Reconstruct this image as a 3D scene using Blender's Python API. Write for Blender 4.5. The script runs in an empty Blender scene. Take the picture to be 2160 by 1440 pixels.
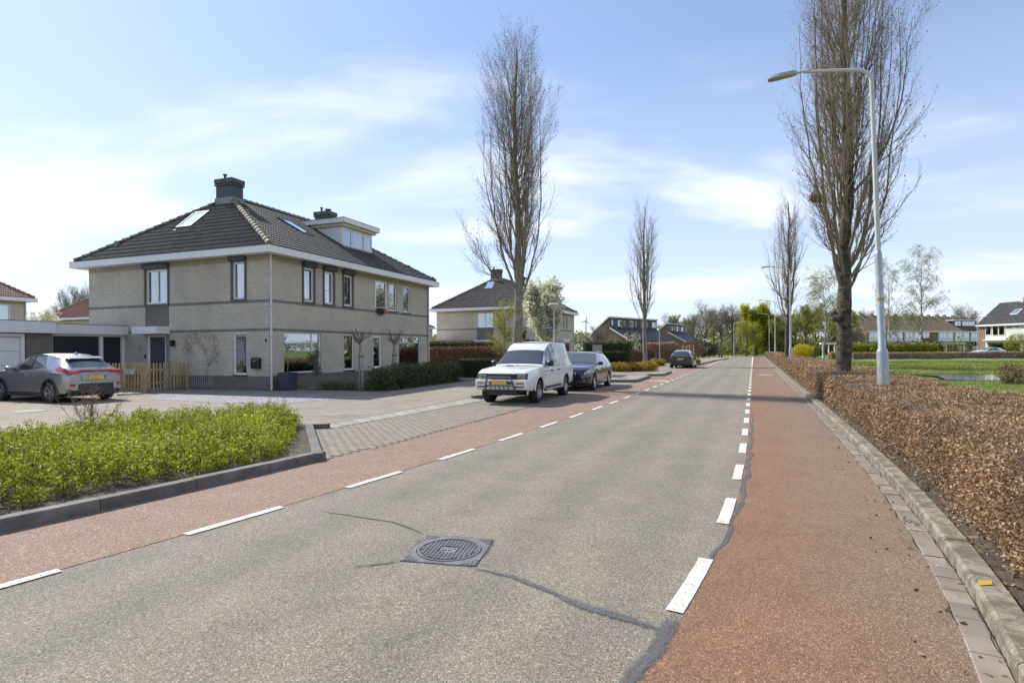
import bpy, bmesh, math, random
import numpy as np
from mathutils import Matrix, Vector
rad = math.radians
S = bpy.context.scene
COL = S.collection

# ------------------------------------------------------------------ camera
F, CX, HZ, ROLL, EYE = 1200.0, 1080.0, 736.0, rad(.35), 1.6     # photo is 2160 x 1440
cam = bpy.data.cameras.new('camera'); camo = bpy.data.objects.new('camera', cam); COL.objects.link(camo)
cam.sensor_width = 36; cam.lens = 36 * F / 2160; cam.shift_y = (HZ - 720) / 2160
cam.clip_start = .05; cam.clip_end = 6000
cr, sr = math.cos(ROLL), math.sin(ROLL)
camo.matrix_world = Matrix(((cr, sr, 0, 0), (0, 0, -1, 0), (-sr, cr, 0, EYE), (0, 0, 0, 1)))
S.camera = camo

# ------------------------------------------------------------------ light
SUN_EL = rad(44); SUN_DIR = Vector((-.783, .622, 0)).normalized()       # towards the sun, on the ground
W = bpy.data.worlds.new('World'); S.world = W; W.use_nodes = True
wt = W.node_tree; wt.nodes.clear()
def wn(t, **k):
    n = wt.nodes.new(t)
    for a, b in k.items(): setattr(n, a, b)
    return n
sky = wn('ShaderNodeTexSky', sky_type='NISHITA', sun_disc=False)
sky.sun_elevation = SUN_EL; sky.sun_rotation = math.atan2(SUN_DIR.x, SUN_DIR.y)
sky.air_density = 1.0; sky.dust_density = .5; sky.ozone_density = 2.4
tc = wn('ShaderNodeTexCoord'); sep = wn('ShaderNodeSeparateXYZ'); wt.links.new(tc.outputs['Generated'], sep.inputs[0])
# thin high cloud: project the view direction on a flat layer
mx = wn('ShaderNodeMath', operation='MAXIMUM'); wt.links.new(sep.outputs[2], mx.inputs[0]); mx.inputs[1].default_value = 0.0
ad = wn('ShaderNodeMath', operation='ADD'); wt.links.new(mx.outputs[0], ad.inputs[0]); ad.inputs[1].default_value = .16
vm = wn('ShaderNodeVectorMath', operation='DIVIDE'); cmb = wn('ShaderNodeCombineXYZ')
for i in range(3): wt.links.new(ad.outputs[0], cmb.inputs[i])
wt.links.new(tc.outputs['Generated'], vm.inputs[0]); wt.links.new(cmb.outputs[0], vm.inputs[1])
mp = wn('ShaderNodeMapping'); wt.links.new(vm.outputs[0], mp.inputs[0])
mp.inputs['Scale'].default_value = (.50, .9, 0.0); mp.inputs['Rotation'].default_value = (0, 0, rad(-28)); mp.inputs['Location'].default_value = (4.8, 2.3, 0)
ns = wn('ShaderNodeTexNoise'); ns.inputs['Scale'].default_value = 1.15; ns.inputs['Detail'].default_value = 7; ns.inputs['Roughness'].default_value = .52; ns.inputs['Distortion'].default_value = .35
wt.links.new(mp.outputs[0], ns.inputs['Vector'])
rp = wn('ShaderNodeValToRGB'); rp.color_ramp.elements[0].position = .46; rp.color_ramp.elements[1].position = .66
rp.color_ramp.elements[0].color = (0, 0, 0, 1); rp.color_ramp.elements[1].color = (1, 1, 1, 1); rp.color_ramp.interpolation = 'EASE'
wt.links.new(ns.outputs['Fac'], rp.inputs[0])
# clouds thicken towards the horizon because the layer is seen through more of it
mr = wn('ShaderNodeMapRange'); mr.inputs['From Min'].default_value = 0; mr.inputs['From Max'].default_value = .46; mr.inputs['To Min'].default_value = .56; mr.inputs['To Max'].default_value = .12
wt.links.new(mx.outputs[0], mr.inputs['Value'])
sc = wn('ShaderNodeMath', operation='MULTIPLY_ADD'); wt.links.new(rp.outputs[0], sc.inputs[0]); sc.inputs[1].default_value = .66; wt.links.new(mr.outputs[0], sc.inputs[2]); sc.use_clamp = True
mixc = wn('ShaderNodeMix', data_type='RGBA'); wt.links.new(sc.outputs[0], mixc.inputs[0])
tint = wn('ShaderNodeMix', data_type='RGBA', blend_type='MULTIPLY'); tint.inputs[0].default_value = 1; tint.inputs[7].default_value = (1.10, 1.24, 1.50, 1)
gam = wn('ShaderNodeGamma'); gam.inputs[1].default_value = .78; wt.links.new(sky.outputs[0], gam.inputs[0]); wt.links.new(gam.outputs[0], tint.inputs[6]); wt.links.new(tint.outputs[2], mixc.inputs[6]); mixc.inputs[7].default_value = (6.0, 6.45, 7.15, 1)
bg = wn('ShaderNodeBackground'); bg.inputs['Strength'].default_value = .128; wt.links.new(mixc.outputs[2], bg.inputs[0])
wo = wn('ShaderNodeOutputWorld'); wt.links.new(bg.outputs[0], wo.inputs[0])
sun = bpy.data.lights.new('sun', 'SUN'); sun.energy = 4.6; sun.angle = rad(.53); sun.color = (1, .95, .87)
suno = bpy.data.objects.new('sun', sun); COL.objects.link(suno)
suno.rotation_euler = Vector((SUN_DIR.x * math.cos(SUN_EL), SUN_DIR.y * math.cos(SUN_EL), math.sin(SUN_EL))).to_track_quat('Z', 'Y').to_euler()
S.view_settings.view_transform = 'Standard'; S.view_settings.look = 'None'; S.view_settings.exposure = 0.45; S.view_settings.gamma = 1
S.view_settings.use_curve_mapping = False
S.cycles.max_bounces = 6; S.cycles.transparent_max_bounces = 12; S.cycles.caustics_reflective = False; S.cycles.caustics_refractive = False

# ------------------------------------------------------------------ pixel to place
def ray(px, py):
    x = (px - CX) / F; y = -(py - HZ) / F
    return (x * cr + y * sr, 1.0, -x * sr + y * cr)
def G(px, py, z=0.0):                        # point at height z seen at a pixel
    d = ray(px, py); t = (z - EYE) / d[2]
    return (d[0] * t, t)
def at(px, Y):                               # x at depth Y for a pixel column (near the horizon)
    return (px - CX) / F * Y
def zat(py, Y, px=1080):                     # height at depth Y for a pixel row
    return EYE + ray(px, py)[2] * Y

# ------------------------------------------------------------------ materials
def setin(n, k, v):
    n.inputs[k].default_value = v
class NT:
    def __init__(s, name):
        s.m = bpy.data.materials.new(name); s.m.use_nodes = True; s.t = s.m.node_tree
        s.b = s.t.nodes['Principled BSDF']; s.o = s.t.nodes['Material Output']
    def n(s, t, ins=None, **k):
        n = s.t.nodes.new(t)
        for a, b in k.items(): setattr(n, a, b)
        for a, b in (ins or {}).items():
            if hasattr(b, 'is_linked') or isinstance(b, bpy.types.NodeSocket): s.t.links.new(b, n.inputs[a])
            else: n.inputs[a].default_value = b
        return n
    def l(s, a, b): s.t.links.new(a, b)
    def ramp(s, fac, stops, ease='LINEAR'):
        r = s.n('ShaderNodeValToRGB', {0: fac}); e = r.color_ramp; e.interpolation = ease
        while len(e.elements) < len(stops): e.elements.new(.5)
        for el, (p, c) in zip(e.elements, stops): el.position = p; el.color = (*c, 1) if len(c) == 3 else c
        return r.outputs[0]
    def mix(s, fac, a, b, mode='MIX'):
        n = s.n('ShaderNodeMix', data_type='RGBA', blend_type=mode)
        for i, v in ((0, fac), (6, a), (7, b)):
            if isinstance(v, bpy.types.NodeSocket): s.l(v, n.inputs[i])
            else: n.inputs[i].default_value = v if not isinstance(v, tuple) else (*v, 1)[:4]
        return n.outputs[2]
    def coord(s, obj=True):
        return s.n('ShaderNodeTexCoord').outputs['Object'] if obj else s.n('ShaderNodeNewGeometry').outputs['Position']
    def noise(s, co, scale, detail=4, rough=.55):
        return s.n('ShaderNodeTexNoise', {'Vector': co, 'Scale': scale, 'Detail': detail, 'Roughness': rough}).outputs['Fac']
    def bump(s, h, strength, dist):
        n = s.n('ShaderNodeBump', {'Height': h, 'Strength': strength, 'Distance': dist}); s.l(n.outputs[0], s.b.inputs['Normal']); return n
    def math(s, op, a, b=0.0, clamp=False):
        n = s.n('ShaderNodeMath', operation=op, use_clamp=clamp)
        for i, v in enumerate((a, b)):
            if isinstance(v, bpy.types.NodeSocket): s.l(v, n.inputs[i])
            else: n.inputs[i].default_value = v
        return n.outputs[0]
def dim(c, f): return tuple(min(1, v * f) for v in c)
M = {}
def mvar(name, c1, c2, scale=3, rough=.7, bump=0., bscale=None, bdist=.01, metal=0, spec=.5, isl=0., objr=0., world=False, coat=0.):
    """two colours mixed by noise, optional bump, optional per-piece variation"""
    k = NT(name); co = k.coord(not world)
    f = k.noise(co, scale, 5)
    f = k.ramp(f, [(.3, (0, 0, 0)), (.7, (1, 1, 1))])
    c = k.mix(f, c1, c2)
    if isl:
        r = k.n('ShaderNodeNewGeometry').outputs['Random Per Island']
        c = k.mix(1.0, c, k.ramp(r, [(0, (1 - isl,) * 3), (1, (1 + isl,) * 3)]), 'MULTIPLY')
    if objr:
        r = k.n('ShaderNodeObjectInfo').outputs['Random']
        c = k.mix(1.0, c, k.ramp(r, [(0, (1 - objr,) * 3), (1, (1 + objr * .4,) * 3)]), 'MULTIPLY')
    k.l(c, k.b.inputs['Base Color'])
    setin(k.b, 'Roughness', rough); setin(k.b, 'Metallic', metal); setin(k.b, 'Specular IOR Level', spec)
    if coat: setin(k.b, 'Coat Weight', coat); setin(k.b, 'Coat Roughness', .03)
    if bump: k.bump(k.noise(co, bscale or scale * 6, 6, .6), bump, bdist)
    M[name] = k.m; return k.m
def mleaf(name, stops, rough=.55, trans=.3, patch=0.):
    k = NT(name); r = k.n('ShaderNodeNewGeometry').outputs['Random Per Island']
    c = k.ramp(r, stops)
    if patch:
        f = k.noise(k.coord(False), patch, 3)
        c = k.mix(1.0, c, k.ramp(f, [(.3, (.68,) * 3), (.7, (1.2,) * 3)]), 'MULTIPLY')
    k.l(c, k.b.inputs['Base Color']); setin(k.b, 'Roughness', rough); setin(k.b, 'Specular IOR Level', .3)
    tr = k.n('ShaderNodeBsdfTranslucent'); k.l(c, tr.inputs[0])
    mxs = k.n('ShaderNodeMixShader', {0: trans}); k.l(k.b.outputs[0], mxs.inputs[1]); k.l(tr.outputs[0], mxs.inputs[2]); k.l(mxs.outputs[0], k.o.inputs[0])
    M[name] = k.m; return k.m
def asphalt(name, base, chip_d, chip_l, tints, gran=150, bump=.5, seam=None):
    k = NT(name); co = k.coord(False)
    v = k.n('ShaderNodeTexVoronoi', {'Vector': co, 'Scale': gran, 'Randomness': 1.0})
    sepc = k.n('ShaderNodeSeparateColor', {0: v.outputs['Color']}).outputs[0]
    c = k.ramp(sepc, [(0, chip_d), (.35, base), (.8, base), (1, chip_l)])
    v2 = k.n('ShaderNodeTexVoronoi', {'Vector': co, 'Scale': gran * .45, 'Randomness': 1.0})
    s2 = k.n('ShaderNodeSeparateColor', {0: v2.outputs['Color']}).outputs[1]
    c = k.mix(1.0, c, k.ramp(s2, [(0, (.86,) * 3), (1, (1.14,) * 3)]), 'MULTIPLY')
    big = k.noise(co, .35, 4); c = k.mix(1.0, c, k.ramp(big, [(.3, tints[0]), (.7, tints[1])]), 'MULTIPLY')
    med = k.noise(co, 2.3, 5); c = k.mix(1.0, c, k.ramp(med, [(.3, (.9,) * 3), (.7, (1.08,) * 3)]), 'MULTIPLY')
    if seam: c = seam(k, co, c)
    k.l(c, k.b.inputs['Base Color']); setin(k.b, 'Roughness', .82); setin(k.b, 'Specular IOR Level', .35)
    h = k.math('SUBTRACT', 1.0, v.outputs['Distance']); k.bump(h, bump, .006)
    k.col = c; M[name] = k.m; return k

def tracks(k, co, c):         # tyre-polished tracks along the road, oil drip between them
    sp = k.n('ShaderNodeSeparateXYZ', {0: co}); lat = k.math('SUBTRACT', sp.outputs[0], k.math('MULTIPLY', sp.outputs[1], .425))
    lat = k.math('ADD', lat, k.math('MULTIPLY', k.noise(co, .5, 3), .6))
    f = k.ramp(k.math('FRACT', k.math('MULTIPLY', k.math('ADD', lat, 4.2), .5)), [(0, (1.05, 1.045, 1.03)), (.3, (.91, .91, .915)), (.55, (1.04, 1.04, 1.03)), (.8, (.93, .93, .935)), (1, (1.05, 1.045, 1.03))], 'EASE')
    c = k.mix(1.0, c, f, 'MULTIPLY'); st = k.ramp(k.noise(co, .9, 6, .7), [(.62, (1, 1, 1)), (.74, (.84, .84, .85))]); return k.mix(1.0, c, st, 'MULTIPLY')
asphalt('asphalt', (.205, .180, .140), (.09, .08, .065), (.40, .37, .30), ((.92, .92, .92), (1.07, 1.06, 1.04)), seam=tracks)
def wear(k, co, c):           # dust and tyre-polished strip nearer the kerb
    sp = k.n('ShaderNodeSeparateXYZ', {0: co}); lat = k.math('SUBTRACT', sp.outputs[0], k.math('MULTIPLY', sp.outputs[1], .425))
    lat = k.math('ADD', lat, k.math('MULTIPLY', k.noise(co, 1.2, 5), 1.1))
    f = k.ramp(k.math('MULTIPLY', lat, .4), [(.26, (0, 0, 0)), (.66, (1, 1, 1))])
    d = k.mix(1.0, c, (1.0, 1.28, 1.5), 'MULTIPLY')
    return k.mix(k.math('MULTIPLY', f, .85), c, d)
asphalt('red_asphalt', (.205, .110, .062), (.11, .06, .036), (.36, .245, .165), ((.93, .95, .95), (1.05, 1.03, 1.02)), seam=wear)
asphalt('red_asphalt_pale', (.228, .146, .102), (.12, .075, .052), (.48, .39, .30), ((.95, .95, .95), (1.05, 1.05, 1.05)), gran=140)
def ragged(k, f):                 # worn-through film: shows the road below where f is 0
    tr = k.n('ShaderNodeBsdfTransparent'); ms = k.n('ShaderNodeMixShader', {0: f}); k.l(tr.outputs[0], ms.inputs[1]); k.l(k.b.outputs[0], ms.inputs[2]); k.l(ms.outputs[0], k.o.inputs[0])
k_ = asphalt('road_paint', (.66, .64, .58), (.42, .40, .36), (.78, .76, .70), ((.90, .90, .88), (1.02, 1.02, 1.0)), gran=110, bump=.35)
ragged(k_, k_.ramp(k_.noise(k_.coord(False), 55, 5, .7), [(.33, (0, 0, 0)), (.42, (1, 1, 1))]))
k_ = asphalt('tar', (.098, .099, .100), (.065, .066, .068), (.19, .185, .18), ((.85, .87, .9), (1.2, 1.2, 1.2)), gran=150, bump=.3)
e_ = k_.n('ShaderNodeAttribute', attribute_name='edge').outputs['Fac']; h_ = k_.math('SUBTRACT', k_.math('SUBTRACT', 1.32, e_), k_.math('MULTIPLY', k_.noise(k_.coord(False), 30, 7, .75), 1.25))
ragged(k_, k_.ramp(h_, [(.0, (0, 0, 0)), (.30, (.70, .70, .70)), (.6, (.92, .92, .92))]))
k_ = asphalt('joint', (.052, .046, .034), (.03, .028, .02), (.12, .11, .08), ((.8, .9, .8), (1.2, 1.1, 1.0)), gran=120, bump=.6)
e_ = k_.n('ShaderNodeAttribute', attribute_name='edge').outputs['Fac']; h_ = k_.math('SUBTRACT', k_.math('SUBTRACT', 1.2, e_), k_.math('MULTIPLY', k_.noise(k_.coord(False), 18, 7, .75), 1.5))
ragged(k_, k_.ramp(h_, [(.0, (0, 0, 0)), (.12, (1, 1, 1))]))
asphalt('gravel', (.22, .22, .23), (.07, .07, .08), (.55, .55, .55), ((.9, .9, .9), (1.1, 1.1, 1.1)), gran=30, bump=1.0)
def pavers(name, c1, c2, mortar, w=.21, h=.105, rot=0., bump=.5):
    k = NT(name); co = k.coord(False)
    mpn = k.n('ShaderNodeMapping', {0: co}); mpn.inputs['Rotation'].default_value = (0, 0, rot)
    b = k.n('ShaderNodeTexBrick', {'Vector': mpn.outputs[0], 'Color1': (*c1, 1), 'Color2': (*c2, 1), 'Mortar': (*mortar, 1), 'Scale': 1.0, 'Mortar Size': .007, 'Mortar Smooth': .3, 'Brick Width': w, 'Row Height': h, 'Bias': 0.0})
    c = k.mix(1.0, b.outputs[0], k.ramp(k.noise(co, .6, 6, .65), [(.3, (.76, .76, .77)), (.5, (1, 1, 1)), (.7, (1.16, 1.13, 1.10))]), 'MULTIPLY')
    c = k.mix(1.0, c, k.ramp(k.noise(co, 3.5, 4), [(.32, (.84, .84, .84)), (.5, (1, 1, 1))]), 'MULTIPLY')
    c = k.mix(1.0, c, k.ramp(k.noise(co, 60, 3), [(.3, (.85,) * 3), (.7, (1.15,) * 3)]), 'MULTIPLY')
    k.l(c, k.b.inputs['Base Color']); setin(k.b, 'Roughness', .85); setin(k.b, 'Specular IOR Level', .3)
    k.bump(k.math('SUBTRACT', 1.0, b.outputs['Fac']), bump, .008)
    M[name] = k.m
pavers('paving', (.235, .205, .163), (.285, .248, .198), (.155, .136, .108), rot=rad(20))
pavers('paving_grey', (.24, .22, .19), (.29, .265, .23), (.13, .12, .1), w=.3, h=.3, rot=rad(20))
mvar('clinker', (.20, .172, .130), (.25, .215, .165), 5, .85, .35, 90, .004, objr=.14, isl=.14, world=True)
mvar('clinker_bed', (.165, .143, .108), (.21, .182, .14), 9, .95, .3, 60, .01, world=True)
mvar('slab', (.255, .24, .21), (.31, .295, .26), 3, .85, .3, 120, .004, objr=.15, world=True)
mvar('kerb_dark', (.105, .098, .088), (.20, .19, .172), 5, .85, .35, 110, .004, objr=.2, world=True)
def kerbmat():
    k = NT('kerb'); co = k.coord(False)
    f = k.ramp(k.noise(co, 6, 8, .7), [(.44, (0, 0, 0)), (.56, (1, 1, 1))])
    c = k.mix(f, (.25, .215, .165), (.125, .112, .078))
    f2 = k.ramp(k.noise(co, 14, 6, .7), [(.60, (0, 0, 0)), (.68, (1, 1, 1))])
    c = k.mix(f2, c, (.34, .32, .27))
    k.l(c, k.b.inputs['Base Color']); setin(k.b, 'Roughness', .9); k.bump(k.noise(co, 70, 6), .6, .006); M['kerb'] = k.m
kerbmat()
mvar('gutter', (.195, .165, .132), (.275, .23, .185), 6, .88, .35, 120, .004, objr=.22, world=True)
mvar('soil', (.055, .042, .030), (.12, .095, .07), 4, .95, .9, 35, .03, world=True)
def grassmat():
    k = NT('grass_ground'); co = k.coord(False)
    c = k.ramp(k.noise(co, .16, 6, .6), [(.3, (.19, .185, .07)), (.45, (.155, .19, .045)), (.7, (.125, .195, .03))])
    c = k.mix(1.0, c, k.ramp(k.noise(co, 2.6, 5, .65), [(.3, (.62,) * 3), (.7, (1.35, 1.32, 1.2))]), 'MULTIPLY')
    k.l(c, k.b.inputs['Base Color']); setin(k.b, 'Roughness', .9); setin(k.b, 'Specular IOR Level', .15)
    k.bump(k.noise(co, 9, 6, .7), 1.0, .10); M['grass_ground'] = k.m
grassmat()
def brickmat(name, c1, c2, mortar, w=.22, h=.066, bumpv=.5, stretch=0):
    k = NT(name); co = k.coord(True)
    sp = k.n('ShaderNodeSeparateXYZ', {0: co}); hx = k.math('ADD', sp.outputs[0], sp.outputs[1])
    v = k.n('ShaderNodeCombineXYZ', {0: sp.outputs[2] if stretch else hx, 1: hx if stretch else sp.outputs[2], 2: 0.0}).outputs[0]
    b = k.n('ShaderNodeTexBrick', {'Vector': v, 'Color1': (*c1, 1), 'Color2': (*c2, 1), 'Mortar': (*mortar, 1), 'Scale': 1.0, 'Mortar Size': .007, 'Mortar Smooth': .2, 'Brick Width': w, 'Row Height': h, 'Bias': 0.0})
    c = k.mix(1.0, b.outputs[0], k.ramp(k.noise(co, .8, 5), [(.3, (.86, .87, .88)), (.7, (1.08, 1.06, 1.04))]), 'MULTIPLY')
    c = k.mix(1.0, c, k.ramp(k.noise(v, 14, 2), [(.3, (.86,) * 3), (.7, (1.14,) * 3)]), 'MULTIPLY')
    k.l(c, k.b.inputs['Base Color']); setin(k.b, 'Roughness', .88); setin(k.b, 'Specular IOR Level', .25)
    k.bump(k.math('SUBTRACT', 1.0, b.outputs['Fac']), bumpv, .008); M[name] = k.m
brickmat('beige_brick', (.505, .452, .365), (.575, .52, .425), (.40, .37, .315))
brickmat('grey_brick', (.18, .16, .14), (.225, .20, .175), (.12, .11, .10))
brickmat('soldier_brick', (.38, .33, .25), (.43, .375, .285), (.25, .225, .18), stretch=1)
brickmat('band_brick', (.22, .20, .17), (.26, .235, .20), (.15, .135, .12), stretch=1)
brickmat('red_brick', (.22, .135, .105), (.28, .17, .13), (.2, .16, .13))
brickmat('white_brick', (.66, .65, .61), (.72, .71, .67), (.55, .54, .5))
brickmat('brown_brick', (.24, .17, .11), (.30, .21, .14), (.2, .17, .13))
mvar('tile', (.062, .058, .052), (.115, .107, .094), 4, .58, .2, 60, .004, isl=.2, objr=.22, spec=.4)
mvar('tile_red', (.23, .12, .085), (.30, .165, .115), 3, .7, .2, 60, .004, isl=.2)
mvar('tile_dark', (.030, .031, .036), (.05, .05, .055), 3, .6, .2, 60, .004)
mvar('tile_brown', (.115, .09, .062), (.17, .135, .095), 2, .75, .3, 40, .01, isl=.2)
mvar('tile_slate', (.10, .095, .09), (.14, .135, .125), 2, .7, .3, 40, .01, isl=.2)
mvar('ridge', (.17, .15, .115), (.32, .28, .20), 7, .8, .4, 60, .005, objr=.2)
mvar('white_paint', (.72, .71, .70), (.80, .79, .77), 1.2, .45)
mvar('white_trim', (.78, .78, .77), (.82, .82, .81), 1.5, .4)
mvar('cream', (.58, .53, .42), (.66, .60, .48), 2, .5)
mvar('grey_trim', (.060, .066, .078), (.085, .092, .105), 2, .45)
mvar('navy', (.018, .020, .030), (.026, .028, .040), 1, .35)
mvar('anthracite', (.05, .055, .065), (.075, .08, .09), 2, .6, .2, 40, .004)
mvar('lead', (.20, .21, .23), (.28, .29, .31), 3, .6)
mvar('dark_cap', (.07, .08, .065), (.14, .14, .11), 5, .9, .4, 30, .006)
mvar('pipe_grey', (.50, .51, .52), (.60, .60, .60), 3, .4)
mvar('galv', (.33, .35, .37), (.46, .48, .50), 6, .45, .1, 80, .001, metal=.55)
mvar('pole_paint', (.46, .48, .47), (.56, .57, .55), 3, .5)
mvar('lamp_shell', (.36, .35, .30), (.44, .43, .37), 3, .4)
mvar('picket', (.42, .30, .14), (.56, .42, .22), 5, .8, .3, 60, .003, objr=.25)
mvar('fence_wood', (.24, .17, .09), (.33, .24, .13), 3, .8, .3, 40, .004)
mvar('grey_wood', (.27, .26, .24), (.36, .35, .32), 4, .85, .3, 50, .004)
mvar('orange_wood', (.48, .24, .15), (.56, .3, .19), 4, .7)
mvar('black', (.012, .012, .013), (.02, .02, .021), 3, .4)
mvar('rubber', (.016, .016, .017), (.028, .028, .028), 9, .85, .2, 60, .004)
mvar('black_plastic', (.03, .031, .033), (.042, .043, .045), 5, .6)
mvar('dark_room', (.02, .02, .022), (.05, .048, .045), .9, .95)
mvar('curtain', (.60, .60, .59), (.74, .74, .73), 2, .9)
mvar('blind_blue', (.50, .56, .60), (.56, .62, .66), 1, .8)
mvar('planter', (.035, .042, .060), (.05, .06, .08), 2, .5)
mvar('basket', (.5, .5, .48), (.6, .6, .58), 3, .7)
mvar('iron', (.10, .098, .105), (.18, .175, .18), 9, .65, .3, 90, .003, metal=.15)
mvar('yellow_mark', (.36, .24, .02), (.52, .35, .04), 30, .8)
mvar('plate_yellow', (.72, .46, .03), (.76, .50, .05), 4, .35)
mvar('plate_blue', (.03, .07, .35), (.04, .08, .4), 4, .35)
mvar('sign_blue', (.015, .03, .22), (.02, .04, .27), 4, .35)
mvar('cloth_red', (.55, .05, .03), (.65, .08, .05), 8, .9)
mvar('cloth_black', (.012, .012, .015), (.02, .02, .024), 8, .9)
mvar('bark', (.030, .025, .019), (.15, .125, .085), 7, .95, 1.0, 16, .06, world=True)
mvar('bark_green', (.15, .135, .095), (.27, .24, .18), 4, .9, .7, 18, .02, world=True)
mvar('twig', (.17, .128, .09), (.31, .24, .17), 3, .85, isl=.3)
mvar('twig_pale', (.17, .145, .11), (.26, .22, .17), 3, .85, isl=.3)
mvar('twig_red', (.15, .095, .07), (.24, .15, .11), 3, .85, isl=.3)
mvar('birch_bark', (.12, .11, .10), (.62, .60, .56), 4.5, .8, .3, 20, .01, world=True)
mvar('stake', (.34, .30, .20), (.45, .40, .28), 5, .85)
mvar('concrete', (.38, .37, .34), (.46, .45, .41), 3, .85, .2, 60, .003)
def glass(name, refl=.42, tintc=(.55, .6, .62)):
    k = NT(name); g = k.n('ShaderNodeBsdfGlossy', {'Roughness': .015, 'Color': (.82, .88, .96, 1)}); t = k.n('ShaderNodeBsdfTransparent', {'Color': (*tintc, 1)})
    fr = k.n('ShaderNodeFresnel', {'IOR': 1.5}); f = k.math('ADD', fr.outputs[0], refl, True)
    nb = k.noise(k.coord(True), 1.3, 2); bp = k.n('ShaderNodeBump', {'Height': nb, 'Strength': .03, 'Distance': .05}); k.l(bp.outputs[0], g.inputs['Normal'])
    m2 = k.n('ShaderNodeMixShader', {0: f}); k.l(t.outputs[0], m2.inputs[1]); k.l(g.outputs[0], m2.inputs[2]); k.l(m2.outputs[0], k.o.inputs[0]); M[name] = k.m
glass('glass'); glass('skylight', .62)
def carpaint(name, c, metal=.0, rough=.3, coat=1.0):
    k = NT(name); setin(k.b, 'Base Color', (*c, 1)); setin(k.b, 'Metallic', metal); setin(k.b, 'Roughness', rough); setin(k.b, 'Coat Weight', coat); setin(k.b, 'Coat Roughness', .02)
    f = k.noise(k.coord(True), 5, 5); k.l(k.ramp(f, [(.3, dim(c, .93)), (.7, dim(c, 1.05))]), k.b.inputs['Base Color']); M[name] = k.m
carpaint('paint_silver', (.36, .355, .36), .75, .34); carpaint('paint_white', (.74, .74, .73), 0, .35); carpaint('paint_blue', (.010, .014, .034), .3, .28)
carpaint('paint_grey', (.055, .062, .072), .5, .3); carpaint('car_glass', (.075, .09, .10), .55, .05, 1.0); carpaint('chrome', (.6, .6, .6), 1.0, .12)
carpaint('alloy', (.52, .52, .54), .9, .25); carpaint('lamp_red', (.42, .012, .012), 0, .12); carpaint('lamp_clear', (.30, .32, .34), .5, .08); carpaint('lamp_orange', (.62, .16, .02), 0, .15)
carpaint('bar_grey', (.10, .105, .115), .7, .3)
def watermat():
    k = NT('water'); setin(k.b, 'Base Color', (.035, .05, .055, 1)); setin(k.b, 'Roughness', .06); setin(k.b, 'IOR', 1.33)
    k.bump(k.noise(k.coord(False), 2.5, 4), .12, .02); M['water'] = k.m
watermat()
mleaf('leaf_beech', [(0, (.16, .092, .047)), (.35, (.295, .182, .098)), (.7, (.43, .285, .168)), (1, (.60, .45, .30))], .6, .35, patch=1.1)
mleaf('leaf_beech_red', [(0, (.10, .040, .025)), (.5, (.19, .085, .05)), (1, (.34, .19, .12))], .7, .25, patch=.8)
mleaf('leaf_bed', [(0, (.14, .175, .012)), (.4, (.30, .34, .02)), (.8, (.44, .46, .038)), (1, (.55, .54, .11))], .5, .45, patch=1.4)
mleaf('leaf_hedge', [(0, (.045, .062, .025)), (.6, (.085, .115, .04)), (1, (.15, .17, .07))], .5, .2, patch=1.0)
mleaf('leaf_box', [(0, (.035, .055, .014)), (.6, (.065, .10, .025)), (1, (.12, .16, .04))], .6, .2)
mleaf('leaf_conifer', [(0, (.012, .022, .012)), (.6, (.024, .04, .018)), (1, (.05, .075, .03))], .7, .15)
mleaf('leaf_spring', [(0, (.17, .19, .018)), (.5, (.28, .30, .03)), (1, (.42, .42, .07))], .6, .5)
mleaf('leaf_willow', [(0, (.32, .33, .025)), (.5, (.46, .47, .035)), (1, (.60, .59, .08))], .6, .7, patch=.25)
mleaf('leaf_birch', [(0, (.18, .20, .04)), (.5, (.28, .30, .08)), (1, (.40, .40, .14))], .6, .5)
mleaf('leaf_olive', [(0, (.10, .10, .07)), (.5, (.16, .16, .12)), (1, (.26, .26, .20))], .6, .2)
mleaf('leaf_wood', [(0, (.12, .135, .035)), (.5, (.19, .20, .06)), (1, (.28, .28, .10))], .7, .45, patch=.1)
mleaf('leaf_dead', [(0, (.12, .075, .04)), (.5, (.20, .13, .07)), (1, (.32, .23, .14))], .7, .25)
mleaf('blossom', [(0, (.24, .27, .10)), (.25, (.55, .55, .34)), (.6, (.78, .77, .62)), (1, (.86, .85, .76))], .6, .5)
mleaf('leaf_yellow', [(0, (.25, .14, .02)), (.5, (.40, .26, .03)), (1, (.52, .38, .06))], .6, .3, patch=1.2)
mleaf('leaf_forsythia', [(0, (.42, .34, .015)), (1, (.66, .54, .04))], .6, .3)
mleaf('blade', [(0, (.12, .15, .03)), (.5, (.18, .23, .038)), (.85, (.24, .28, .06)), (1, (.34, .31, .14))], .6, .3, patch=.5)
mleaf('dry_blade', [(0, (.12, .10, .055)), (.6, (.20, .165, .09)), (1, (.28, .24, .14))], .7, .25)
# ------------------------------------------------------------------ mesh helpers
def link(name, data, mat=None, parent=None, loc=None):
    o = bpy.data.objects.new(name, data); COL.objects.link(o)
    if mat is not None and data is not None and not data.materials: data.materials.append(M[mat] if isinstance(mat, str) else mat)
    if parent is not None: o.parent = parent
    if loc is not None: o.location = loc
    return o
def tag(o, label=None, cat=None, group=None, kind=None):
    if label: o['label'] = label
    if cat: o['category'] = cat
    if group: o['group'] = group
    if kind: o['kind'] = kind
    return o
def thing(name, label, cat, loc=(0, 0, 0), rz=0., group=None):
    o = bpy.data.objects.new(name, None); COL.objects.link(o); o.empty_display_size = .2
    o.location = loc if len(loc) == 3 else (*loc, 0); o.rotation_euler = (0, 0, rz)
    return tag(o, label, cat, group)
def copy_tree(o, parent=None):
    c = o.copy(); COL.objects.link(c); c.parent = parent
    for ch in list(o.children): copy_tree(ch, c)
    return c
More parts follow.
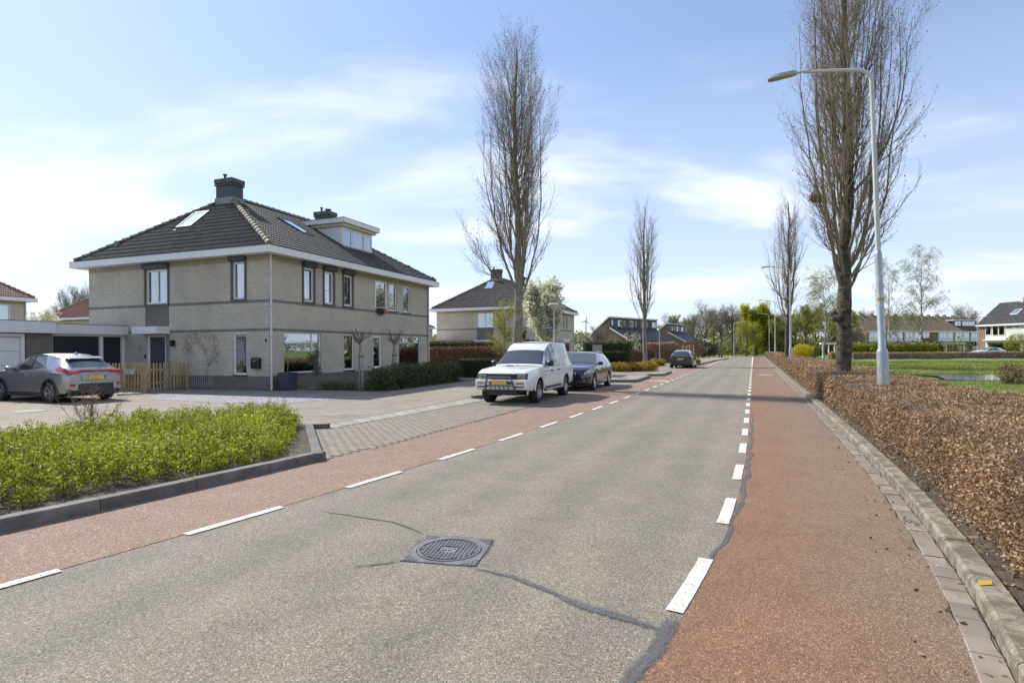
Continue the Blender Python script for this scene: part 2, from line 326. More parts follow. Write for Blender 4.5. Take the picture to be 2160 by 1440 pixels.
class MB:
    def __init__(s): s.v = []; s.f = []
    def add(s, vs, fs):
        k = len(s.v); s.v += [tuple(p) for p in vs]; s.f += [tuple(i + k for i in f) for f in fs]; return s
    def box(s, x0, x1, y0, y1, z0, z1):
        vs = [(x, y, z) for z in (z0, z1) for y in (y0, y1) for x in (x0, x1)]
        return s.add(vs, [(0, 2, 3, 1), (4, 5, 7, 6), (0, 1, 5, 4), (2, 6, 7, 3), (0, 4, 6, 2), (1, 3, 7, 5)])
    def bbox(s, c, ex, ey, ez, hx, hy, hz):                 # oriented box, half sizes
        c = Vector(c); ex, ey, ez = (Vector(e) for e in (ex, ey, ez))
        vs = [c + ex * (a * hx) + ey * (b * hy) + ez * (d * hz) for d in (-1, 1) for b in (-1, 1) for a in (-1, 1)]
        return s.add(vs, [(0, 2, 3, 1), (4, 5, 7, 6), (0, 1, 5, 4), (2, 6, 7, 3), (0, 4, 6, 2), (1, 3, 7, 5)])
    def poly(s, pts): return s.add(pts, [tuple(range(len(pts)))])
    def prism(s, pts, z0, z1):                              # plan polygon, counter-clockwise
        n = len(pts); vs = [(p[0], p[1], z0) for p in pts] + [(p[0], p[1], z1) for p in pts]
        return s.add(vs, [tuple(range(n - 1, -1, -1)), tuple(range(n, 2 * n))] + [(i, (i + 1) % n, n + (i + 1) % n, n + i) for i in range(n)])
    def extr(s, pts, axis, a, b):                           # polygon in a vertical plane, extruded along axis 'x' or 'y'
        f = (lambda p, t: (t, p[0], p[1])) if axis == 'x' else (lambda p, t: (p[0], t, p[1]))
        n = len(pts); vs = [f(p, a) for p in pts] + [f(p, b) for p in pts]
        return s.add(vs, [tuple(range(n - 1, -1, -1)), tuple(range(n, 2 * n))] + [(i, (i + 1) % n, n + (i + 1) % n, n + i) for i in range(n)])
    def tube(s, pts, r, n=8, cap=True):
        pts = [Vector(p) for p in pts]; rs = r if hasattr(r, '__len__') else [r] * len(pts); k = len(s.v); ref = None
        for i, p in enumerate(pts):
            t = (pts[min(i + 1, len(pts) - 1)] - pts[max(i - 1, 0)]).normalized()
            if ref is None: ref = Vector((1, 0, 0)) if abs(t.x) < .8 else Vector((0, 1, 0))
            a = (ref - t * ref.dot(t)).normalized(); b = t.cross(a); ref = a
            for j in range(n):
                q = 2 * math.pi * j / n; s.v.append(tuple(p + (a * math.cos(q) + b * math.sin(q)) * rs[i]))
        for i in range(len(pts) - 1):
            for j in range(n): s.f.append((k + i * n + j, k + i * n + (j + 1) % n, k + (i + 1) * n + (j + 1) % n, k + (i + 1) * n + j))
        if cap: s.f.append(tuple(k + j for j in range(n))[::-1]); s.f.append(tuple(k + (len(pts) - 1) * n + j for j in range(n)))
        return s
    def lathe(s, prof, n=20, axis='z', c=(0, 0, 0), a0=0., a1=2 * math.pi):    # prof: (radius, height)
        k = len(s.v); full = abs(a1 - a0 - 2 * math.pi) < 1e-6; m = n if full else n + 1
        for (r, h) in prof:
            for j in range(m):
                q = a0 + (a1 - a0) * j / n; x, y = r * math.cos(q), r * math.sin(q)
                s.v.append((c[0] + x, c[1] + y, c[2] + h) if axis == 'z' else (c[0] + x, c[1] + h, c[2] + y))
        for i in range(len(prof) - 1):
            for j in range(n):
                j2 = (j + 1) % m; f = (k + i * m + j, k + i * m + j2, k + (i + 1) * m + j2, k + (i + 1) * m + j)
                s.f.append(f if axis == 'z' else f[::-1])
        return s
    def grid(s, P):                                         # P[i][j] points
        k = len(s.v); a, b = len(P), len(P[0])
        for r in P: s.v += [tuple(p) for p in r]
        for i in range(a - 1):
            for j in range(b - 1): s.f.append((k + i * b + j, k + (i + 1) * b + j, k + (i + 1) * b + j + 1, k + i * b + j + 1))
        return s
    def mesh(s, name='mesh', smooth=0):
        me = bpy.data.meshes.new(name); me.from_pydata(s.v, [], s.f); me.update()
        if smooth:
            me.polygons.foreach_set('use_smooth', [True] * len(me.polygons)); me.set_sharp_from_angle(angle=rad(smooth))
        return me
    def build(s, name, mat, parent=None, smooth=0, bevel=0.):
        o = link(name, s.mesh(name, smooth), mat, parent)
        if bevel:
            b = o.modifiers.new('b', 'BEVEL'); b.width = bevel; b.segments = 2; b.limit_method = 'ANGLE'
        return o
def npmesh(name, V, Fq, smooth=False):
    """V (n,3); Fq list of (m,k) index arrays"""
    me = bpy.data.meshes.new(name); V = np.asarray(V, dtype=np.float32); me.vertices.add(len(V)); me.vertices.foreach_set('co', V.ravel())
    idx = np.concatenate([f.ravel() for f in Fq]).astype(np.int32); cnt = np.concatenate([np.full(len(f), f.shape[1]) for f in Fq])
    me.loops.add(len(idx)); me.loops.foreach_set('vertex_index', idx); me.polygons.add(len(cnt))
    st = np.concatenate([[0], np.cumsum(cnt)[:-1]]).astype(np.int32); me.polygons.foreach_set('loop_start', st); me.polygons.foreach_set('loop_total', cnt.astype(np.int32))
    if smooth: me.polygons.foreach_set('use_smooth', np.ones(len(cnt), dtype=bool))
    me.update(calc_edges=True); return me
def unit(a): return a / np.maximum(np.linalg.norm(a, axis=-1, keepdims=True), 1e-9)
def tubes(P, R, n):
    """batch of tubes: P (m,k,3), R (m,k)"""
    m, k, _ = P.shape
    T = np.empty_like(P); T[:, 1:-1] = P[:, 2:] - P[:, :-2]; T[:, 0] = P[:, 1] - P[:, 0]; T[:, -1] = P[:, -1] - P[:, -2]; T = unit(T)
    ref = np.where(np.abs(T[..., :1]) < .75, np.array([1., 0, 0]), np.array([0, 1., 0])); A = unit(np.cross(T, ref)); B = np.cross(T, A)
    q = np.arange(n) * 2 * np.pi / n
    V = P[:, :, None] + R[:, :, None, None] * (A[:, :, None] * np.cos(q)[:, None] + B[:, :, None] * np.sin(q)[:, None])
    i = np.arange(m)[:, None, None]; j = np.arange(k - 1)[None, :, None]; s = np.arange(n)[None, None]; s2 = (s + 1) % n; b = i * k * n
    Fq = np.stack([b + j * n + s, b + j * n + s2, b + (j + 1) * n + s2, b + (j + 1) * n + s], -1).reshape(-1, 4)
    return V.reshape(-1, 3), Fq
def leaves(P, size, rng, flat=0., asp=.62, up=None):
    """rhombic leaf for each point; size array or number"""
    n = len(P); d = unit(rng.normal(size=(n, 3))); e = rng.normal(size=(n, 3))
    if flat: d[:, 2] *= (1 - flat); d = unit(d); e[:, 2] *= (1 - flat)
    if up is not None: d = unit(d + np.array([0, 0, up]))
    e = unit(np.cross(d, e)); s = np.broadcast_to(np.asarray(size, dtype=float), (n,))[:, None] * rng.uniform(.65, 1.25, (n, 1)); w = s * asp * .5
    mid = P + d * s * .45; nrm = np.cross(d, e) * s * .10
    V = np.stack([P, mid + e * w + nrm, P + d * s, mid - e * w + nrm], 1).reshape(-1, 3)
    return V, np.arange(n * 4).reshape(-1, 4)
def merge(parts):
    V, Fs, k = [], {}, 0
    for v, f in parts: V.append(v); Fs.setdefault(f.shape[1], []).append(f + k); k += len(v)
    return np.concatenate(V), [np.concatenate(x) for x in Fs.values()]
def mk(name, parts, mat, parent=None, smooth=False):
    V, Fs = merge(parts); return link(name, npmesh(name, V, Fs, smooth), mat, parent)
def polyin(P, poly):
    x, y = P[:, 0], P[:, 1]; ins = np.zeros(len(P), bool); n = len(poly)
    for i in range(n):
        (x1, y1), (x2, y2) = poly[i], poly[(i + 1) % n]
        c = ((y1 > y) != (y2 > y)) & (x < (x2 - x1) * (y - y1) / (y2 - y1 + 1e-12) + x1); ins ^= c
    return ins
def vnoise(P, seed=0, sc=1.):
    """smooth pseudo noise in -1..1 from summed sines"""
    r = np.random.default_rng(seed); o = np.zeros(len(P))
    for i in range(6):
        k = r.normal(size=P.shape[1]) * sc * (1 + i * .6); o += np.sin(P @ k + r.uniform(0, 6.3)) / (1 + i * .35)
    return o / 3.
# ------------------------------------------------------------------ road lines (x as a function of depth Y)
def curve(c, b, k, m=.425):
    def f(Y):
        if Y >= 2.2: return m * Y + c - b * math.exp(-Y / k)
        s = m + b / k * math.exp(-2.2 / k); return m * 2.2 + c - b * math.exp(-2.2 / k) + s * (Y - 2.2)
    return f
LD = curve(-4.06, 2.13, 5.7); RD = curve(-.2, 2.1, 1.85); KR = curve(1.65, 1.40, 2.2)
def LL(Y): return curve(-6.05, 2.6, 3.6)(Y) + (.55 * min(1, max(0, (Y - 17) / 12)))
YS = [-14, -8, -4, -2, 0, 1, 1.6, 2.2, 2.7, 3.2, 3.8, 4.4, 5, 5.7, 6.5, 7.4, 8.4, 9.6, 11, 13, 15, 18, 22, 27, 33, 40, 50, 62, 78, 92, 104]
def strip(name, fa, fb, z, mat, ys=YS, kind='structure', parent=None):
    m = MB(); n = len(ys); m.v = [(fa(y), y, z) for y in ys] + [(fb(y), y, z) for y in ys]
    m.f = [(i, n + i, n + i + 1, i + 1) for i in range(n - 1)]
    o = m.build(name, mat, parent)
    if parent is None: o['kind'] = kind
    return o
def rdir(f, Y):
    d = Vector((f(Y + .05) - f(Y - .05), .1, 0)).normalized(); return d
# ground sheet: flat under the streets, gently uneven meadow with a ditch on the right
POND = [(25.0, 36.4), (25.4, 34.0), (24.2, 31.8), (23.2, 30.4), (23.8, 29.3), (25.4, 29.4), (27.0, 30.8), (28.6, 33.0), (29.9, 35.0), (29.5, 36.9), (27.5, 37.4)]
def pdist(X, Y):
    d = np.full(X.shape, 1e9); n = len(POND)
    for i in range(n):
        a, b = np.array(POND[i]), np.array(POND[(i + 1) % n]); ab = b - a
        t = np.clip(((X - a[0]) * ab[0] + (Y - a[1]) * ab[1]) / (ab @ ab), 0, 1); d = np.minimum(d, np.hypot(X - a[0] - t * ab[0], Y - a[1] - t * ab[1]))
    ins = polyin(np.stack([X.ravel(), Y.ravel()], 1), POND).reshape(X.shape); return np.where(ins, -d, d)
def gheight(X, Y):
    X = np.asarray(X, float); Y = np.asarray(Y, float)
    side = np.clip((X - (.425 * Y + 4.6)) / 2.5, 0, 1) * np.clip((118 - Y) / 20, 0, 1)
    P = np.stack([X.ravel(), Y.ravel()], 1)
    und = (vnoise(P, 3, .25) * .10 + vnoise(P, 5, 1.1) * .03).reshape(X.shape)
    d = pdist(X, Y); dig = -.24 * np.clip(1 - np.clip(d - .1, 0, None) / 4.0, 0, 1) - .35 * np.clip(-d + .15, 0, 1)
    und = und * np.clip(d / 6, 0, 1); return -.03 + side * (und + dig + .03)
def axis(lo, hi, fine, step, far):
    a = list(np.arange(lo, hi + 1e-6, step)); s = step; v = a[-1]
    while v < far: s *= 1.35; v += s; a.append(v)
    s = step; v = a[0]
    while v > -far: s *= 1.35; v -= s; a.insert(0, v)
    return np.array(a)
gx = axis(6, 80, 0, .6, 2600); gy = axis(4, 86, 0, .6, 2600); GX, GY = np.meshgrid(gx, gy)
gv = np.stack([GX, GY, gheight(GX, GY)], -1).reshape(-1, 3); nx, ny = len(gx), len(gy)
ii, jj = np.meshgrid(np.arange(ny - 1), np.arange(nx - 1), indexing='ij'); b0 = (ii * nx + jj).ravel()
tag(link('ground', npmesh('ground', gv, [np.stack([b0, b0 + 1, b0 + nx + 1, b0 + nx], 1)], True), 'grass_ground'), kind='structure')
m = MB(); m.prism([(x, y) for x, y in POND], -.20, -.155)
pw = m.build('pond_water', 'water'); tag(pw, kind='structure')
pw.scale = (1.06, 1.06, 1); pw.location = (-.06 * 26.3, -.06 * 33.3, 0)

# carriageway, cycle lanes
road = strip('road', LL, KR, .0, 'asphalt')
tag(strip('cycle_lane_left', LL, lambda y: LD(y) - .02, .004, 'red_asphalt_pale'), kind='structure')
tag(strip('cycle_lane_right', lambda y: RD(y) + .10, lambda y: KR(y) - .145, .004, 'red_asphalt'), kind='structure')
tag(strip('cross_street', lambda y: -70, lambda y: 160, -.012, 'asphalt', ys=[103, 109]), kind='structure')
# dashes
def dash(f, y0, y1, w, off=0., z=.009, jit=.004):
    m = MB(); n = 9; rr = random.Random(int(y0 * 100)); L, Rr = [], []
    for i in range(n):
        y = y0 + (y1 - y0) * i / (n - 1); d = rdir(f, y); p = Vector((f(y), y, z)) + Vector((d.y, -d.x, 0)) * off; q = Vector((d.y, -d.x, 0)) * (w / 2)
        L.append(p - q * (1 + rr.uniform(-1, 1) * jit * 8)); Rr.append(p + q * (1 + rr.uniform(-1, 1) * jit * 8))
    m.grid([L, Rr]); m.f = [f2[::-1] for f2 in m.f]
    return m.build('lane_marking', 'road_paint', road)
y = 3.3 - 1.65 * 3
while y < 46: dash(LD, y, y + .86, .095); y += 1.65
dash(LD, 46, 103, .10)
y = 3.46 - 1.72 * 3
while y < 52: dash(RD, y, y + .86, .105, .03); y += 1.72
dash(RD, 52, 103, .11, .03)
# bicycle symbols
def bike(px, py, L=1.7):
    x, yy = G(px, py); d = Vector((.391, .92, 0)); s = Vector((.92, -.391, 0)); o = Vector((x, yy, .009)); m = MB()
    def seg(a, b, w=.05):
        a, b = (o + d * p[1] + s * p[0] for p in (a, b)); t = (b - a).normalized(); q = Vector((t.y, -t.x, 0)) * w / 2; m.add([a - q, a + q, b + q, b - q], [(0, 1, 2, 3)])
    L = .62
    d = d * .8; s = s * L
    for cx in (-.42, .42):
        for k in range(14): a0, a1 = k * math.pi / 7, (k + 1) * math.pi / 7; seg((cx + .24 * math.cos(a0), .45 * math.sin(a0)), (cx + .24 * math.cos(a1), .45 * math.sin(a1)), .07)
    for a, b in (((-.42, 0), (-.15, .75)), ((-.15, .75), (.3, .75)), ((.3, .85), (.42, 0)), ((-.15, .75), (0, 0)), ((0, 0), (.3, .75)), ((-.42, 0), (0, 0)), ((-.25, .95), (-.05, .95)), ((.18, 1.05), (.38, 1.05))): seg(a, b, .07)
    m.build('bicycle_marking', 'road_paint', road)
bike(1390, 804); bike(1612, 791)
# bitumen repairs
def ribbon(name, pix, w, mat, z=.006, seed=1, jag=.3, world=False):
    P = [Vector((*G(*p), z)) if not world else Vector((*p, z)) for p in pix]; rr = random.Random(seed); pts = []
    for a, b in zip(P[:-1], P[1:]):
        k = max(2, int((b - a).length / .035)); j = P.index(a); a0_ = P[max(0, j - 1)]; b0_ = P[min(len(P) - 1, j + 2)]
        for i in range(k): u_ = i / k; pts.append(.5 * ((2 * a) + (b - a0_) * u_ + (2 * a0_ - 5 * a + 4 * b - b0_) * u_ ** 2 + (3 * a - a0_ - 3 * b + b0_) * u_ ** 3))
    pts.append(P[-1]); cols = [[] for _ in range(5)]; ws = w if hasattr(w, '__len__') else [w, w]
    for i, p in enumerate(pts):
        t = (pts[min(i + 1, len(pts) - 1)] - pts[max(0, i - 1)]).normalized(); q = Vector((t.y, -t.x, 0)); u = i / (len(pts) - 1) * (len(ws) - 1); k = min(int(u), len(ws) - 2); ww = ws[k] + (ws[k + 1] - ws[k]) * (u - k)
        wob = q * (.018 * math.sin(i * .16 + seed) + .006 * math.sin(i * .5)); j1 = .5 + .16 * math.sin(i * .34 + seed) + rr.uniform(-jag, jag) * .3; j2 = .5 + .16 * math.sin(i * .27 + seed * 2) + rr.uniform(-jag, jag) * .3; [cols[k5].append(p + wob + q * ww * 1.5 * (-j1, -j1 * .5, 0, j2 * .5, j2)[k5]) for k5 in range(5)]
    m = MB(); m.grid(cols); m.f = [f2[::-1] for f2 in m.f]; o = m.build(name, mat, road); n_ = len(pts); at_ = o.data.attributes.new('edge', 'FLOAT', 'POINT')
    at_.data.foreach_set('value', [max((1, .5, 0, .5, 1)[c5], 1 - min(i, n_ - 1 - i) * .12) for c5 in range(5) for i in range(n_)]); return o
ribbon('tar_seam', [(984, 1194), (1085, 1222), (1180, 1256), (1290, 1295), (1372, 1322), (1442, 1350)], [.02, .05, .07, .075, .085, .09], 'tar', .0062, 3)
ribbon('tar_seam', [(1290, 1530), (1335, 1450), (1372, 1380), (1400, 1325), (1432, 1288)], [.09, .09, .10, .11, .06], 'tar', .0068, 4)
ribbon('tar_seam', [(862, 1180), (790, 1190), (720, 1199)], [.05, .05, .02], 'tar', .0062, 5)
ribbon('tar_seam', [(898, 1131), (850, 1110), (780, 1093), (670, 1076)], [.02, .03, .03, .015], 'tar', .0062, 6)
ribbon('tar_seam', [(1428, 1290), (1497, 1185), (1552, 1090), (1576, 1000), (1584, 930), (1588, 870)], [.05, .05, .07, .06, .04, .02], 'tar', .0062, 7)
mq = [(898, 1131), (1043, 1139), (1001, 1196), (846, 1182)]
for k4 in range(4): ribbon('tar_seam', [mq[k4], mq[(k4 + 1) % 4]], [.05, .05], 'tar', .0055 + k4 * .0002, 11 + k4)
# kerb, gutter stones on the right: walk along the kerb line
kr = thing('kerb_right', 'x', 'x'); kr['kind'] = 'structure'
del kr['label'], kr['category']
def stones(name, f, off0, off1, z0, z1, L, gap, y0, y1, mat, parent, rnd=1, cham=.012, ymax_parts=60):
    y = y0; rr = random.Random(rnd); far = MB()
    while y < y1:
        d = rdir(f, y); dy = L * d.y
        m = far if y > ymax_parts else MB(); rows = []
        for t in (0, .5, 1):
            yy = y + (dy - gap) * t; dd = rdir(f, yy); q = Vector((dd.y, -dd.x, 0)); p = Vector((f(yy), yy, 0)); h = z1 + (rr.uniform(-1, 1) * .004 if t == 0 else 0)
            if t == 0: hh = h
            rows.append([p + q * off0 + Vector((0, 0, z0)), p + q * off0 + Vector((0, 0, hh - cham)), p + q * (off0 + cham) + Vector((0, 0, hh)), p + q * (off1 - cham * .5) + Vector((0, 0, hh)), p + q * off1 + Vector((0, 0, hh - cham)), p + q * off1 + Vector((0, 0, z0))])
        k = len(m.v); m.grid(rows); m.f.append((k, k + 1, k + 2, k + 3, k + 4, k + 5)); m.f.append((k + 17, k + 16, k + 15, k + 14, k + 13, k + 12))
        if m is not far: m.build(name, mat, parent)
        y += dy
    if far.v: tag(far.build(name, mat, parent), kind='stuff')
stones('kerb_stone', KR, 0, .165, -.05, .115, 1.0, .006, -9, 102, 'kerb', kr, 3, .02, 40)
stones('gutter_brick', KR, -.150, -.008, -.05, .012, .225, .004, -5, 102, 'gutter', kr, 5, .006, 27)
pm = [Vector((*G(px, py, .12), .1175)) for px, py in ((2062, 1222), (2092, 1222), (2094, 1231), (2064, 1233))]
MB().poly(pm[::-1]).build('paint_spot', 'yellow_mark', kr)
ys_ = [1.2 + .5 * i for i in range(40)]
ribbon('joint_dirt', [(KR(y) - .157, y) for y in ys_], [.022] * 4, 'joint', .0075, 31, world=True); ribbon('joint_dirt', [(KR(y) - .004, y) for y in ys_], [.014] * 4, 'joint', .0135, 32, world=True)
# soil strip behind the kerb
tag(strip('verge_soil', lambda y: KR(y) + .165, lambda y: KR(y) + 2.9, .085, 'soil', ys=[y for y in YS if y < 100]), kind='structure')

# ---- left side paving
CORN = Vector((-9.586, 22.489, 0)); TH = rad(20.8); RV = Vector((math.sin(TH), math.cos(TH), 0)); LV = Vector((-math.cos(TH), math.sin(TH), 0))
def H(u, v, z=0.): p = CORN + RV * u + LV * v; return (p.x, p.y, z)
strip('pavement', lambda y: -75, LL, .002, 'paving', ys=[y for y in YS if y < 104])
# gravel, grey path by the house
def sheet(name, pts, z, mat): return tag(MB().poly([(p[0], p[1], z) for p in pts]).build(name, mat), kind='structure')
sheet('gravel_strip', [G(*p) for p in ((318, 842), (470, 850), (600, 851), (712, 842), (660, 834), (560, 833), (420, 830), (330, 832))], .008, 'gravel')
sheet('garden_path', [H(-3.2, -1.0), H(13.5, -1.0), H(13.5, -.02), H(-.02, -.02), H(-.02, 9), H(-3.2, 9)], .006, 'paving_grey')
sheet('front_bed_soil', [H(.9, -4.7), H(9.4, -4.7), H(9.4, -1.05), H(.9, -1.05)], .012, 'soil')
# parking bay paved with clinker: bed sheet and single bricks
BAY = [G(*p) for p in ((690, 969), (860, 926), (1060, 873), (1180, 842), (1200, 833), (1130, 830), (1015, 847), (700, 904), (663, 905))]
bay = sheet('parking_bay', BAY, .006, 'clinker_bed')
brk = MB(); c = .006
brk.add([(-.1, -.048, -.03), (.1, -.048, -.03), (.1, .048, -.03), (-.1, .048, -.03), (-.1, -.048, 0), (.1, -.048, 0), (.1, .048, 0), (-.1, .048, 0), (-.1 + c, -.048 + c, c), (.1 - c, -.048 + c, c), (.1 - c, .048 - c, c), (-.1 + c, .048 - c, c)],
        [(8, 9, 10, 11)] + [(i, (i + 1) % 4, 4 + (i + 1) % 4, 4 + i) for i in range(4)] + [(4 + i, 4 + (i + 1) % 4, 8 + (i + 1) % 4, 8 + i) for i in range(4)])
bme = brk.mesh('clinker_brick'); bme.materials.append(M['clinker']); rr = random.Random(8); d0 = Vector((.391, .92, 0)).normalized(); s0 = Vector((.92, -.391, 0)); items = []
for i in range(-60, 200):
    for j in range(-60, 60):
        p = Vector((-2.7, 8.3, 0)) + d0 * (i * .104) + s0 * (j * .208 + (.104 if i % 2 else 0)); items.append(p)
ok = polyin(np.array([[p.x, p.y] for p in items]), BAY); items = sorted((p for p, k in zip(items, ok) if k), key=lambda p: p.length); far = MB()
bz = math.atan2(s0.y, s0.x)
for n_, p in enumerate(items):
    mt = Matrix.Translation((p.x, p.y, .010 + rr.uniform(-.001, .001))) @ Matrix.Rotation(bz + rr.uniform(-.02, .02), 4, 'Z') @ Matrix.Rotation(rr.uniform(-.003, .003), 4, 'X')
    if n_ < 300: o = link('clinker_brick', bme, None, bay); o.matrix_local = mt
    else: far.add([mt @ Vector(v) for v in brk.v], brk.f)
tag(far.build('clinker_bricks', 'clinker', bay), kind='stuff')
# row of concrete slabs behind the bay
sl = MB(); sl.v = []; bandp = sheet('slab_band', [G(*p) for p in ((660, 899), (700, 907), (1022, 848), (1000, 836))], .004, 'clinker_bed')
a0, a1, b0_, b1 = (Vector((*G(*p), 0)) for p in ((668, 902), (1004, 839.5), (694, 906), (1017, 846.5)))
for i in range(14):
    t0, t1 = i / 14 + .002, (i + 1) / 14 - .002; q = [a0.lerp(a1, t0), b0_.lerp(b1, t0), b0_.lerp(b1, t1), a0.lerp(a1, t1)]
    MB().prism([(p.x, p.y) for p in q], -.02, .022 + rr.uniform(-.003, .003)).build('slab', 'slab', bandp)
# green bed with its kerb
BED = [(LL(Y) - .17, Y) for Y in (-1, 1, 2.2, 3, 4, 5, 6, 7, 8.05)] + [(-2.95, 8.35), (-4.02, 11.4), (-4.25, 11.75), (-5.6, 12.5), (-7.2, 11.1), (-8.3, 9.2), (-11, 7.0), (-14, 5.0), (-14, -1)]
sheet('planting_bed_soil', BED, .075, 'soil')
kl = bpy.data.objects.new('kerb_left', None); COL.objects.link(kl); kl['kind'] = 'structure'
stones('kerb_stone', lambda y: LL(y) - .16, 0, .158, -.05, .125, 1.0, .006, -.6, 8.0, 'kerb_dark', kl, 7, .018)
def kpiece(p, q, w=.15, h=.125, n=1, par=None, mat='kerb_dark'):
    p, q = Vector((*p, 0)), Vector((*q, 0)); t = (q - p); L = t.length; t.normalize(); s = Vector((t.y, -t.x, 0))
    for i in range(n):
        a = p + t * (L * i / n + .004); b = p + t * (L * (i + 1) / n - .004)
        m = MB().prism([(v.x, v.y) for v in (a - s * w / 2, a + s * w / 2, b + s * w / 2, b - s * w / 2)], -.05, h); o = m.build('kerb_stone', mat, par or kl, 0, .012)
kpiece((-2.80, 8.16), (-4.10, 11.45), .15, .125, 4); kpiece((-4.10, 11.53), (-3.72, 11.60), .14, .11, 1)
kpiece(G(997, 842), G(1034, 838), .14, .12, 1); kpiece(G(1034, 838), G(1076, 826), .14, .12, 2)
# islands and pavement kerbs further along on the left
def island(pix, h=.12, name='raised_pavement'):
    pts = [G(*p) for p in pix]; o = tag(MB().prism(pts[::-1], -.04, h).build(name, 'paving_grey', None, 0, .01), kind='structure')
    c = sum((Vector((*p, 0)) for p in pts), Vector()) / len(pts)
    for a, b in zip(pts, pts[1:]):
        a, b = Vector((*a, 0)), Vector((*b, 0)); t = (b - a).normalized(); s = Vector((t.y, -t.x, 0)); s = s if s.dot(a - c) > 0 else -s
        m = MB().prism([(v.x, v.y) for v in (a, a + s * .12, b + s * .12, b)][::1], -.04, h + .006); m2 = m.build('kerb_edge', 'kerb_dark', o)
island([(1285, 806), (1338, 806), (1368, 796), (1330, 795)]); island([(1365, 793), (1394, 793), (1413, 786.5), (1392, 786)]); island([(1420, 772), (1455, 774), (1500, 763), (1536, 756.5), (1500, 755)])
# manhole cover in the road
mh = bpy.data.objects.new('manhole_cover', None); COL.objects.link(mh)
mc = [Vector((*G(*p), 0)) for p in ((898, 1131), (1043, 1139), (1001, 1196), (846, 1182))]; cc = sum(mc, Vector()) / 4
ey = ((mc[0] - mc[3]) + (mc[1] - mc[2])).normalized(); mh.location = (cc.x, cc.y, .0); mh.rotation_euler = (0, 0, math.atan2(ey.y, ey.x) - math.pi / 2)
tag(mh, 'square iron manhole cover with round chequered lid in the road', 'manhole cover')
hw = .295; fr = MB(); n = 32
ring = [(.262 * math.cos(2 * math.pi * i / n), .262 * math.sin(2 * math.pi * i / n)) for i in range(n)]
def sq(a): k = hw / max(abs(math.cos(a)), abs(math.sin(a))); return (k * math.cos(a), k * math.sin(a))
outer = [sq(2 * math.pi * i / n) for i in range(n)]
fr.v = [(*p, .0085) for p in ring] + [(*p, .0085) for p in outer] + [(*p, -.03) for p in outer] + [(*p, -.02) for p in ring]
fr.f = [(i, n + i, n + (i + 1) % n, (i + 1) % n) for i in range(n)] + [(n + i, 2 * n + i, 2 * n + (i + 1) % n, n + (i + 1) % n) for i in range(n)] + [(3 * n + i, i, (i + 1) % n, 3 * n + (i + 1) % n) for i in range(n)]
for sx in (-1, 1):
    for sy in (-1, 1):
        for i in range(4):
            for j in range(4 - i): fr.box(*sorted((sx * (.287 - i * .03), sx * (.287 - i * .03 - .024))), *sorted((sy * (.287 - j * .03), sy * (.287 - j * .03 - .024))), .0085, .0125)
fr.build('frame', 'iron', mh)
ld = MB(); ld.lathe([(0, .004), (.255, .004), (.255, -.02)], 32)
ld.lathe([(.236, .004), (.236, .013), (.254, .013), (.254, .004)], 32)
for i in range(-7, 8):
    for j in range(-9, 10):
        x, yv = i * .031, j * .025
        if math.hypot(abs(x) + .012, abs(yv) + .01) < .232 and not (abs(x) < .07 and abs(yv) < .055): ld.box(x - .012, x + .012, yv - .0095, yv + .0095, .004, .012)
ld.box(-.068, .068, -.054, .054, .004, .007)
lid = ld.build('lid', 'iron', mh)
em = MB()
for a, b in (((-.06, -.045), (-.06, .045)), ((-.06, .045), (0, -.02)), ((0, -.02), (.06, .045)), ((.06, .045), (.06, -.045)), ((-.06, -.045), (-.01, .02)), ((.06, -.045), (.01, .02))):
    a, b = Vector((*a, .009)), Vector((*b, .009)); t = (b - a).normalized(); em.bbox((a + b) / 2, t, (t.y, -t.x, 0), (0, 0, 1), (b - a).length / 2, .004, .0035)
em.build('emblem', 'galv', lid)
# round cover on the driveway
rm = MB().lathe([(0, .012), (.36, .012), (.37, .004)], 28); c2 = G(62, 867)
o = rm.build('round_manhole_cover', 'iron'); o.location = (c2[0], c2[1], 0); tag(o, 'round dark manhole cover set in the driveway paving behind the green bed', 'manhole cover')
for sx in range(-5, 6):
    for sy in range(-5, 6):
        if math.hypot(sx, sy) < 5.2: pass
# drain lids further up the road
for px, py in ((1538, 793.5), (1382, 797)):
    c2 = G(px, py); o = MB().box(-.5, .5, -.22, .22, -.02, .009).build('drain_cover', 'iron', road); o.location = (c2[0], c2[1], 0)
# grass tufts (blades) on the near meadow and along the gutter
rng = np.random.default_rng(11); n = 150000
Yv = 9 + 52 * rng.random(n) ** 1.25; Xv = KR(20) * 0 + (.425 * Yv + 4.4) + rng.random(n) * (8 + .55 * Yv); hgt = gheight(Xv, Yv); keep = pdist(Xv, Yv) > .8
Pg = np.stack([Xv, Yv, hgt - .01], 1)[keep]; size = .035 + .03 * rng.random(len(Pg)) + .04 * (vnoise(Pg[:, :2], 9, .6) > .3); size *= np.clip(Pg[:, 1] / 22, .8, 1.6)
gv_, gf_ = leaves(Pg, size, rng, asp=.22, up=1.6); tag(link('grass', npmesh('grass', gv_, [gf_]), 'blade'), 'short green meadow grass beyond the brown hedge', 'grass', kind='stuff')
n = 26; P = np.stack([rng.normal(0, .05, n), rng.normal(0, .05, n), np.full(n, .01)], 1); a = G(1922, 1106); P[:, 0] += a[0]; P[:, 1] += a[1]
gv_, gf_ = leaves(P, .09, rng, asp=.14, up=.5); tag(link('weed_tuft', npmesh('weed_tuft', gv_, [gf_]), 'blade'), 'small tuft of grass growing in the gutter joint by the right kerb', 'weed')
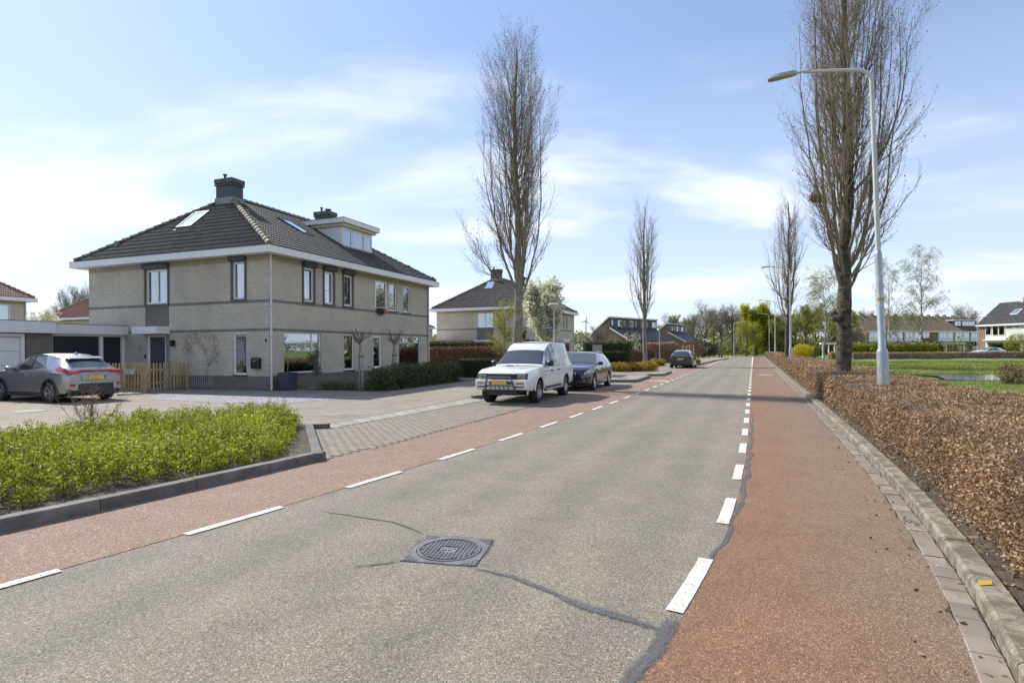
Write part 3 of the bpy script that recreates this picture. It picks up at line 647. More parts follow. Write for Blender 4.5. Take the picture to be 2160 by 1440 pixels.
# ------------------------------------------------------------------ buildings
def fbox(m, face, a0, a1, d0, d1, z0, z1):
    """box on a house face; a along the face, d depth into the house"""
    return m.box(a0, a1, d0, d1, z0, z1) if face == 'front' else m.box(d0, d1, a0, a1, z0, z1)
def wallface(m, face, a0, a1, z0, z1, holes, dep=.16, off=0.):
    P = (lambda a, z, d: (a, d + off, z)) if face == 'front' else (lambda a, z, d: (d + off, a, z))
    A = sorted({a0, a1, *[h[0] for h in holes], *[h[1] for h in holes]}); Z = sorted({z0, z1, *[h[2] for h in holes], *[h[3] for h in holes]})
    for i in range(len(A) - 1):
        for j in range(len(Z) - 1):
            ca, cz = (A[i] + A[i + 1]) / 2, (Z[j] + Z[j + 1]) / 2
            if any(h[0] < ca < h[1] and h[2] < cz < h[3] for h in holes): continue
            q = [P(A[i], Z[j], 0), P(A[i + 1], Z[j], 0), P(A[i + 1], Z[j + 1], 0), P(A[i], Z[j + 1], 0)]; m.poly(q if face == 'front' else q[::-1])
    for h in holes:
        c = [(h[0], h[2]), (h[1], h[2]), (h[1], h[3]), (h[0], h[3])]
        for k in range(4):
            a, b = c[k], c[(k + 1) % 4]; m.poly([P(*a, 0), P(*b, 0), P(*b, dep), P(*a, dep)])
def window(par, face, a0, a1, z0, z1, frame='white_trim', mull=1, sash=None, shutter=False, back='dark_room', fw=.07, sill=True, flush=.05, trim=None, blind=None, name='window', transom=None, bz=.35):
    m = MB(); d0, d1 = flush, flush + .08
    fbox(m, face, a0, a1, d0, d1, z0, z0 + fw); fbox(m, face, a0, a1, d0, d1, z1 - fw, z1); fbox(m, face, a0, a0 + fw, d0, d1, z0 + fw, z1 - fw); fbox(m, face, a1 - fw, a1, d0, d1, z0 + fw, z1 - fw)
    w = m.build(name, frame, par, 0, .004)
    n = mull; st = (a1 - a0 - 2 * fw) / n
    for k in range(n):
        b0, b1 = a0 + fw + k * st, a0 + fw + (k + 1) * st
        if k: mm = MB(); fbox(mm, face, b0 - .03, b0 + .03, d0 + .004, d1 - .004, z0 + fw, z1 - fw); mm.build('mullion', frame, w)
        if sash:
            s = MB(); g = .05
            for q in ((b0 + .004, b1 - .004, z0 + fw, z0 + fw + g), (b0 + .004, b1 - .004, z1 - fw - g, z1 - fw), (b0 + .004, b0 + g, z0 + fw + g, z1 - fw - g), (b1 - g, b1 - .004, z0 + fw + g, z1 - fw - g)): fbox(s, face, q[0], q[1], d0 + .02, d1 + .01, q[2], q[3])
            s.build('sash', sash, w)
        p = MB(); fbox(p, face, b0, b1, d0 + .045, d0 + .05, z0 + fw, z1 - fw); p.build('pane', 'glass', w)
    if transom: mm = MB(); fbox(mm, face, a0 + fw, a1 - fw, d0 + .006, d1, transom - .03, transom + .03); mm.build('transom', frame, w)
    bk = MB(); fbox(bk, face, a0 + .01, a1 - .01, bz, bz + .02, z0 + .01, z1 - .01); bk.build('room', back, w)
    sd = MB()
    for q in ((a0 - .002, a0 + .008), (a1 - .008, a1 + .002)): fbox(sd, face, q[0], q[1], .165, bz, z0, z1)
    sd.build('room_side', 'dark_room', w)
    if blind:                # (material, z from, z to)
        b = MB(); k = 9; A = np.linspace(a0 + fw, a1 - fw, k * 2 + 1); pts = [(a, d0 + .10 + (.012 if i % 2 else -.002)) for i, a in enumerate(A)]
        for (p, q) in zip(pts, pts[1:]):
            v = [(p[0], p[1], blind[1]), (q[0], q[1], blind[1]), (q[0], q[1], blind[2]), (p[0], p[1], blind[2])]; b.poly(v if face == 'front' else [(y, x, z) for x, y, z in v])
        b.build('curtain', blind[0], w)
    if sill: s = MB(); fbox(s, face, a0 - .03, a1 + .03, -.05, flush, z0 - .05, z0 - .002); s.build('sill', 'grey_trim', w)
    if trim:
        t = MB(); fbox(t, face, a0 - .075, a0 - .002, -.05, .02, z0 - .02, z1 + .02); fbox(t, face, a1 + .002, a1 + .075, -.05, .02, z0 - .02, z1 + .02); fbox(t, face, a0 - .075, a1 + .075, -.052, .02, z0 - .095, z0 - .022); t.build('shutter_rail', trim, w)
    if shutter:
        s = MB(); x0, x1 = a0 - .09, a1 + .09; zt = z1 + .25; prof = [(-.002, z1 + .02), (-.14, z1 + .04), (-.19, z1 + .09), (-.19, zt - .05), (-.15, zt), (-.002, zt)]
        if face == 'front': s.extr(prof, 'x', x0, x1)
        else: s.extr(prof, 'y', x0, x1)
        sb = s.build('shutter_box', 'grey_trim', w)
        f = MB(); fbox(f, face, x0 + .05, x1 - .05, -.194, -.188, z1 + .10, zt - .06); f.build('box_panel', 'anthracite', sb)
    return w
# one curved roof tile, shared
TW, TE = .30, .33
def tile_mb():
    xs = (0, .07, .19, .31, .38, .5, .57, .69, .81, .88, 1.0); hs = (.0, .032, .052, .032, .002, .0, .032, .052, .032, .002, .0); m = MB()
    lo = [(x * TW - TW / 2, 0, h + .034) for x, h in zip(xs, hs)]; hi = [(x * TW - TW / 2, TE + .05, h + .002) for x, h in zip(xs, hs)]; lp = [(x * TW - TW / 2, .004, h * .35 + .0) for x, h in zip(xs, hs)]
    m.grid([lo, hi]); m.grid([lp, lo]); m.f = [f[::-1] for f in m.f]; return m
TMB = tile_mb(); TME = TMB.mesh('tile'); TME.materials.append(M['tile'])
def roof_tiles(slopes, roof, mat, single=0, near=None, skip=None):
    """slopes: (origin, along, up, polygon in along/up)"""
    allT = []
    for si, (O, A, U, poly) in enumerate(slopes):
        O, A, U = Vector(O), Vector(A).normalized(), Vector(U).normalized(); Nn = A.cross(U); lo = min(p[0] for p in poly); hi = max(p[0] for p in poly); top = max(p[1] for p in poly)
        P = [(lo + (i + .5) * TW, j * TE) for j in range(int(top / TE)) for i in range(int((hi - lo) / TW) + 1)]
        ins = polyin(np.array([(a, u + .12) for a, u in P]), poly)
        for (a, u), k in zip(P, ins):
            if not k: continue
            p = O + A * a + U * u
            if skip and skip(si, p): continue
            mt = Matrix.Identity(4); mt.col[0][:3] = A; mt.col[1][:3] = U; mt.col[2][:3] = Nn; mt.col[3][:3] = p; allT.append((mt, p))
    if single and near is not None: allT.sort(key=lambda t: (t[1] - near).length)
    stuff = MB()
    for i, (mt, p) in enumerate(allT):
        if i < single: o = link('tile', TME, None, roof); o.matrix_local = mt
        else: stuff.add([mt @ Vector(v) for v in TMB.v], TMB.f)
    if stuff.v: tag(stuff.build('tiles', mat, roof), kind='stuff')
def ridge_tiles(pts_list, roof, single, mat='ridge', r=.115):
    rest = MB()
    for k, (a, b) in enumerate(pts_list):
        a, b = Vector(a), Vector(b); n = int((b - a).length / .36); d = (b - a) / n; t = d.normalized(); s = t.cross(Vector((0, 0, 1))).normalized(); u = s.cross(t)
        for i in range(n):
            m = MB() if k < single else rest; p = a + d * i; q = a + d * (i + 1.12); rows = []
            for pt, rr_, up in ((p, r * 1.10, .03), (q, r * .92, .004)): rows.append([pt + s * (rr_ * math.cos(h)) + u * (rr_ * math.sin(h) - .02 + up) for h in np.linspace(-.15, math.pi + .15, 8)])
            m.grid(rows); m.add([p + u * -.04] + rows[0], [(0, j, j + 1) for j in range(1, 8)])
            if k < single: m.build('ridge_tile', mat, roof, 60)
    if rest.v: tag(rest.build('ridge_tiles', mat, roof), kind='stuff')
HU, HV, HT = 12.72, 10.62, 5.41     # house length, depth, wall height
def hip_house(name, label, loc, rz, wins, front_holes, left_holes, tile='tile', single=0, near=None, skip=None, dark_front=True):
    h = thing(name, label, 'house', loc, rz)
    w = MB(); wallface(w, 'front', 0, HU, .58, HT, front_holes); wallface(w, 'left', 0, HV, .58, HT, left_holes)
    w.poly([(HU, 0, 0), (HU, HV, 0), (HU, HV, HT), (HU, 0, HT)]); w.poly([(0, HV, 0), (0, HV, HT), (HU, HV, HT), (HU, HV, 0)]); w.poly([(0, 0, HT), (HU, 0, HT), (HU, HV, HT), (0, HV, HT)])
    w.build('wall', 'beige_brick', h)
    p = MB(); wallface(p, 'front', 0, HU, 0, .58, [x for x in front_holes if x[2] < .5], off=-.004); wallface(p, 'left', 0, HV, 0, .58, [(x[0], x[1], -.01, .58) for x in left_holes if x[2] < .1], off=-.004); p.build('plinth', 'grey_brick', h)
    for z0, z1, mt in ((2.38, 2.49, 'band_brick'), (3.52, 3.64, 'band_brick'), (5.19, HT - .005, 'soldier_brick')):
        b = MB()
        for face, L, holes in (('front', HU, front_holes), ('left', HV, left_holes)):
            cut = sorted((x[0] - .08, x[1] + .08) for x in holes if x[2] < z1 and x[3] > z0); a = -.003
            for c0, c1 in cut + [(L, L)]:
                if c0 > a + .01: fbox(b, face, a, c0, -.007, .03, z0, z1)
                a = max(a, c1)
        b.build('brick_band', mt, h)
    e = MB(); o = .52
    for x0, x1, y0, y1 in ((-o, HU + o, -o, -o + .10), (-o, HU + o, HV + o - .10, HV + o), (-o, -o + .10, -o + .10, HV + o - .10), (HU + o - .10, HU + o, -o + .10, HV + o - .10)): e.box(x0, x1, y0, y1, 5.40, 5.67)
    e.box(-o + .10, HU + o - .10, -o + .10, HV + o - .10, 5.413, 5.46); e.build('eaves_board', 'white_paint', h, 0, .006)
    ed = MB()
    for x0, x1, y0, y1 in ((-o - .012, HU + o + .012, -o - .012, -o + .11), (-o - .012, -o + .11, -o + .11, HV + o + .012)): ed.box(x0, x1, y0, y1, 5.672, 5.69)
    ed.build('eaves_trim', 'lead', h)
    g = -.36; e0 = 5.70; rz_ = 8.90; a, b, c = 3.15, HU - 3.15, HV / 2
    r = MB(); c4 = [(g, g, e0), (HU - g, g, e0), (HU - g, HV - g, e0), (g, HV - g, e0)]; R1, R2 = (a, c, rz_), (b, c, rz_)
    r.poly([c4[0], c4[1], R2, R1]); r.poly([c4[2], c4[3], R1, R2]); r.poly([c4[3], c4[0], R1]); r.poly([c4[1], c4[2], R2]); r.poly(c4[::-1])
    roof = r.build('roof', 'tile_dark', h)
    lf = math.hypot(c - g, rz_ - e0); ls = math.hypot(a - g, rz_ - e0); W_ = HU - 2 * g; D_ = HV - 2 * g
    sl = [((g, g, e0), (1, 0, 0), (0, c - g, rz_ - e0), [(0, 0), (W_, 0), (b - g, lf), (a - g, lf)]), ((g, HV - g, e0), (0, -1, 0), (a - g, 0, rz_ - e0), [(0, 0), (D_, 0), (D_ / 2, ls)]),
          ((HU - g, g, e0), (0, 1, 0), (-(a - g), 0, rz_ - e0), [(0, 0), (D_, 0), (D_ / 2, ls)]), ((HU - g, HV - g, e0), (-1, 0, 0), (0, -(c - g), rz_ - e0), [(0, 0), (W_, 0), (b - g, lf), (a - g, lf)])]
    roof_tiles(sl, roof, tile, single, near, skip)
    up = Vector((0, 0, .05)); ridge_tiles([tuple(Vector(q) + up for q in pr) for pr in ((c4[0], R1), (R1, R2), (c4[1], R2), (c4[3], R1), (c4[2], R2))], roof, 3 if single else 0, 'ridge' if tile == 'tile' else tile)
    for u0, k in ((2.72, 1), (b + .08, 2)):
        ch = MB(); ch.box(u0, u0 + .66, c - .5, c + .5, 8.3, 9.42); chim = ch.build('chimney', 'anthracite', roof)
        for z0, z1, q, mt in ((9.423, 9.50, .05, 'anthracite'), (9.503, 9.53, .0, 'black'), (9.533, 9.74, .06, 'dark_cap')): MB().box(u0 - q, u0 + .66 + q, c - .5 - q, c + .5 + q, z0, z1).build('cap', mt, chim)
        MB().box(u0 - .04, u0 + .70, c - .54, c + .54, 8.5, 8.84).build('flashing', 'lead', chim)
        fl = MB().lathe([(.055, 9.7), (.055, 10.0), (.10, 10.0), (.10, 10.05), (.0, 10.07)], 10, c=(u0 + .3, c + .25, 0)); fl.build('flue', 'anthracite', chim, 40)
        if k == 2: MB().lathe([(.11, 9.7), (.11, 9.86), (.2, 9.88), (.2, 9.91), (.13, 9.92), (.0, 9.96)], 12, c=(u0 + .33, c - .2, 0)).build('flue', 'anthracite', chim, 40)
    for u0, v0 in ((.02, -.07), (HU - .05, -.07)):
        dp = MB().tube([(u0, v0, .03), (u0, v0, 5.42)], .047, 10); pipe = dp.build('downpipe', 'pipe_grey', h, 40)
        for z in (1.0, 2.1, 3.3, 4.6): MB().lathe([(.052, z), (.056, z + .01), (.056, z + .05), (.052, z + .06)], 10, c=(u0, v0, 0)).build('pipe_clip', 'galv', pipe)
    for wdw in wins: window(h, **wdw)
    return h, roof
# ---- the near semi-detached pair
L1 = [('left', 5.55, 6.88, 3.66, 5.13), ('left', 1.24, 1.89, 3.70, 5.19), ('left', 1.16, 1.89, .63, 2.35)]
F1 = [(1.94, 2.58, 3.70, 5.15), (3.27, 3.92, 3.70, 5.15), (4.65, 5.32, 3.70, 5.15), (7.16, 8.16, 3.72, 5.16), (8.52, 9.27, 3.68, 5.16), (9.92, 10.68, 3.68, 5.16), (.79, 3.04, .65, 2.35), (4.67, 5.44, .65, 2.35), (7.02, 7.82, .65, 2.35), (9.48, 11.82, .63, 2.35)]
DOOR = (5.71, 6.86, 0, 2.31)
wins = [dict(face='left', a0=L1[0][1], a1=L1[0][2], z0=3.66, z1=5.13, mull=2, shutter=True, trim='grey_trim', sill=False),
        dict(face='left', a0=1.24, a1=1.89, z0=3.70, z1=5.19, shutter=True, trim='grey_trim', sill=False),
        dict(face='left', a0=1.16, a1=1.89, z0=.63, z1=2.35, blind=('blind_blue', .82, 2.25))]
for i, f in enumerate(F1):
    d = dict(face='front', a0=f[0], a1=f[1], z0=f[2], z1=f[3])
    if i < 3: d.update(shutter=True, trim='grey_trim', sill=False, sash='grey_trim' if i != 1 else None, blind=('curtain', 4.93, 5.08))
    if i == 3: d.update(flush=-.05, blind=('curtain', 3.8, 5.1), sill=False)
    if i == 5: d.update(blind=('curtain', 3.75, 5.05))
    if i == 6: d.update(fw=.055, blind=('blind_blue', 1.75, 2.28))
    if i == 7: d.update(sash='grey_trim', blind=('curtain', 2.0, 2.25))
    if i == 8: d.update(sash='white_trim', blind=('curtain', 1.2, 2.25))
    if i == 9: d.update(fw=.06, blind=('curtain', 1.40, 2.28))
    wins.append(d)
DU0, DU1, DV = 7.25, 9.95, 2.06
SKY1 = (1.2, 2.3, 5.65, 6.95); SKY2 = (4.62, 5.42, 2.35, 3.85)
def skip1(si, p):
    if si == 0 and DU0 - .1 < p.x < DU1 + .1 and p.y > DV - .25 and p.y < 4.7: return True
    if si == 1 and SKY1[2] - .05 < p.y < SKY1[3] - .25 and SKY1[0] - .1 < p.x < SKY1[1] - .12: return True
    if si == 0 and SKY2[0] - .05 < p.x < SKY2[1] + .05 and SKY2[2] - .12 < p.y < SKY2[3] - .1: return True
    return False
HROT = math.pi / 2 - TH
house, hroof = hip_house('semi_detached_house', 'large beige brick semi-detached house with grey tiled hip roof nearest the camera', CORN, HROT, wins, F1, [x[1:] for x in L1] + [DOOR], single=300, near=Vector((1.5, -.3, 6)), skip=skip1)
def roofz(v): return 5.70 + (v + .36) * (3.2 / (HV / 2 + .36))
def roofz_l(u): return 5.70 + (u + .36) * (3.2 / 3.51)
# skylights
def skylight(slope, a0, a1, t0, t1, par):
    rz_ = roofz if slope == 'front' else roofz_l; P = (lambda a, t, n: (a, t, rz_(t) + n)) if slope == 'front' else (lambda a, t, n: (t, a, rz_(t) + n))
    m = MB()
    for q in ((a0, a1, t0, t0 + .07), (a0, a1, t1 - .07, t1), (a0, a0 + .07, t0 + .07, t1 - .07), (a1 - .07, a1, t0 + .07, t1 - .07)):
        v = [P(a, t, n) for n in (.0, .13) for t in (q[2], q[3]) for a in (q[0], q[1])]; m.add(v, [(0, 2, 3, 1), (4, 5, 7, 6), (0, 1, 5, 4), (2, 6, 7, 3), (0, 4, 6, 2), (1, 3, 7, 5)])
    s = m.build('skylight', 'anthracite', par)
    MB().poly([P(a0 + .06, t0 + .06, .11), P(a1 - .06, t0 + .06, .11), P(a1 - .06, t1 - .06, .11), P(a0 + .06, t1 - .06, .11)]).build('pane', 'skylight', s)
    MB().poly([P(a0 + .06, t0 + .06, .03), P(a1 - .06, t0 + .06, .03), P(a1 - .06, t1 - .06, .03), P(a0 + .06, t1 - .06, .03)]).build('blind', 'curtain', s)
skylight('left', SKY1[2], SKY1[3] - .35, SKY1[0], SKY1[1] - .1, hroof); skylight('front', SKY2[0], SKY2[1], SKY2[2], SKY2[3], hroof)
vt = MB().lathe([(.10, 0), (.10, .16), (.13, .18), (.12, .24), (.0, .28)], 10, c=(.45, 9.35, roofz_l(.45))); vt.build('roof_vent', 'lead', hroof, 40)
# dormer
dz0, dz1 = 7.06, 8.14
dm = MB(); dm.poly([(DU0, DV, dz0), (DU1, DV, dz0), (DU1, DV, dz1), (DU0, DV, dz1)])
for u in (DU0, DU1): dm.poly([(u, DV, dz0), (u, DV, dz1), (u, 4.4, dz1), (u, 3.95, roofz(3.95))])
dorm = dm.build('dormer', 'white_paint', hroof)
MB().box(DU0 - .28, DU1 + .28, DV - .36, 4.75, 8.28, 8.52).build('dormer_roof', 'white_paint', dorm, 0, .01)
MB().box(DU0 - .14, DU1 + .14, DV - .20, 4.55, 8.14, 8.278).build('dormer_cornice', 'cream', dorm)
MB().box(DU0 - .30, DU1 + .30, DV - .38, 4.77, 8.522, 8.54).build('dormer_edge', 'lead', dorm)
fm = MB(); x = DU0 + .04
segs = [(DU0 + .06, DU0 + .78), (DU0 + .84, DU0 + 1.86), (DU0 + 1.92, DU1 - .06)]
for a0, a1 in segs:
    f = MB(); g = .06 if a1 - a0 < .9 else .035
    for q in ((a0, a1, dz0 + .10, dz0 + .10 + g), (a0, a1, dz1 - .10 - g, dz1 - .10), (a0, a0 + g, dz0 + .10 + g, dz1 - .10 - g), (a1 - g, a1, dz0 + .10 + g, dz1 - .10 - g)): f.box(q[0], q[1], DV - .05, DV - .004, q[2], q[3])
    fw_ = f.build('dormer_window', 'white_trim', dorm)
    MB().box(a0 + g, a1 - g, DV - .026, DV - .02, dz0 + .10 + g, dz1 - .10 - g).build('pane', 'glass', fw_); MB().box(a0 + g, a1 - g, DV - .012, DV - .008, dz0 + .10 + g, dz1 - .10 - g).build('room', 'dark_room', fw_)
MB().box(DU0 - .02, DU1 + .02, DV - .07, DV + .02, dz0 - .06, dz0 + .04).build('dormer_sill', 'lead', dorm)
for s, u in ((-1, DU0), (1, DU1)):
    fl = MB(); a, b = sorted((u + s * .02, u + s * .13)); v = [(x, yv, roofz(yv) + n) for n in (.05, .10) for yv in (DV - .1, 4.3) for x in (a, b)]; fl.add(v, [(0, 2, 3, 1), (4, 5, 7, 6), (0, 1, 5, 4), (2, 6, 7, 3), (0, 4, 6, 2), (1, 3, 7, 5)]); fl.build('flashing', 'tile_dark', dorm)
# door side
dr = MB(); a0, a1 = 5.71, 6.86
for q in ((a0, a0 + .10, 0, 2.31), (a1 - .12, a1, 0, 2.31), (a0 + .10, a1 - .12, 2.22, 2.31)): dr.box(.04, .13, q[0], q[1], q[2], q[3])
door = dr.build('door_frame', 'white_trim', house, 0, .004)
MB().box(.07, .12, a0 + .104, a1 - .124, .03, 2.218).build('door', 'grey_trim', door); MB().box(.055, .068, a0 + .20, a1 - .24, .2, 2.1).build('door_panel', 'anthracite', door)
MB().tube([(.0, a1 - .20, .95), (.0, a1 - .20, 1.25)], .014, 6).build('handle', 'galv', door)
MB().box(-.012, .0, 5.46, 5.70, .05, 2.32).build('side_panel', 'lead', house)
MB().box(-.60, -.002, 5.46, 7.0, 2.34, 2.65).build('door_canopy', 'white_paint', house, 0, .008)
MB().box(-.008, .03, 5.50, 6.93, 2.67, 3.55).build('brick_panel', 'grey_brick', house)
MB().box(-.14, -.008, 5.14, 5.30, 1.93, 2.07).box(-.18, -.06, 5.10, 5.22, 1.80, 1.96).build('wall_lamp', 'black', house)
MB().box(-.03, -.002, 6.90, 6.98, 1.30, 1.45).build('doorbell', 'black', house)
MB().lathe([(.075, 0), (.095, .012), (.115, 0)], 16, axis='y').build('house_number_ring', 'lead', house).matrix_local = Matrix.Translation((-.012, 7.25, 1.72)) @ Matrix.Rotation(math.pi / 2, 4, 'Z')
MB().box(-.05, -.008, .13, .18, 1.96, 2.06).build('wall_lamp', 'black', house)
for u in (3.9, 4.3): pass
# letter box: hangs on the wall
lb = thing('letter_box', 'black wall letter box with sloping lid beside the narrow ground floor window', 'letter box', H(0, .62, .89), HROT)
MB().extr([(-.004, 0), (-.16, 0), (-.16, .30), (-.08, .42), (-.004, .43)], 'y', -.20, .20).build('body', 'black', lb, 0, .008)
MB().bbox((-.128, 0, .375), (-.55, 0, -.83), (0, 1, 0), (.83, 0, -.55), .075, .21, .008).build('lid', 'black_plastic', lb)
MB().box(-.166, -.16, -.11, .11, .285, .30).build('slot', 'galv', lb)
# garage row beside the house
ga = thing('garage', 'flat roofed garage with dark double doors and white fascia beside the beige house', 'garage', CORN, HROT)
m = MB(); m.poly([(-3.0, 8.3, 0), (-3.0, 8.3, 2.4), (-3.0, 14, 2.4), (-3.0, 14, 0)]); m.box(-2.98, -.01, 8.40, 14, 0, 2.36); m.build('wall', 'beige_brick', ga)
MB().box(-2.995, .10, 8.0, 14.2, 2.33, 2.72).build('fascia', 'white_paint', ga, 0, .008); MB().box(-3.0, .12, 7.98, 14.2, 2.722, 2.745).build('roof_edge', 'lead', ga)
for a, b in ((-2.99, -2.92), (-1.10, -.96), (-.16, -.02)): MB().box(a, b, 8.22, 8.38, 0, 2.24).build('door_post', 'white_paint', ga)
MB().box(-2.99, -.02, 8.21, 8.39, 2.243, 2.328).build('lintel', 'white_paint', ga)
for a, b in ((-2.915, -1.105), (-.955, -.165)):
    d = MB().box(a, b, 8.30, 8.36, .02, 2.24).build('garage_door', 'navy', ga)
    for k in range(1, 5): MB().box(a, b, 8.296, 8.30, .02 + k * .444, .026 + k * .444).build('door_groove', 'black', d)
gb = thing('neighbour_garage', 'flat roofed garage with white panelled door at the left edge of the picture', 'garage', CORN, HROT)
MB().box(-3.92, -3.03, 8.05, 14, 0, 2.32).box(-12, -6.62, 8.05, 14, 0, 2.32).box(-6.62, -3.92, 8.3, 14, 0, 2.32).build('wall', 'grey_brick', gb)
MB().box(-12, -3.01, 7.85, 14.2, 2.33, 2.78).build('fascia', 'white_paint', gb, 0, .008); MB().box(-12, -3.0, 7.83, 14.2, 2.782, 2.80).build('roof_edge', 'lead', gb)
for q in ((-6.6, -6.5, 0, 2.3), (-4.06, -3.95, 0, 2.3), (-6.5, -4.06, 2.18, 2.3)): MB().box(q[0], q[1], 8.1, 8.25, q[2], q[3]).build('door_frame', 'white_trim', gb)
for k in range(4): MB().box(-6.49, -4.07, 8.18, 8.24, .02 + k * .54, .55 + k * .54).build('door_panel', 'white_paint', gb, 0, .012)
# the second house of the same type further along
W2 = [dict(face='left', a0=4.35, a1=6.05, z0=3.70, z1=5.13, mull=2, back='curtain', bz=.22, flush=.02), dict(face='left', a0=1.3, a1=1.95, z0=3.7, z1=5.13)]
F2 = [(7.3, 8.0, 3.7, 5.13), (8.7, 9.35, 3.7, 5.13), (9.9, 10.55, 3.7, 5.13), (7.1, 7.9, .65, 2.35), (9.6, 11.6, 1.2, 2.3), (2, 2.65, 3.7, 5.13), (3.3, 3.95, 3.7, 5.13), (4.7, 5.3, 3.7, 5.13), (.8, 3, .65, 2.35)]
W2 += [dict(face='front', a0=f[0], a1=f[1], z0=f[2], z1=f[3], sill=False) for f in F2]
H2ROT = HROT - rad(1.6); c2 = CORN + RV * 33.2
SK2 = (1.7, 2.8, 5.2, 6.1)
house2, roof2 = hip_house('semi_detached_house', 'beige brick hip roofed house behind the white blossom tree', (c2.x, c2.y, 0), H2ROT, W2, F2, [(4.35, 6.05, 3.70, 5.13), (1.3, 1.95, 3.7, 5.13)], skip=lambda si, p: si == 1 and SK2[2] < p.y < SK2[3] - .05 and SK2[0] - .1 < p.x < SK2[1] - .1)
skylight('left', SK2[2], SK2[3], SK2[0], SK2[1], roof2)
MB().box(-.008, .03, 4.3, 6.1, 2.5, 3.62).build('brick_panel', 'grey_brick', house2); MB().box(-.9, -.002, 4.3, 6.1, 2.1, 2.48).build('door_canopy', 'white_paint', house2); MB().box(6.2, 8.2, -.9, -.002, 2.35, 2.62).build('door_canopy', 'white_paint', house2)
cp = thing('carport', 'low wooden carport with brown board edge behind the beech hedge', 'carport', (c2.x, c2.y, 0), H2ROT)
MB().box(-4.4, -.4, 5.9, 16, 2.1, 2.42).build('roof_board', 'fence_wood', cp); MB().box(-4.5, -.3, 9.4, 16.1, 2.422, 2.5).build('roof_edge', 'white_paint', cp)
for u, v in ((-4.2, 6.1), (-4.2, 15), (-.6, 6.1), (-.6, 15)): MB().box(u - .06, u + .06, v - .06, v + .06, 0, 2.1).build('post', 'fence_wood', cp)
# neighbour on the left edge and the red roofed house between
p3 = Vector((-36.9, 43.2, 0)) - RV * HU
h3, _ = hip_house('detached_house', 'house with dark red roof and white fascia at the left edge behind the garages', p3, HROT, [dict(face='front', a0=9.2, a1=11.7, z0=3.7, z1=5.12, back='blind_blue', bz=.2, sill=False, flush=.02)], [(9.2, 11.7, 3.7, 5.12)], [], 'tile_red')
h4, _ = hip_house('detached_house', 'distant house with light red tiled roof between the garages and the beige house', (-47.2, 66.2, 0), HROT, [dict(face='left', a0=a, a1=a + .8, z0=3.7, z1=4.9, sill=False, flush=.02) for a in (1.5, 4, 6, 8.4)], [], [(a, a + .8, 3.7, 4.9) for a in (1.5, 4, 6, 8.4)], 'tile_red')
far_b, _ = hip_house('detached_house', 'far brown roofed house glimpsed between the two beige houses', (-19.5, 95, 0), HROT, [], [], [], 'tile_brown')
# brick rows with roof-wide dormers
def row(label, loc, rz, n, uw=4.0):
    h = thing('terraced_house', label, 'house', loc, rz); L = n * uw
    g = [(0, 0), (8, 0), (8, 4.05), (4.05, 7.05), (3.9, 7.05), (3.9, 5.15), (0, 2.9)]
    MB().extr(g, 'x', 0, L).build('wall', 'red_brick', h)
    r = MB()
    for a, b, z0, z1 in ((-.35, 3.88, 2.78, 5.20), ): r.add([(-.12, a, z0), (L + .12, a, z0), (L + .12, b, z1), (-.12, b, z1), (-.12, a, z0 + .14), (L + .12, a, z0 + .14), (L + .12, b, z1 + .14), (-.12, b, z1 + .14)], [(0, 3, 2, 1), (4, 5, 6, 7), (0, 1, 5, 4), (1, 2, 6, 5), (2, 3, 7, 6), (3, 0, 4, 7)])
    r.build('lower_roof', 'tile_dark', h)
    r = MB(); r.add([(-.12, 3.5, 7.12), (L + .12, 3.5, 7.12), (L + .12, 8.3, 3.9), (-.12, 8.3, 3.9), (-.12, 3.5, 7.32), (L + .12, 3.5, 7.32), (L + .12, 4.1, 7.32), (-.12, 4.1, 7.32), (L + .12, 8.3, 4.05), (-.12, 8.3, 4.05)], [(4, 5, 6, 7), (7, 6, 8, 9), (0, 1, 5, 4), (0, 4, 7, 9, 3), (1, 2, 8, 6, 5)]); r.build('upper_roof', 'tile_dark', h)
    vb = MB()
    for (y0, z0), (y1, z1) in (((8.32, 3.98), (4.1, 7.2)), ((4.1, 7.2), (3.48, 7.2)), ((3.9, 5.22), (-.38, 2.85))):
        t = Vector((0, y1 - y0, z1 - z0)); ln = t.length; t.normalize(); vb.bbox((-.16, (y0 + y1) / 2, (z0 + z1) / 2 + .05), t, (1, 0, 0), t.cross(Vector((1, 0, 0))), ln / 2, .03, .11)
    vb.box(-.16, L + .12, 3.42, 3.49, 7.08, 7.30); vb.build('verge_board', 'white_paint', h)
    for k in range(n):
        x = k * uw; c = MB().box(x + .1, x + uw - .1, 3.80, 3.895, 5.32, 7.04).build('dormer_cladding', 'grey_trim', h)
        MB().box(x + uw - .1, x + uw + .1, 3.72, 3.89, 5.3, 7.04).build('party_wall', 'red_brick', h)
        for a, b, z0, z1 in ((.25, .62, 5.75, 6.7), (uw - 1.75, uw - .35, 5.6, 6.75)):
            w = MB().box(x + a, x + b, 3.74, 3.797, z0, z1).build('window', 'white_trim', h); nn = 1 if b - a < .6 else 3; st = (b - a) / nn
            for j in range(nn): MB().box(x + a + j * st + .07, x + a + (j + 1) * st - .07, 3.73, 3.739, z0 + .1, z1 - .1).build('pane', 'glass', w)
        for a, b, z0, z1 in ((.3, 1.5, 1.75, 2.3), (1.9, 3.6, .9, 2.35)):
            w = MB().box(x + a, x + b, -.06, -.002, z0, z1).build('window', 'white_trim', h); nn = 2; st = (b - a) / nn
            for j in range(nn): MB().box(x + a + j * st + .09, x + a + (j + 1) * st - .09, -.07, -.061, z0 + .1, z1 - .1).build('pane', 'glass', w)
    return h
row('brown brick terrace with dark dormers behind the second bare tree on the left', (20.4, 99, 0), math.atan2(.72, .69), 4)
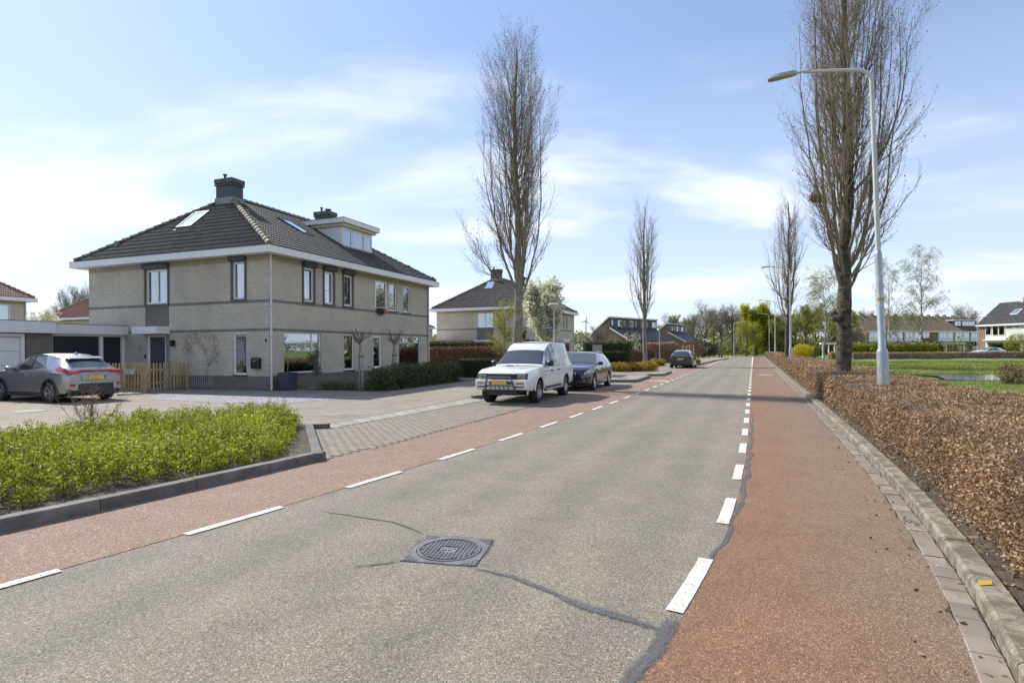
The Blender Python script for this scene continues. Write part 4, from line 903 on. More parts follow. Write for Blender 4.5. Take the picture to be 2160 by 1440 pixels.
row('farther brown brick terrace with small dormer windows near the end of the street', (39.0, 128, 0), math.atan2(.85, .53), 4)
# long terrace across the meadow
def gable(name, label, loc, rz, L, D, eave, ridge, wall, tile):
    h = thing(name, label, 'house', loc, rz); MB().extr([(0, 0), (D, 0), (D, eave), (D / 2, ridge), (0, eave)], 'x', 0, L).build('wall', wall, h)
    r = MB(); o = .35; sl = (ridge - eave) / (D / 2); e = eave - o * sl
    prof = [(-o, e + .03), (D / 2, ridge + .03), (D + o, e + .03), (D + o, e + .2), (D / 2, ridge + .22), (-o, e + .2)]
    roof = r.extr(prof, 'x', -.25, L + .25).build('roof', tile, h); U = Vector((0, D / 2 + o, ridge - e)); ln = U.length
    roof_tiles([((-.25, -o, e + .2), (1, 0, 0), U, [(0, 0), (L + .5, 0), (L + .5, ln), (0, ln)])], roof, tile)
    MB().box(-.25, L + .25, -o - .06, -o - .002, e - .06, e + .2).build('gutter', 'white_paint', h)
    return h, roof
t1, t1r = gable('terraced_house', 'long terrace with brown tiled roof and white upper floor across the meadow', (79.0, 126.5, 0), math.atan2(11, 35), 37.5, 9, 5.25, 8.75, 'brown_brick', 'tile_brown')
for k in range(7):
    x = .4 + k * 5.3
    if k not in (3,): MB().box(x, x + 4.8, -.10, -.003, 2.75, 5.0).build('wall_panel', 'white_paint', t1)
    for a in (.3, 1.35, 2.9):
        if k == 3 and a > 2: continue
        wd = MB().box(x + a, x + a + (.95 if a != 2.9 else 1.6), -.16, -.103, 3.55, 4.85).build('window', 'white_trim', t1); MB().box(x + a + .08, x + a + (.87 if a != 2.9 else 1.52), -.17, -.161, 3.64, 4.77).build('pane', 'glass', wd)
    wd = MB().box(x + .6, x + 3.4, -.08, -.003, .7, 2.5).build('window', 'white_trim', t1); MB().box(x + .7, x + 3.3, -.09, -.081, .8, 2.4).build('pane', 'glass', wd)
    for cx_ in (.5, 2.8): MB().box(x + cx_, x + cx_ + .5, 4.2, 4.8, 8.5, 9.35).build('chimney', 'brown_brick', t1r)
for x in (1.0, 26.5, 32.5): MB().extr([(-.11, 2.7), (-2.0, 1.75), (-2.0, 1.6), (-.11, 1.6)], 'x', x, x + 4.0).build('porch_roof', 'tile_dark', t1)
dd = MB().box(28.5, 36.5, 1.4, 3.6, 6.0, 7.75).build('dormer', 'grey_trim', t1r); MB().box(28.2, 36.8, 1.1, 3.9, 7.752, 7.95).build('dormer_roof', 'white_paint', dd)
for a, b in ((29, 31), (31.5, 35.8)):
    wd = MB().box(a, b, 1.34, 1.397, 6.5, 7.6).build('dormer_window', 'white_trim', dd); n = 2 if b - a < 3 else 4; st = (b - a) / n
    for j in range(n): MB().box(a + j * st + .1, a + (j + 1) * st - .1, 1.33, 1.339, 6.62, 7.5).build('pane', 'glass', wd)
wh, whr = gable('detached_house', 'white brick house with slate grey roof at the right edge across the meadow', (78.0, 95.0, 0), math.atan2(-.988, .155), 14, 9, 5.2, 8.7, 'white_brick', 'tile_slate')
MB().box(-.02, 1.0, -.05, .5, 0, 5.0).build('wall_pier', 'brown_brick', wh)
for a, b, z0, z1, n in ((1.1, 2.1, 3.4, 4.85, 1), (2.3, 4.3, 3.3, 4.9, 2), (4.6, 6.6, 4.3, 4.85, 2), (2.2, 6, .5, 2.3, 3), (8, 11, 3.3, 4.9, 3)):
    wd = MB().box(a, b, -.06, -.003, z0, z1).build('window', 'white_trim', wh); st = (b - a) / n
    for j in range(n): MB().box(a + j * st + .08, a + (j + 1) * st - .08, -.07, -.061, z0 + .09, z1 - .09).build('pane', 'glass', wd)
MB().box(1.0, 14, -.5, -.01, 2.5, 2.62).build('canopy', 'white_paint', wh)
sk = MB().bbox((4.5, 1.9, 7.0), (1, 0, 0), (0, .79, .61), (0, -.61, .79), .55, .7, .12).build('skylight', 'white_trim', whr); MB().bbox((4.5, 1.83, 7.1), (1, 0, 0), (0, .79, .61), (0, -.61, .79), .45, .6, .04).build('pane', 'skylight', sk)
MB().box(3.2, 3.7, 4.2, 4.8, 8.4, 9.5).build('chimney', 'white_brick', whr)
sh = thing('carport', 'open flat roofed carport with dark interior across the meadow', 'carport', (at(1975, 100), 101, 0), rad(8))
MB().box(0, 6.6, -.2, 5, 2.05, 2.3).build('roof_slab', 'concrete', sh); MB().box(.1, 6.4, 4.5, 4.7, 0, 2.05).build('back_wall', 'tile_dark', sh)
for x in (.1, 2.8, 6.4): MB().box(x, x + .12, 0, .12, 0, 2.05).build('post', 'white_paint', sh)
pg = thing('garden_pergola', 'small white garden pergola left of the big bare tree', 'pergola', (at(1735, 86), 86, 0), 0)
for x in (0, .9, 1.8): MB().box(x, x + .14, 0, .14, 0, 2.0).build('post', 'white_paint', pg)
MB().box(-.3, 2.3, -.1, .3, 2.0, 2.3).build('beam', 'white_paint', pg)
# ------------------------------------------------------------------ vehicles (x forward, y left, origin on the ground between the axles)
class Car:
    def __init__(s, st, wb, rw, ra, name, label, cat, loc, rz, paint, group=None, smooth=26, blur=2, uz=.19):
        s.root = thing(name, label, cat, loc, rz, group); s.paint = paint; s.wb = wb; s.rw = rw
        st = np.array(sorted(st), float); x = np.unique(np.concatenate([np.linspace(st[0, 0], st[-1, 0], 120)])); D = np.stack([np.interp(x, st[:, 0], st[:, i]) for i in range(1, 9)], 1)
        for _ in range(blur):
            E2 = D.copy(); E2[1:-1] = (D[:-2] + 2 * D[1:-1] + D[2:]) / 4; D = E2
        yb, ym, yt, zb, zt, yr, zr, zc = D.T; h = zt - zb
        K = np.zeros((len(x), 10, 3)); K[..., 0] = x[:, None]
        rows = [(yb, zb), (ym * .99, zb + .14 * h), (ym, zb + .48 * h), (ym * .985, zb + .8 * h), (yt, zt), (yt + (yr - yt) * .45, zt + (zr - zt) * .5), (yr, zr), (yr * .78, zr + (zc - zr) * .55), (yr * .42, zr + (zc - zr) * .9), (yr * 0, zc)]
        for k, (a, b) in enumerate(rows): K[:, k, 1] = a; K[:, k, 2] = b
        for xw in (wb / 2, -wb / 2):
            dx = np.abs(x - xw); za = np.where(dx < ra, rw + np.sqrt(np.maximum(ra ** 2 - dx ** 2, 0)), -1)
            for k in range(4):
                up = za + .012 * k > K[:, k, 2]; K[up, k, 2] = (za + .012 * k)[up]; K[up, k, 1] = ym[up]
        s.x, s.K = x, K; m = MB(); n = len(x)
        Lh = [[tuple(K[i, k]) for k in range(10)] + [(K[i, k, 0], -K[i, k, 1], K[i, k, 2]) for k in range(8, -1, -1)] for i in range(n)]
        m.grid(Lh); m.f = [f[::-1] for f in m.f]; w = 19
        m.f.append(tuple(range(w))); m.f.append(tuple((n - 1) * w + j for j in range(w))[::-1])
        s.body = m.build('body', paint, s.root, smooth)
        u = MB(); yi = float(ym.max()) - .26; u.box(x[0] + .12, x[-1] - .12, -yi, yi, uz + .01, .62)
        u.box(-wb / 2 + ra + .01, wb / 2 - ra - .01, -yi - .16, yi + .16, uz, .5)
        u.build('underbody', 'black_plastic', s.root)
    def pt(s, x, k, side=1, off=.006):
        x = min(max(x, s.x[0] + .001), s.x[-1] - .001); i = min(int(np.searchsorted(s.x, x)) - 1, len(s.x) - 2); a = (x - s.x[i]) / (s.x[i + 1] - s.x[i]); k = min(max(k, 0), 9); j = min(int(k), 8); b = k - j; K = s.K
        p = (K[i, j] * (1 - a) + K[i + 1, j] * a) * (1 - b) + (K[i, j + 1] * (1 - a) + K[i + 1, j + 1] * a) * b
        tx = (K[i + 1, j] - K[i, j]) * (1 - b) + (K[i + 1, j + 1] - K[i, j + 1]) * b; tk = K[i, j + 1] * (1 - a) + K[i + 1, j + 1] * a - K[i, j] * (1 - a) - K[i + 1, j] * a
        nn = -np.cross(tx, tk); l = np.linalg.norm(nn); nn = nn / l if l > 1e-9 else np.array([0, 1, 0]); p = p + nn * off
        return Vector((p[0], p[1] * side, p[2]))
    def patch(s, name, mat, b, t, kb, kt, sides=(1, -1), nx=8, nk=5, off=.006, par=None):
        """quad on the body side: b and t are x ranges at the lower and upper edge"""
        for sd in sides:
            P = []
            for i in range(nx + 1):
                u = i / nx; r = []
                for j in range(nk + 1):
                    v = j / nk; x = (b[0] + (b[1] - b[0]) * u) * (1 - v) + (t[0] + (t[1] - t[0]) * u) * v; r.append(s.pt(x, kb + (kt - kb) * v, sd, off))
                P.append(r)
            m = MB(); m.grid(P)
            if sd < 0: m.f = [f[::-1] for f in m.f]
            o = m.build(name, mat, par or s.root, 40)
        return o
    def across(s, name, mat, x0, x1, k0, off=.006, nx=8, inset=0.):
        """patch over the roof or bonnet from one side to the other"""
        P = []
        for i in range(nx + 1):
            x = x0 + (x1 - x0) * i / nx; kk = k0 + inset * i / nx; ks = list(np.linspace(kk, 9, 8)); r = [s.pt(x, k, 1, off) for k in ks] + [s.pt(x, k, -1, off) for k in ks[-2::-1]]; P.append(r)
        m = MB(); m.grid(P); return m.build(name, mat, s.root, 40)
    def seam(s, pts, w=.008, mat='black', sides=(1, -1), name='door_gap'):
        for sd in sides:
            L, R = [], []
            for i, (x, k) in enumerate(pts):
                a, b = pts[max(0, i - 1)], pts[min(len(pts) - 1, i + 1)]; p = s.pt(x, k, sd, .004); t = (s.pt(*b, sd) - s.pt(*a, sd)).normalized(); nn = Vector((0, sd, 0)); q = t.cross(nn).normalized() * w / 2; L.append(p - q); R.append(p + q)
            m = MB(); m.grid([L, R]); m.build(name, mat, s.root)
    def wheels(s, yo, w=.21, rim='alloy', spokes=5, rimr=.64, mat='rubber'):
        r = s.rw; tp = [(r * rimr, -.5 * w), (r * .93, -.5 * w), (r * .985, -.42 * w), (r, -.3 * w), (r, .3 * w), (r * .985, .42 * w), (r * .93, .5 * w), (r * rimr, .46 * w)]
        first = None
        for xw in (s.wb / 2, -s.wb / 2):
            for sd in (1, -1):
                e = bpy.data.objects.new('wheel', None); COL.objects.link(e); e.parent = s.root; e.location = (xw, sd * (yo - w / 2), r); e.rotation_euler = (0, .3, 0 if sd > 0 else math.pi)
                if first is None:
                    ty = MB().lathe(tp, 28, 'y').mesh('tyre', 35); rr_ = r * rimr
                    q = MB(); q.lathe([(rr_, -.4 * w), (rr_, .40 * w), (rr_ * .93, .45 * w), (rr_ * .9, .36 * w), (rr_ * .86, .1 * w)], 24, 'y')
                    q.lathe([(0, .36 * w), (rr_ * .2, .36 * w), (rr_ * .24, .28 * w), (rr_ * .24, .1 * w)], 14, 'y')
                    for k in range(spokes):
                        a = 2 * math.pi * k / spokes; d = Vector((math.cos(a), 0, math.sin(a))); sp_ = Vector((-math.sin(a), 0, math.cos(a)))
                        v = [d * (rr_ * .15) + sp_ * (c * rr_ * .12) + Vector((0, yy * w, 0)) for c in (-1, 1) for yy in (.14, .33)] + [d * (rr_ * .92) + sp_ * (c * rr_ * .17) + Vector((0, yy * w, 0)) for c in (-1, 1) for yy in (.2, .40)]
                        q.add(v, [(0, 1, 3, 2), (4, 6, 7, 5), (0, 4, 5, 1), (2, 3, 7, 6), (1, 5, 7, 3), (0, 2, 6, 4)])
                    ri = q.mesh('rim', 30); dk = MB().lathe([(0, .08 * w), (rr_ * .99, .08 * w)], 20, 'y').mesh('brake'); ty.materials.append(M[mat]); ri.materials.append(M[rim]); dk.materials.append(M['black']); first = (ty, ri, dk)
                for nm, me in zip(('tyre', 'rim', 'brake_disc'), first): link(nm, me, None, e)
    def arch(s, ra, w, mat='black_plastic', y=None, z0=.2, th=.02):
        for xw in (s.wb / 2, -s.wb / 2):
            for sd in (1, -1):
                A, B, C = [], [], []; aa = math.asin(min(.99, max(-.99, (z0 - s.rw) / ra)))
                for a in np.linspace(aa, math.pi - aa, 22):
                    for lst, r_, o in ((A, ra - .01, th * .3), (B, ra + w * .3, th), (C, ra + w, th * .2)):
                        xx, zz = xw + r_ * math.cos(a), s.rw + r_ * math.sin(a); i = int(np.clip(np.searchsorted(s.x, xx), 0, len(s.x) - 1)); lst.append((xx, sd * (s.K[i, 2, 1] + o), zz))
                m = MB(); m.grid([A, B, C]); m.build('wheel_arch_trim', mat, s.root, 50)
    def box(s, name, mat, *a, bevel=.008, par=None): return MB().box(*a).build(name, mat, par or s.root, 0, bevel)
    def mirror(s, x, z, y, mat, sz=(.09, .12, .075)):
        for sd in (1, -1):
            m = MB(); c = Vector((x, sd * (y + .11), z)); m.lathe([(0, -.5), (.7, -.42), (1, -.1), (.97, .3), (.8, .45), (0, .5)], 10, 'y'); m.v = [(c.x + v[0] * sz[0], c.y + v[1] * sz[1] * 1.9, c.z + v[2] * sz[2]) for v in m.v]; m.build('mirror', mat, s.root, 50)
            MB().bbox((x + .02, sd * (y - .02), z - .03), (1, 0, 0), (0, 1, 0), (0, 0, 1), .03, .06, .02).build('mirror_arm', 'black_plastic', s.root)
    def plate(s, x, z, tilt=0., w=.26, h=.057, face=1):
        p = MB().box(x - .006, x + .006, -w, w, z - h, z + h).build('number_plate', 'plate_yellow', s.root); xx = x + face * .0075; MB().box(min(xx, x), max(xx, x), *((w - .05, w - .002) if face > 0 else (-w + .002, -w + .05)), z - h + .002, z + h - .002).build('plate_strip', 'plate_blue', p)
fwd = lambda a: math.atan2(-math.cos(a), -math.sin(a))        # facing the camera, parallel with the road
# ---- white pickup with canopy
st = [(2.32, .60, .70, .66, .46, .80, .64, .86, .88), (2.28, .76, .80, .76, .42, .90, .72, .93, .95), (2.0, .80, .84, .80, .40, .98, .74, 1.01, 1.03), (1.48, .83, .855, .82, .40, 1.03, .76, 1.06, 1.09), (.92, .82, .84, .81, .40, 1.05, .76, 1.09, 1.12), (.86, .82, .84, .80, .40, 1.05, .75, 1.13, 1.16),
      (.30, .82, .84, .79, .40, 1.06, .63, 1.51, 1.545), (.20, .82, .84, .79, .40, 1.06, .63, 1.59, 1.63), (-.02, .82, .84, .79, .40, 1.06, .62, 1.72, 1.77), (-.30, .82, .84, .79, .40, 1.06, .61, 1.79, 1.83), (-.9, .82, .84, .80, .40, 1.06, .62, 1.81, 1.85), (-1.9, .83, .85, .81, .42, 1.06, .63, 1.80, 1.84), (-2.02, .83, .85, .81, .45, 1.06, .63, 1.76, 1.80), (-2.42, .82, .84, .80, .48, 1.06, .72, 1.16, 1.2), (-2.46, .8, .83, .78, .5, .98, .74, 1.0, 1.01)]
pk = Car(st, 2.88, .345, .43, 'pickup_truck', 'white pickup truck with tall white canopy and black bull bar', 'pickup truck', (.53, 18.42), fwd(rad(21)), 'paint_white', smooth=22, blur=1, uz=.36)
pk.wheels(.86, .25, 'alloy', 6, .62); pk.arch(.43, .03, 'paint_white', z0=.4, th=.035)
pk.across('windscreen_seal', 'black', .875, .27, 6.03, off=.003); pk.across('windscreen', 'car_glass', .85, .30, 6.15)
pk.patch('side_window', 'car_glass', (.74, .02), (.36, .02), 4.08, 5.9); pk.patch('side_window', 'car_glass', (-.06, -.66), (-.06, -.50), 4.08, 5.9)
for a in ((.03, -.055),): pk.patch('window_post', 'black', a, a, 4.1, 5.78, off=.008)
pk.seam([(.80, 3.9), (.80, 2.6), (.72, .6)]); pk.seam([(-.02, 4.0), (-.02, .6)]); pk.seam([(-.70, 5.6), (-.74, 4), (-.66, 2), (-.72, .9)]); pk.seam([(.84, 4.0), (-.74, 4.0)], .014); pk.seam([(-.70, 4.02), (-2.44, 4.02)], .035, name='canopy_seal'); pk.seam([(.9, .25), (-.98, .25)], .05, 'black_plastic', name='sill'); pk.seam([(1.9, 3.0), (.8, 3.05), (-2.4, 3.05)], .012, 'lead', name='side_crease'); pk.seam([(.72, .6), (-.72, .6)], .01)
pk.seam([(-.70, 4.05), (-.40, 5.6), (-.18, 6.6), (-.12, 7.6), (-.1, 9)], .035, 'bar_grey', name='canopy_joint'); pk.seam([(.24, 6.0), (-.1, 5.85), (-.42, 5.7)], .03, 'bar_grey', name='canopy_joint')
pk.box('bonnet_scoop', 'paint_white', 1.05, 1.45, -.22, .06, 1.085, 1.125); pk.box('scoop_opening', 'black', 1.43, 1.456, -.20, .04, 1.088, 1.118)
pk.box('bumper', 'paint_white', 2.16, 2.42, -.80, .80, .44, .74, bevel=.05)
pk.box('grille', 'black', 2.30, 2.345, -.44, .44, .74, .90); 
for z in (.78, .82, .86): pk.box('grille_bar', 'bar_grey', 2.345, 2.356, -.42, .42, z - .006, z + .006, bevel=0)
em = MB()
for a in (90, 210, 330):
    d = Vector((0, math.cos(rad(a)), math.sin(rad(a)))); q = Vector((0, -d.z, d.y)); o_ = Vector((2.362, 0, .82)); em.add([o_, o_ + d * .025 + q * .014, o_ + d * .05, o_ + d * .025 - q * .014], [(0, 1, 2, 3)])
em.build('emblem', 'chrome', pk.root)
for sd in (1, -1):
    y0, y1 = sorted((sd * .45, sd * .76)); pk.box('headlight_bezel', 'black', 2.22, 2.332, y0 - .012, y1 + .012, .735, .905, bevel=.02); pk.box('headlight', 'lamp_clear', 2.22, 2.342, y0 + .01, y1 - .01, .75, .89, bevel=.03); y0, y1 = sorted((sd * .50, sd * .70)); pk.box('indicator', 'lamp_orange', 2.40, 2.428, y0, y1, .60, .655); y0, y1 = sorted((sd * .40, sd * .72)); pk.box('bumper_slot', 'black', 2.40, 2.426, y0, y1, .51, .55)
pk.box('bumper_slot', 'black', 2.40, 2.424, -.34, .34, .60, .68); pk.plate(2.475, .655)
bb = MB(); zt = .80
bb.tube([(2.44, .46, .42), (2.50, .44, .50), (2.52, .38, zt - .06), (2.52, .34, zt), (2.52, 0, zt + .005), (2.52, -.34, zt), (2.52, -.38, zt - .06), (2.50, -.44, .50), (2.44, -.46, .42)], .027, 8)
bb.tube([(2.52, .42, .57), (2.52, -.42, .57)], .02, 7)
for y_ in (-.27, -.135, 0, .135, .27): bb.tube([(2.52, y_, .56), (2.46, y_, .43)], .014, 6)
bb.build('bull_bar', 'bar_grey', pk.root, 40)
pk.box('skid_plate', 'black_plastic', 1.95, 2.30, -.46, .46, .28, .43)
for sd in (1, -1):
    MB().tube([(.95, sd * .86, .36), (-.95, sd * .86, .36)], .038, 8).build('side_step', 'bar_grey', pk.root, 40)
    for x in (.42, -.30): MB().bbox((x - .30, sd * .842, .93), (1, 0, 0), (0, 1, 0), (0, 0, 1), .055, .015, .022).build('door_handle', 'black', pk.root)
pk.mirror(.62, 1.16, .82, 'black', (.085, .11, .10))
for y0 in (.52, -.12): MB().tube([(.86, y0, 1.155), (.80, y0 - .44, 1.20)], .009, 5).build('wiper', 'black', pk.root)
MB().box(-.2, -.02, -.846, -.842, 0, 0) if 0 else None
for sd in (1, -1): MB().bbox((1.02, sd * .852, .74), (1, 0, 0), (0, 1, 0), (0, 0, 1), .10, .002, .012).build('badge', 'lead', pk.root)
pk.box('rear_bumper', 'bar_grey', -2.58, -2.44, -.78, .78, .46, .62)
# ---- dark blue estate
st = [(2.24, .45, .58, .52, .30, .62, .46, .66, .68), (2.18, .66, .74, .68, .24, .74, .62, .78, .80), (1.9, .80, .86, .80, .20, .84, .70, .88, .90), (1.34, .84, .885, .82, .19, .91, .74, .95, .975), (.92, .84, .88, .81, .19, .94, .72, .99, 1.02), (.85, .84, .88, .80, .19, .94, .72, 1.02, 1.05), (.05, .84, .88, .79, .19, .96, .60, 1.40, 1.44), (-.4, .84, .88, .79, .19, .965, .58, 1.43, 1.47), (-1.3, .84, .885, .79, .19, .98, .57, 1.39, 1.435), (-1.95, .82, .87, .78, .22, .98, .55, 1.30, 1.34), (-2.3, .78, .84, .75, .28, .94, .62, .98, 1.0), (-2.4, .70, .78, .68, .34, .86, .6, .88, .89)]
sk_ = Car(st, 2.68, .315, .375, 'estate_car', 'dark blue estate car parked behind the white pickup', 'car', (2.86, 23.5), fwd(rad(21.5)), 'paint_blue')
sk_.wheels(.89, .20, 'alloy', 5, .70); sk_.across('windscreen', 'car_glass', .84, .10, 6.12)
for b, t in (((.62, -.22), (.10, -.22)), ((-.28, -1.15), (-.28, -1.08)), ((-1.22, -1.90), (-1.15, -1.72))): sk_.patch('side_window', 'car_glass', b, t, 4.14, 5.8)
sk_.seam([(.78, 3.9), (.78, 1.6), (.70, .6)], mat='black'); sk_.seam([(-.25, 4), (-.25, .6)]); sk_.seam([(-1.18, 4), (-1.1, 2.4), (-.88, 1.6)])
sk_.seam([(.72, 4.06), (-1.9, 4.06)], .018, 'chrome', name='window_strip')
for sd in (1, -1):
    MB().tube([sk_.pt(.02, 6.1, sd, .01)] + [sk_.pt(x, 6.1, sd, .045) for x in (-.1, -.5, -1.0, -1.5)] + [sk_.pt(-1.75, 6.1, sd, .01)], .014, 6).build('roof_rail', 'chrome', sk_.root, 40)
    y0, y1 = sorted((sd * .40, sd * .68)); pass
sk_.patch('headlight', 'lamp_clear', (2.20, 1.86), (2.16, 1.90), 3.0, 3.8, off=.012)
for sd in (1, -1):
    y0, y1 = sorted((sd * .46, sd * .70)); sk_.box('fog_lamp', 'chrome', 2.12, 2.205, y0, y1, .365, .40)
    for x in (-.05, -.95): MB().bbox((x, sd * .888, .80), (1, 0, 0), (0, 1, 0), (0, 0, 1), .09, .012, .014).build('door_handle', 'paint_blue', sk_.root)
gr = MB().extr([(-.38, .62), (-.30, .50), (.30, .50), (.38, .62), (.36, .70), (-.36, .70)], 'x', 2.20, 2.262).build('grille_surround', 'chrome', sk_.root); MB().extr([(-.35, .615), (-.28, .52), (.28, .52), (.35, .615), (.335, .685), (-.335, .685)], 'x', 2.258, 2.27).build('grille', 'black', gr)
for k in range(-7, 8): sk_.box('grille_rib', 'bar_grey', 2.27, 2.276, k * .04 - .008, k * .04 + .008, .525, .68, bevel=0)
sk_.box('air_intake', 'black', 2.14, 2.25, -.42, .42, .24, .36); sk_.plate(2.27, .43)
MB().lathe([(0, 0), (.04, 0), (.045, .008)], 14, 'y').build('emblem', 'chrome', sk_.root).matrix_local = Matrix.Translation((2.262, 0, .735)) @ Matrix.Rotation(-math.pi / 2, 4, 'Z')
sk_.mirror(.66, 1.02, .83, 'paint_blue')
# ---- silver crossover, seen from behind
st = [(2.18, .50, .60, .50, .34, .66, .44, .70, .72), (2.1, .70, .80, .72, .26, .80, .62, .84, .87), (1.75, .82, .89, .82, .22, .92, .74, .96, .99), (1.32, .86, .905, .84, .22, .98, .76, 1.01, 1.04), (.98, .86, .89, .82, .22, 1.00, .75, 1.05, 1.08), (.55, .85, .88, .80, .22, 1.00, .68, 1.29, 1.33), (.05, .85, .88, .79, .22, 1.02, .60, 1.49, 1.53), (-.4, .85, .88, .79, .22, 1.05, .58, 1.52, 1.565), (-1.0, .85, .89, .80, .22, 1.10, .57, 1.48, 1.545), (-1.42, .86, .905, .80, .24, 1.12, .54, 1.39, 1.47), (-1.56, .86, .91, .80, .25, 1.12, .54, 1.33, 1.40), (-1.74, .85, .90, .79, .27, 1.11, .56, 1.22, 1.26), (-1.94, .83, .88, .78, .30, 1.06, .58, 1.08, 1.10), (-2.04, .80, .86, .76, .32, 1.01, .60, 1.03, 1.045), (-2.12, .76, .82, .72, .36, .94, .62, .96, .97), (-2.16, .70, .77, .66, .40, .86, .58, .88, .885)]
ch_ = Car(st, 2.64, .335, .395, 'crossover_car', 'silver grey crossover car parked in front of the garages', 'car', (-15.36, 19.10), math.atan2(LV.y, LV.x) - rad(1.5), 'paint_silver', smooth=24)
ch_.wheels(.905, .22, 'alloy', 5, .68); ch_.arch(.395, .055, z0=.22)
ch_.across('windscreen', 'car_glass', .95, .12, 6.12); ch_.across('rear_window', 'car_glass', -1.92, -1.60, 6.25)
ch_.patch('side_window', 'car_glass', (.70, -.16), (.16, -.14), 4.14, 5.75); ch_.patch('side_window', 'car_glass', (-.24, -.98), (-.22, -.70), 4.2, 5.7)
ch_.patch('window_post', 'black', (-.15, -.25), (-.13, -.23), 4.12, 5.8, off=.008)
ch_.patch('window_surround', 'black', (.80, -1.12), (.22, -.72), 4.04, 4.14, off=.005); ch_.patch('window_surround', 'black', (.18, -.68), (.10, -.72), 5.75, 6.02, off=.005)
ch_.patch('sill_trim', 'black_plastic', (.92, -.92), (.90, -.90), .0, .95, off=.010)
ch_.seam([(.82, 3.9), (.86, 2.2), (.70, 1)]); ch_.seam([(-.20, 4), (-.22, 1)]); ch_.seam([(-1.05, 4.0), (-.98, 2.9), (-.80, 1.4)])
MB().extr([(-1.40, 1.455), (-1.60, 1.418), (-1.70, 1.385), (-1.68, 1.37), (-1.45, 1.40)], 'y', -.53, .53).build('spoiler', 'paint_silver', ch_.root, 0, .012)
MB().lathe([(.05, 0), (.03, .05), (0, .06)], 8, c=(-1.15, 0, 1.52)).build('roof_aerial', 'paint_silver', ch_.root, 40)
ch_.patch('tail_light', 'lamp_red', (-1.58, -2.08), (-1.66, -2.05), 3.35, 4.15, off=.022)
for sd in (1, -1):
    y0, y1 = sorted((sd * .44, sd * .80)); m = MB().extr([(-2.06, .90), (-2.155, .905), (-2.12, 1.0), (-2.04, 1.04)], 'y', y0, y1); m.build('tail_light', 'lamp_red', ch_.root, 0, .01)
    y0, y1 = sorted((sd * .62, sd * .78)); ch_.box('reflector', 'lamp_red', -2.175, -2.12, y0, y1, .52, .60)
    MB().bbox((.02, sd * .89, .89), (1, 0, 0), (0, 1, 0), (0, 0, 1), .10, .014, .014).build('door_handle', 'chrome', ch_.root)
MB().prism([(-1.80, -.80), (-2.12, -.66), (-2.19, -.45), (-2.19, .45), (-2.12, .66), (-1.80, .80)][::-1], .30, .585).build('rear_bumper', 'black_plastic', ch_.root, 0, .03)
MB().prism([(-1.9, -.80), (-2.13, -.68), (-2.205, -.45), (-2.205, .45), (-2.13, .68), (-1.9, .80)][::-1], .588, .63).build('bumper_lip', 'paint_silver', ch_.root, 0, .015)
MB().box(-2.19, -2.12, -.44, .44, .70, .86).build('plate_recess', 'paint_silver', ch_.root, 0, .012); ch_.plate(-2.197, .79, face=-1)
MB().box(-2.14, -2.03, -.5, .5, .985, 1.03).build('tail_strip', 'lamp_red', ch_.root, 0, .01)
for a, b in ((.050, .034), (.026, .030)):
    t = MB().tube([(-2.165, a * math.cos(q), .925 + b * math.sin(q) + (0 if a > .04 else .006)) for q in np.linspace(0, 2 * math.pi, 15)], .006, 5); t.build('emblem', 'chrome', ch_.root)
MB().tube([(-1.925, -.28, 1.105), (-1.80, .12, 1.20)], .012, 5).build('wiper', 'black', ch_.root); ch_.mirror(.66, 1.08, .83, 'paint_silver')
# ---- dark grey hatchback further along, rear towards the camera
st = [(2.1, .50, .62, .52, .32, .62, .48, .66, .68), (2.0, .70, .80, .72, .24, .76, .64, .80, .82), (1.3, .84, .88, .82, .19, .92, .74, .96, .98), (.85, .84, .88, .80, .19, .95, .72, 1.0, 1.03), (.05, .84, .88, .78, .19, .97, .60, 1.38, 1.42), (-.5, .84, .88, .78, .19, .98, .58, 1.40, 1.44), (-1.35, .84, .89, .79, .2, 1.02, .55, 1.32, 1.38), (-1.55, .83, .88, .78, .22, 1.02, .55, 1.28, 1.33), (-1.9, .80, .86, .76, .26, .98, .62, 1.02, 1.04), (-2.05, .74, .80, .70, .32, .90, .62, .92, .93)]
hb = Car(st, 2.62, .32, .38, 'hatchback_car', 'dark grey hatchback parked further along with its rear to the camera', 'car', (14.05, 46.6), math.atan2(math.cos(rad(23)), math.sin(rad(23))), 'paint_grey')
hb.wheels(.88, .2, 'alloy', 5, .7); hb.across('windscreen', 'car_glass', .84, .1, 6.12); hb.across('rear_window', 'car_glass', -1.86, -1.56, 6.2)
for b, t in (((.62, -.22), (.10, -.22)), ((-.28, -1.15), (-.28, -.98))): hb.patch('side_window', 'car_glass', b, t, 4.14, 5.8)
for sd in (1, -1): y0, y1 = sorted((sd * .46, sd * .80)); hb.box('tail_light', 'lamp_red', -2.05, -1.92, y0, y1, .84, .94)
hb.box('rear_bumper', 'black_plastic', -2.10, -1.9, -.72, .72, .28, .50, bevel=.02); hb.plate(-2.075, .74, face=-1); hb.mirror(.66, 1.02, .83, 'paint_grey')
# ---- white car behind the far hedge
def far_car(label, x, y, rz, paint):
    c = Car(st, 2.62, .32, .38, 'parked_car', label, 'car', (x, y), rz, paint); c.wheels(.88, .2); c.across('windscreen', 'car_glass', .84, .1, 6.12); c.across('rear_window', 'car_glass', -1.86, -1.56, 6.2)
    for b, t in (((.62, -.22), (.10, -.22)), ((-.28, -1.15), (-.28, -.98))): c.patch('side_window', 'car_glass', b, t, 4.14, 5.8)
far_car('white car half hidden by the long brown hedge across the meadow', at(2082, 79.5), 79.5, rad(178), 'paint_white')
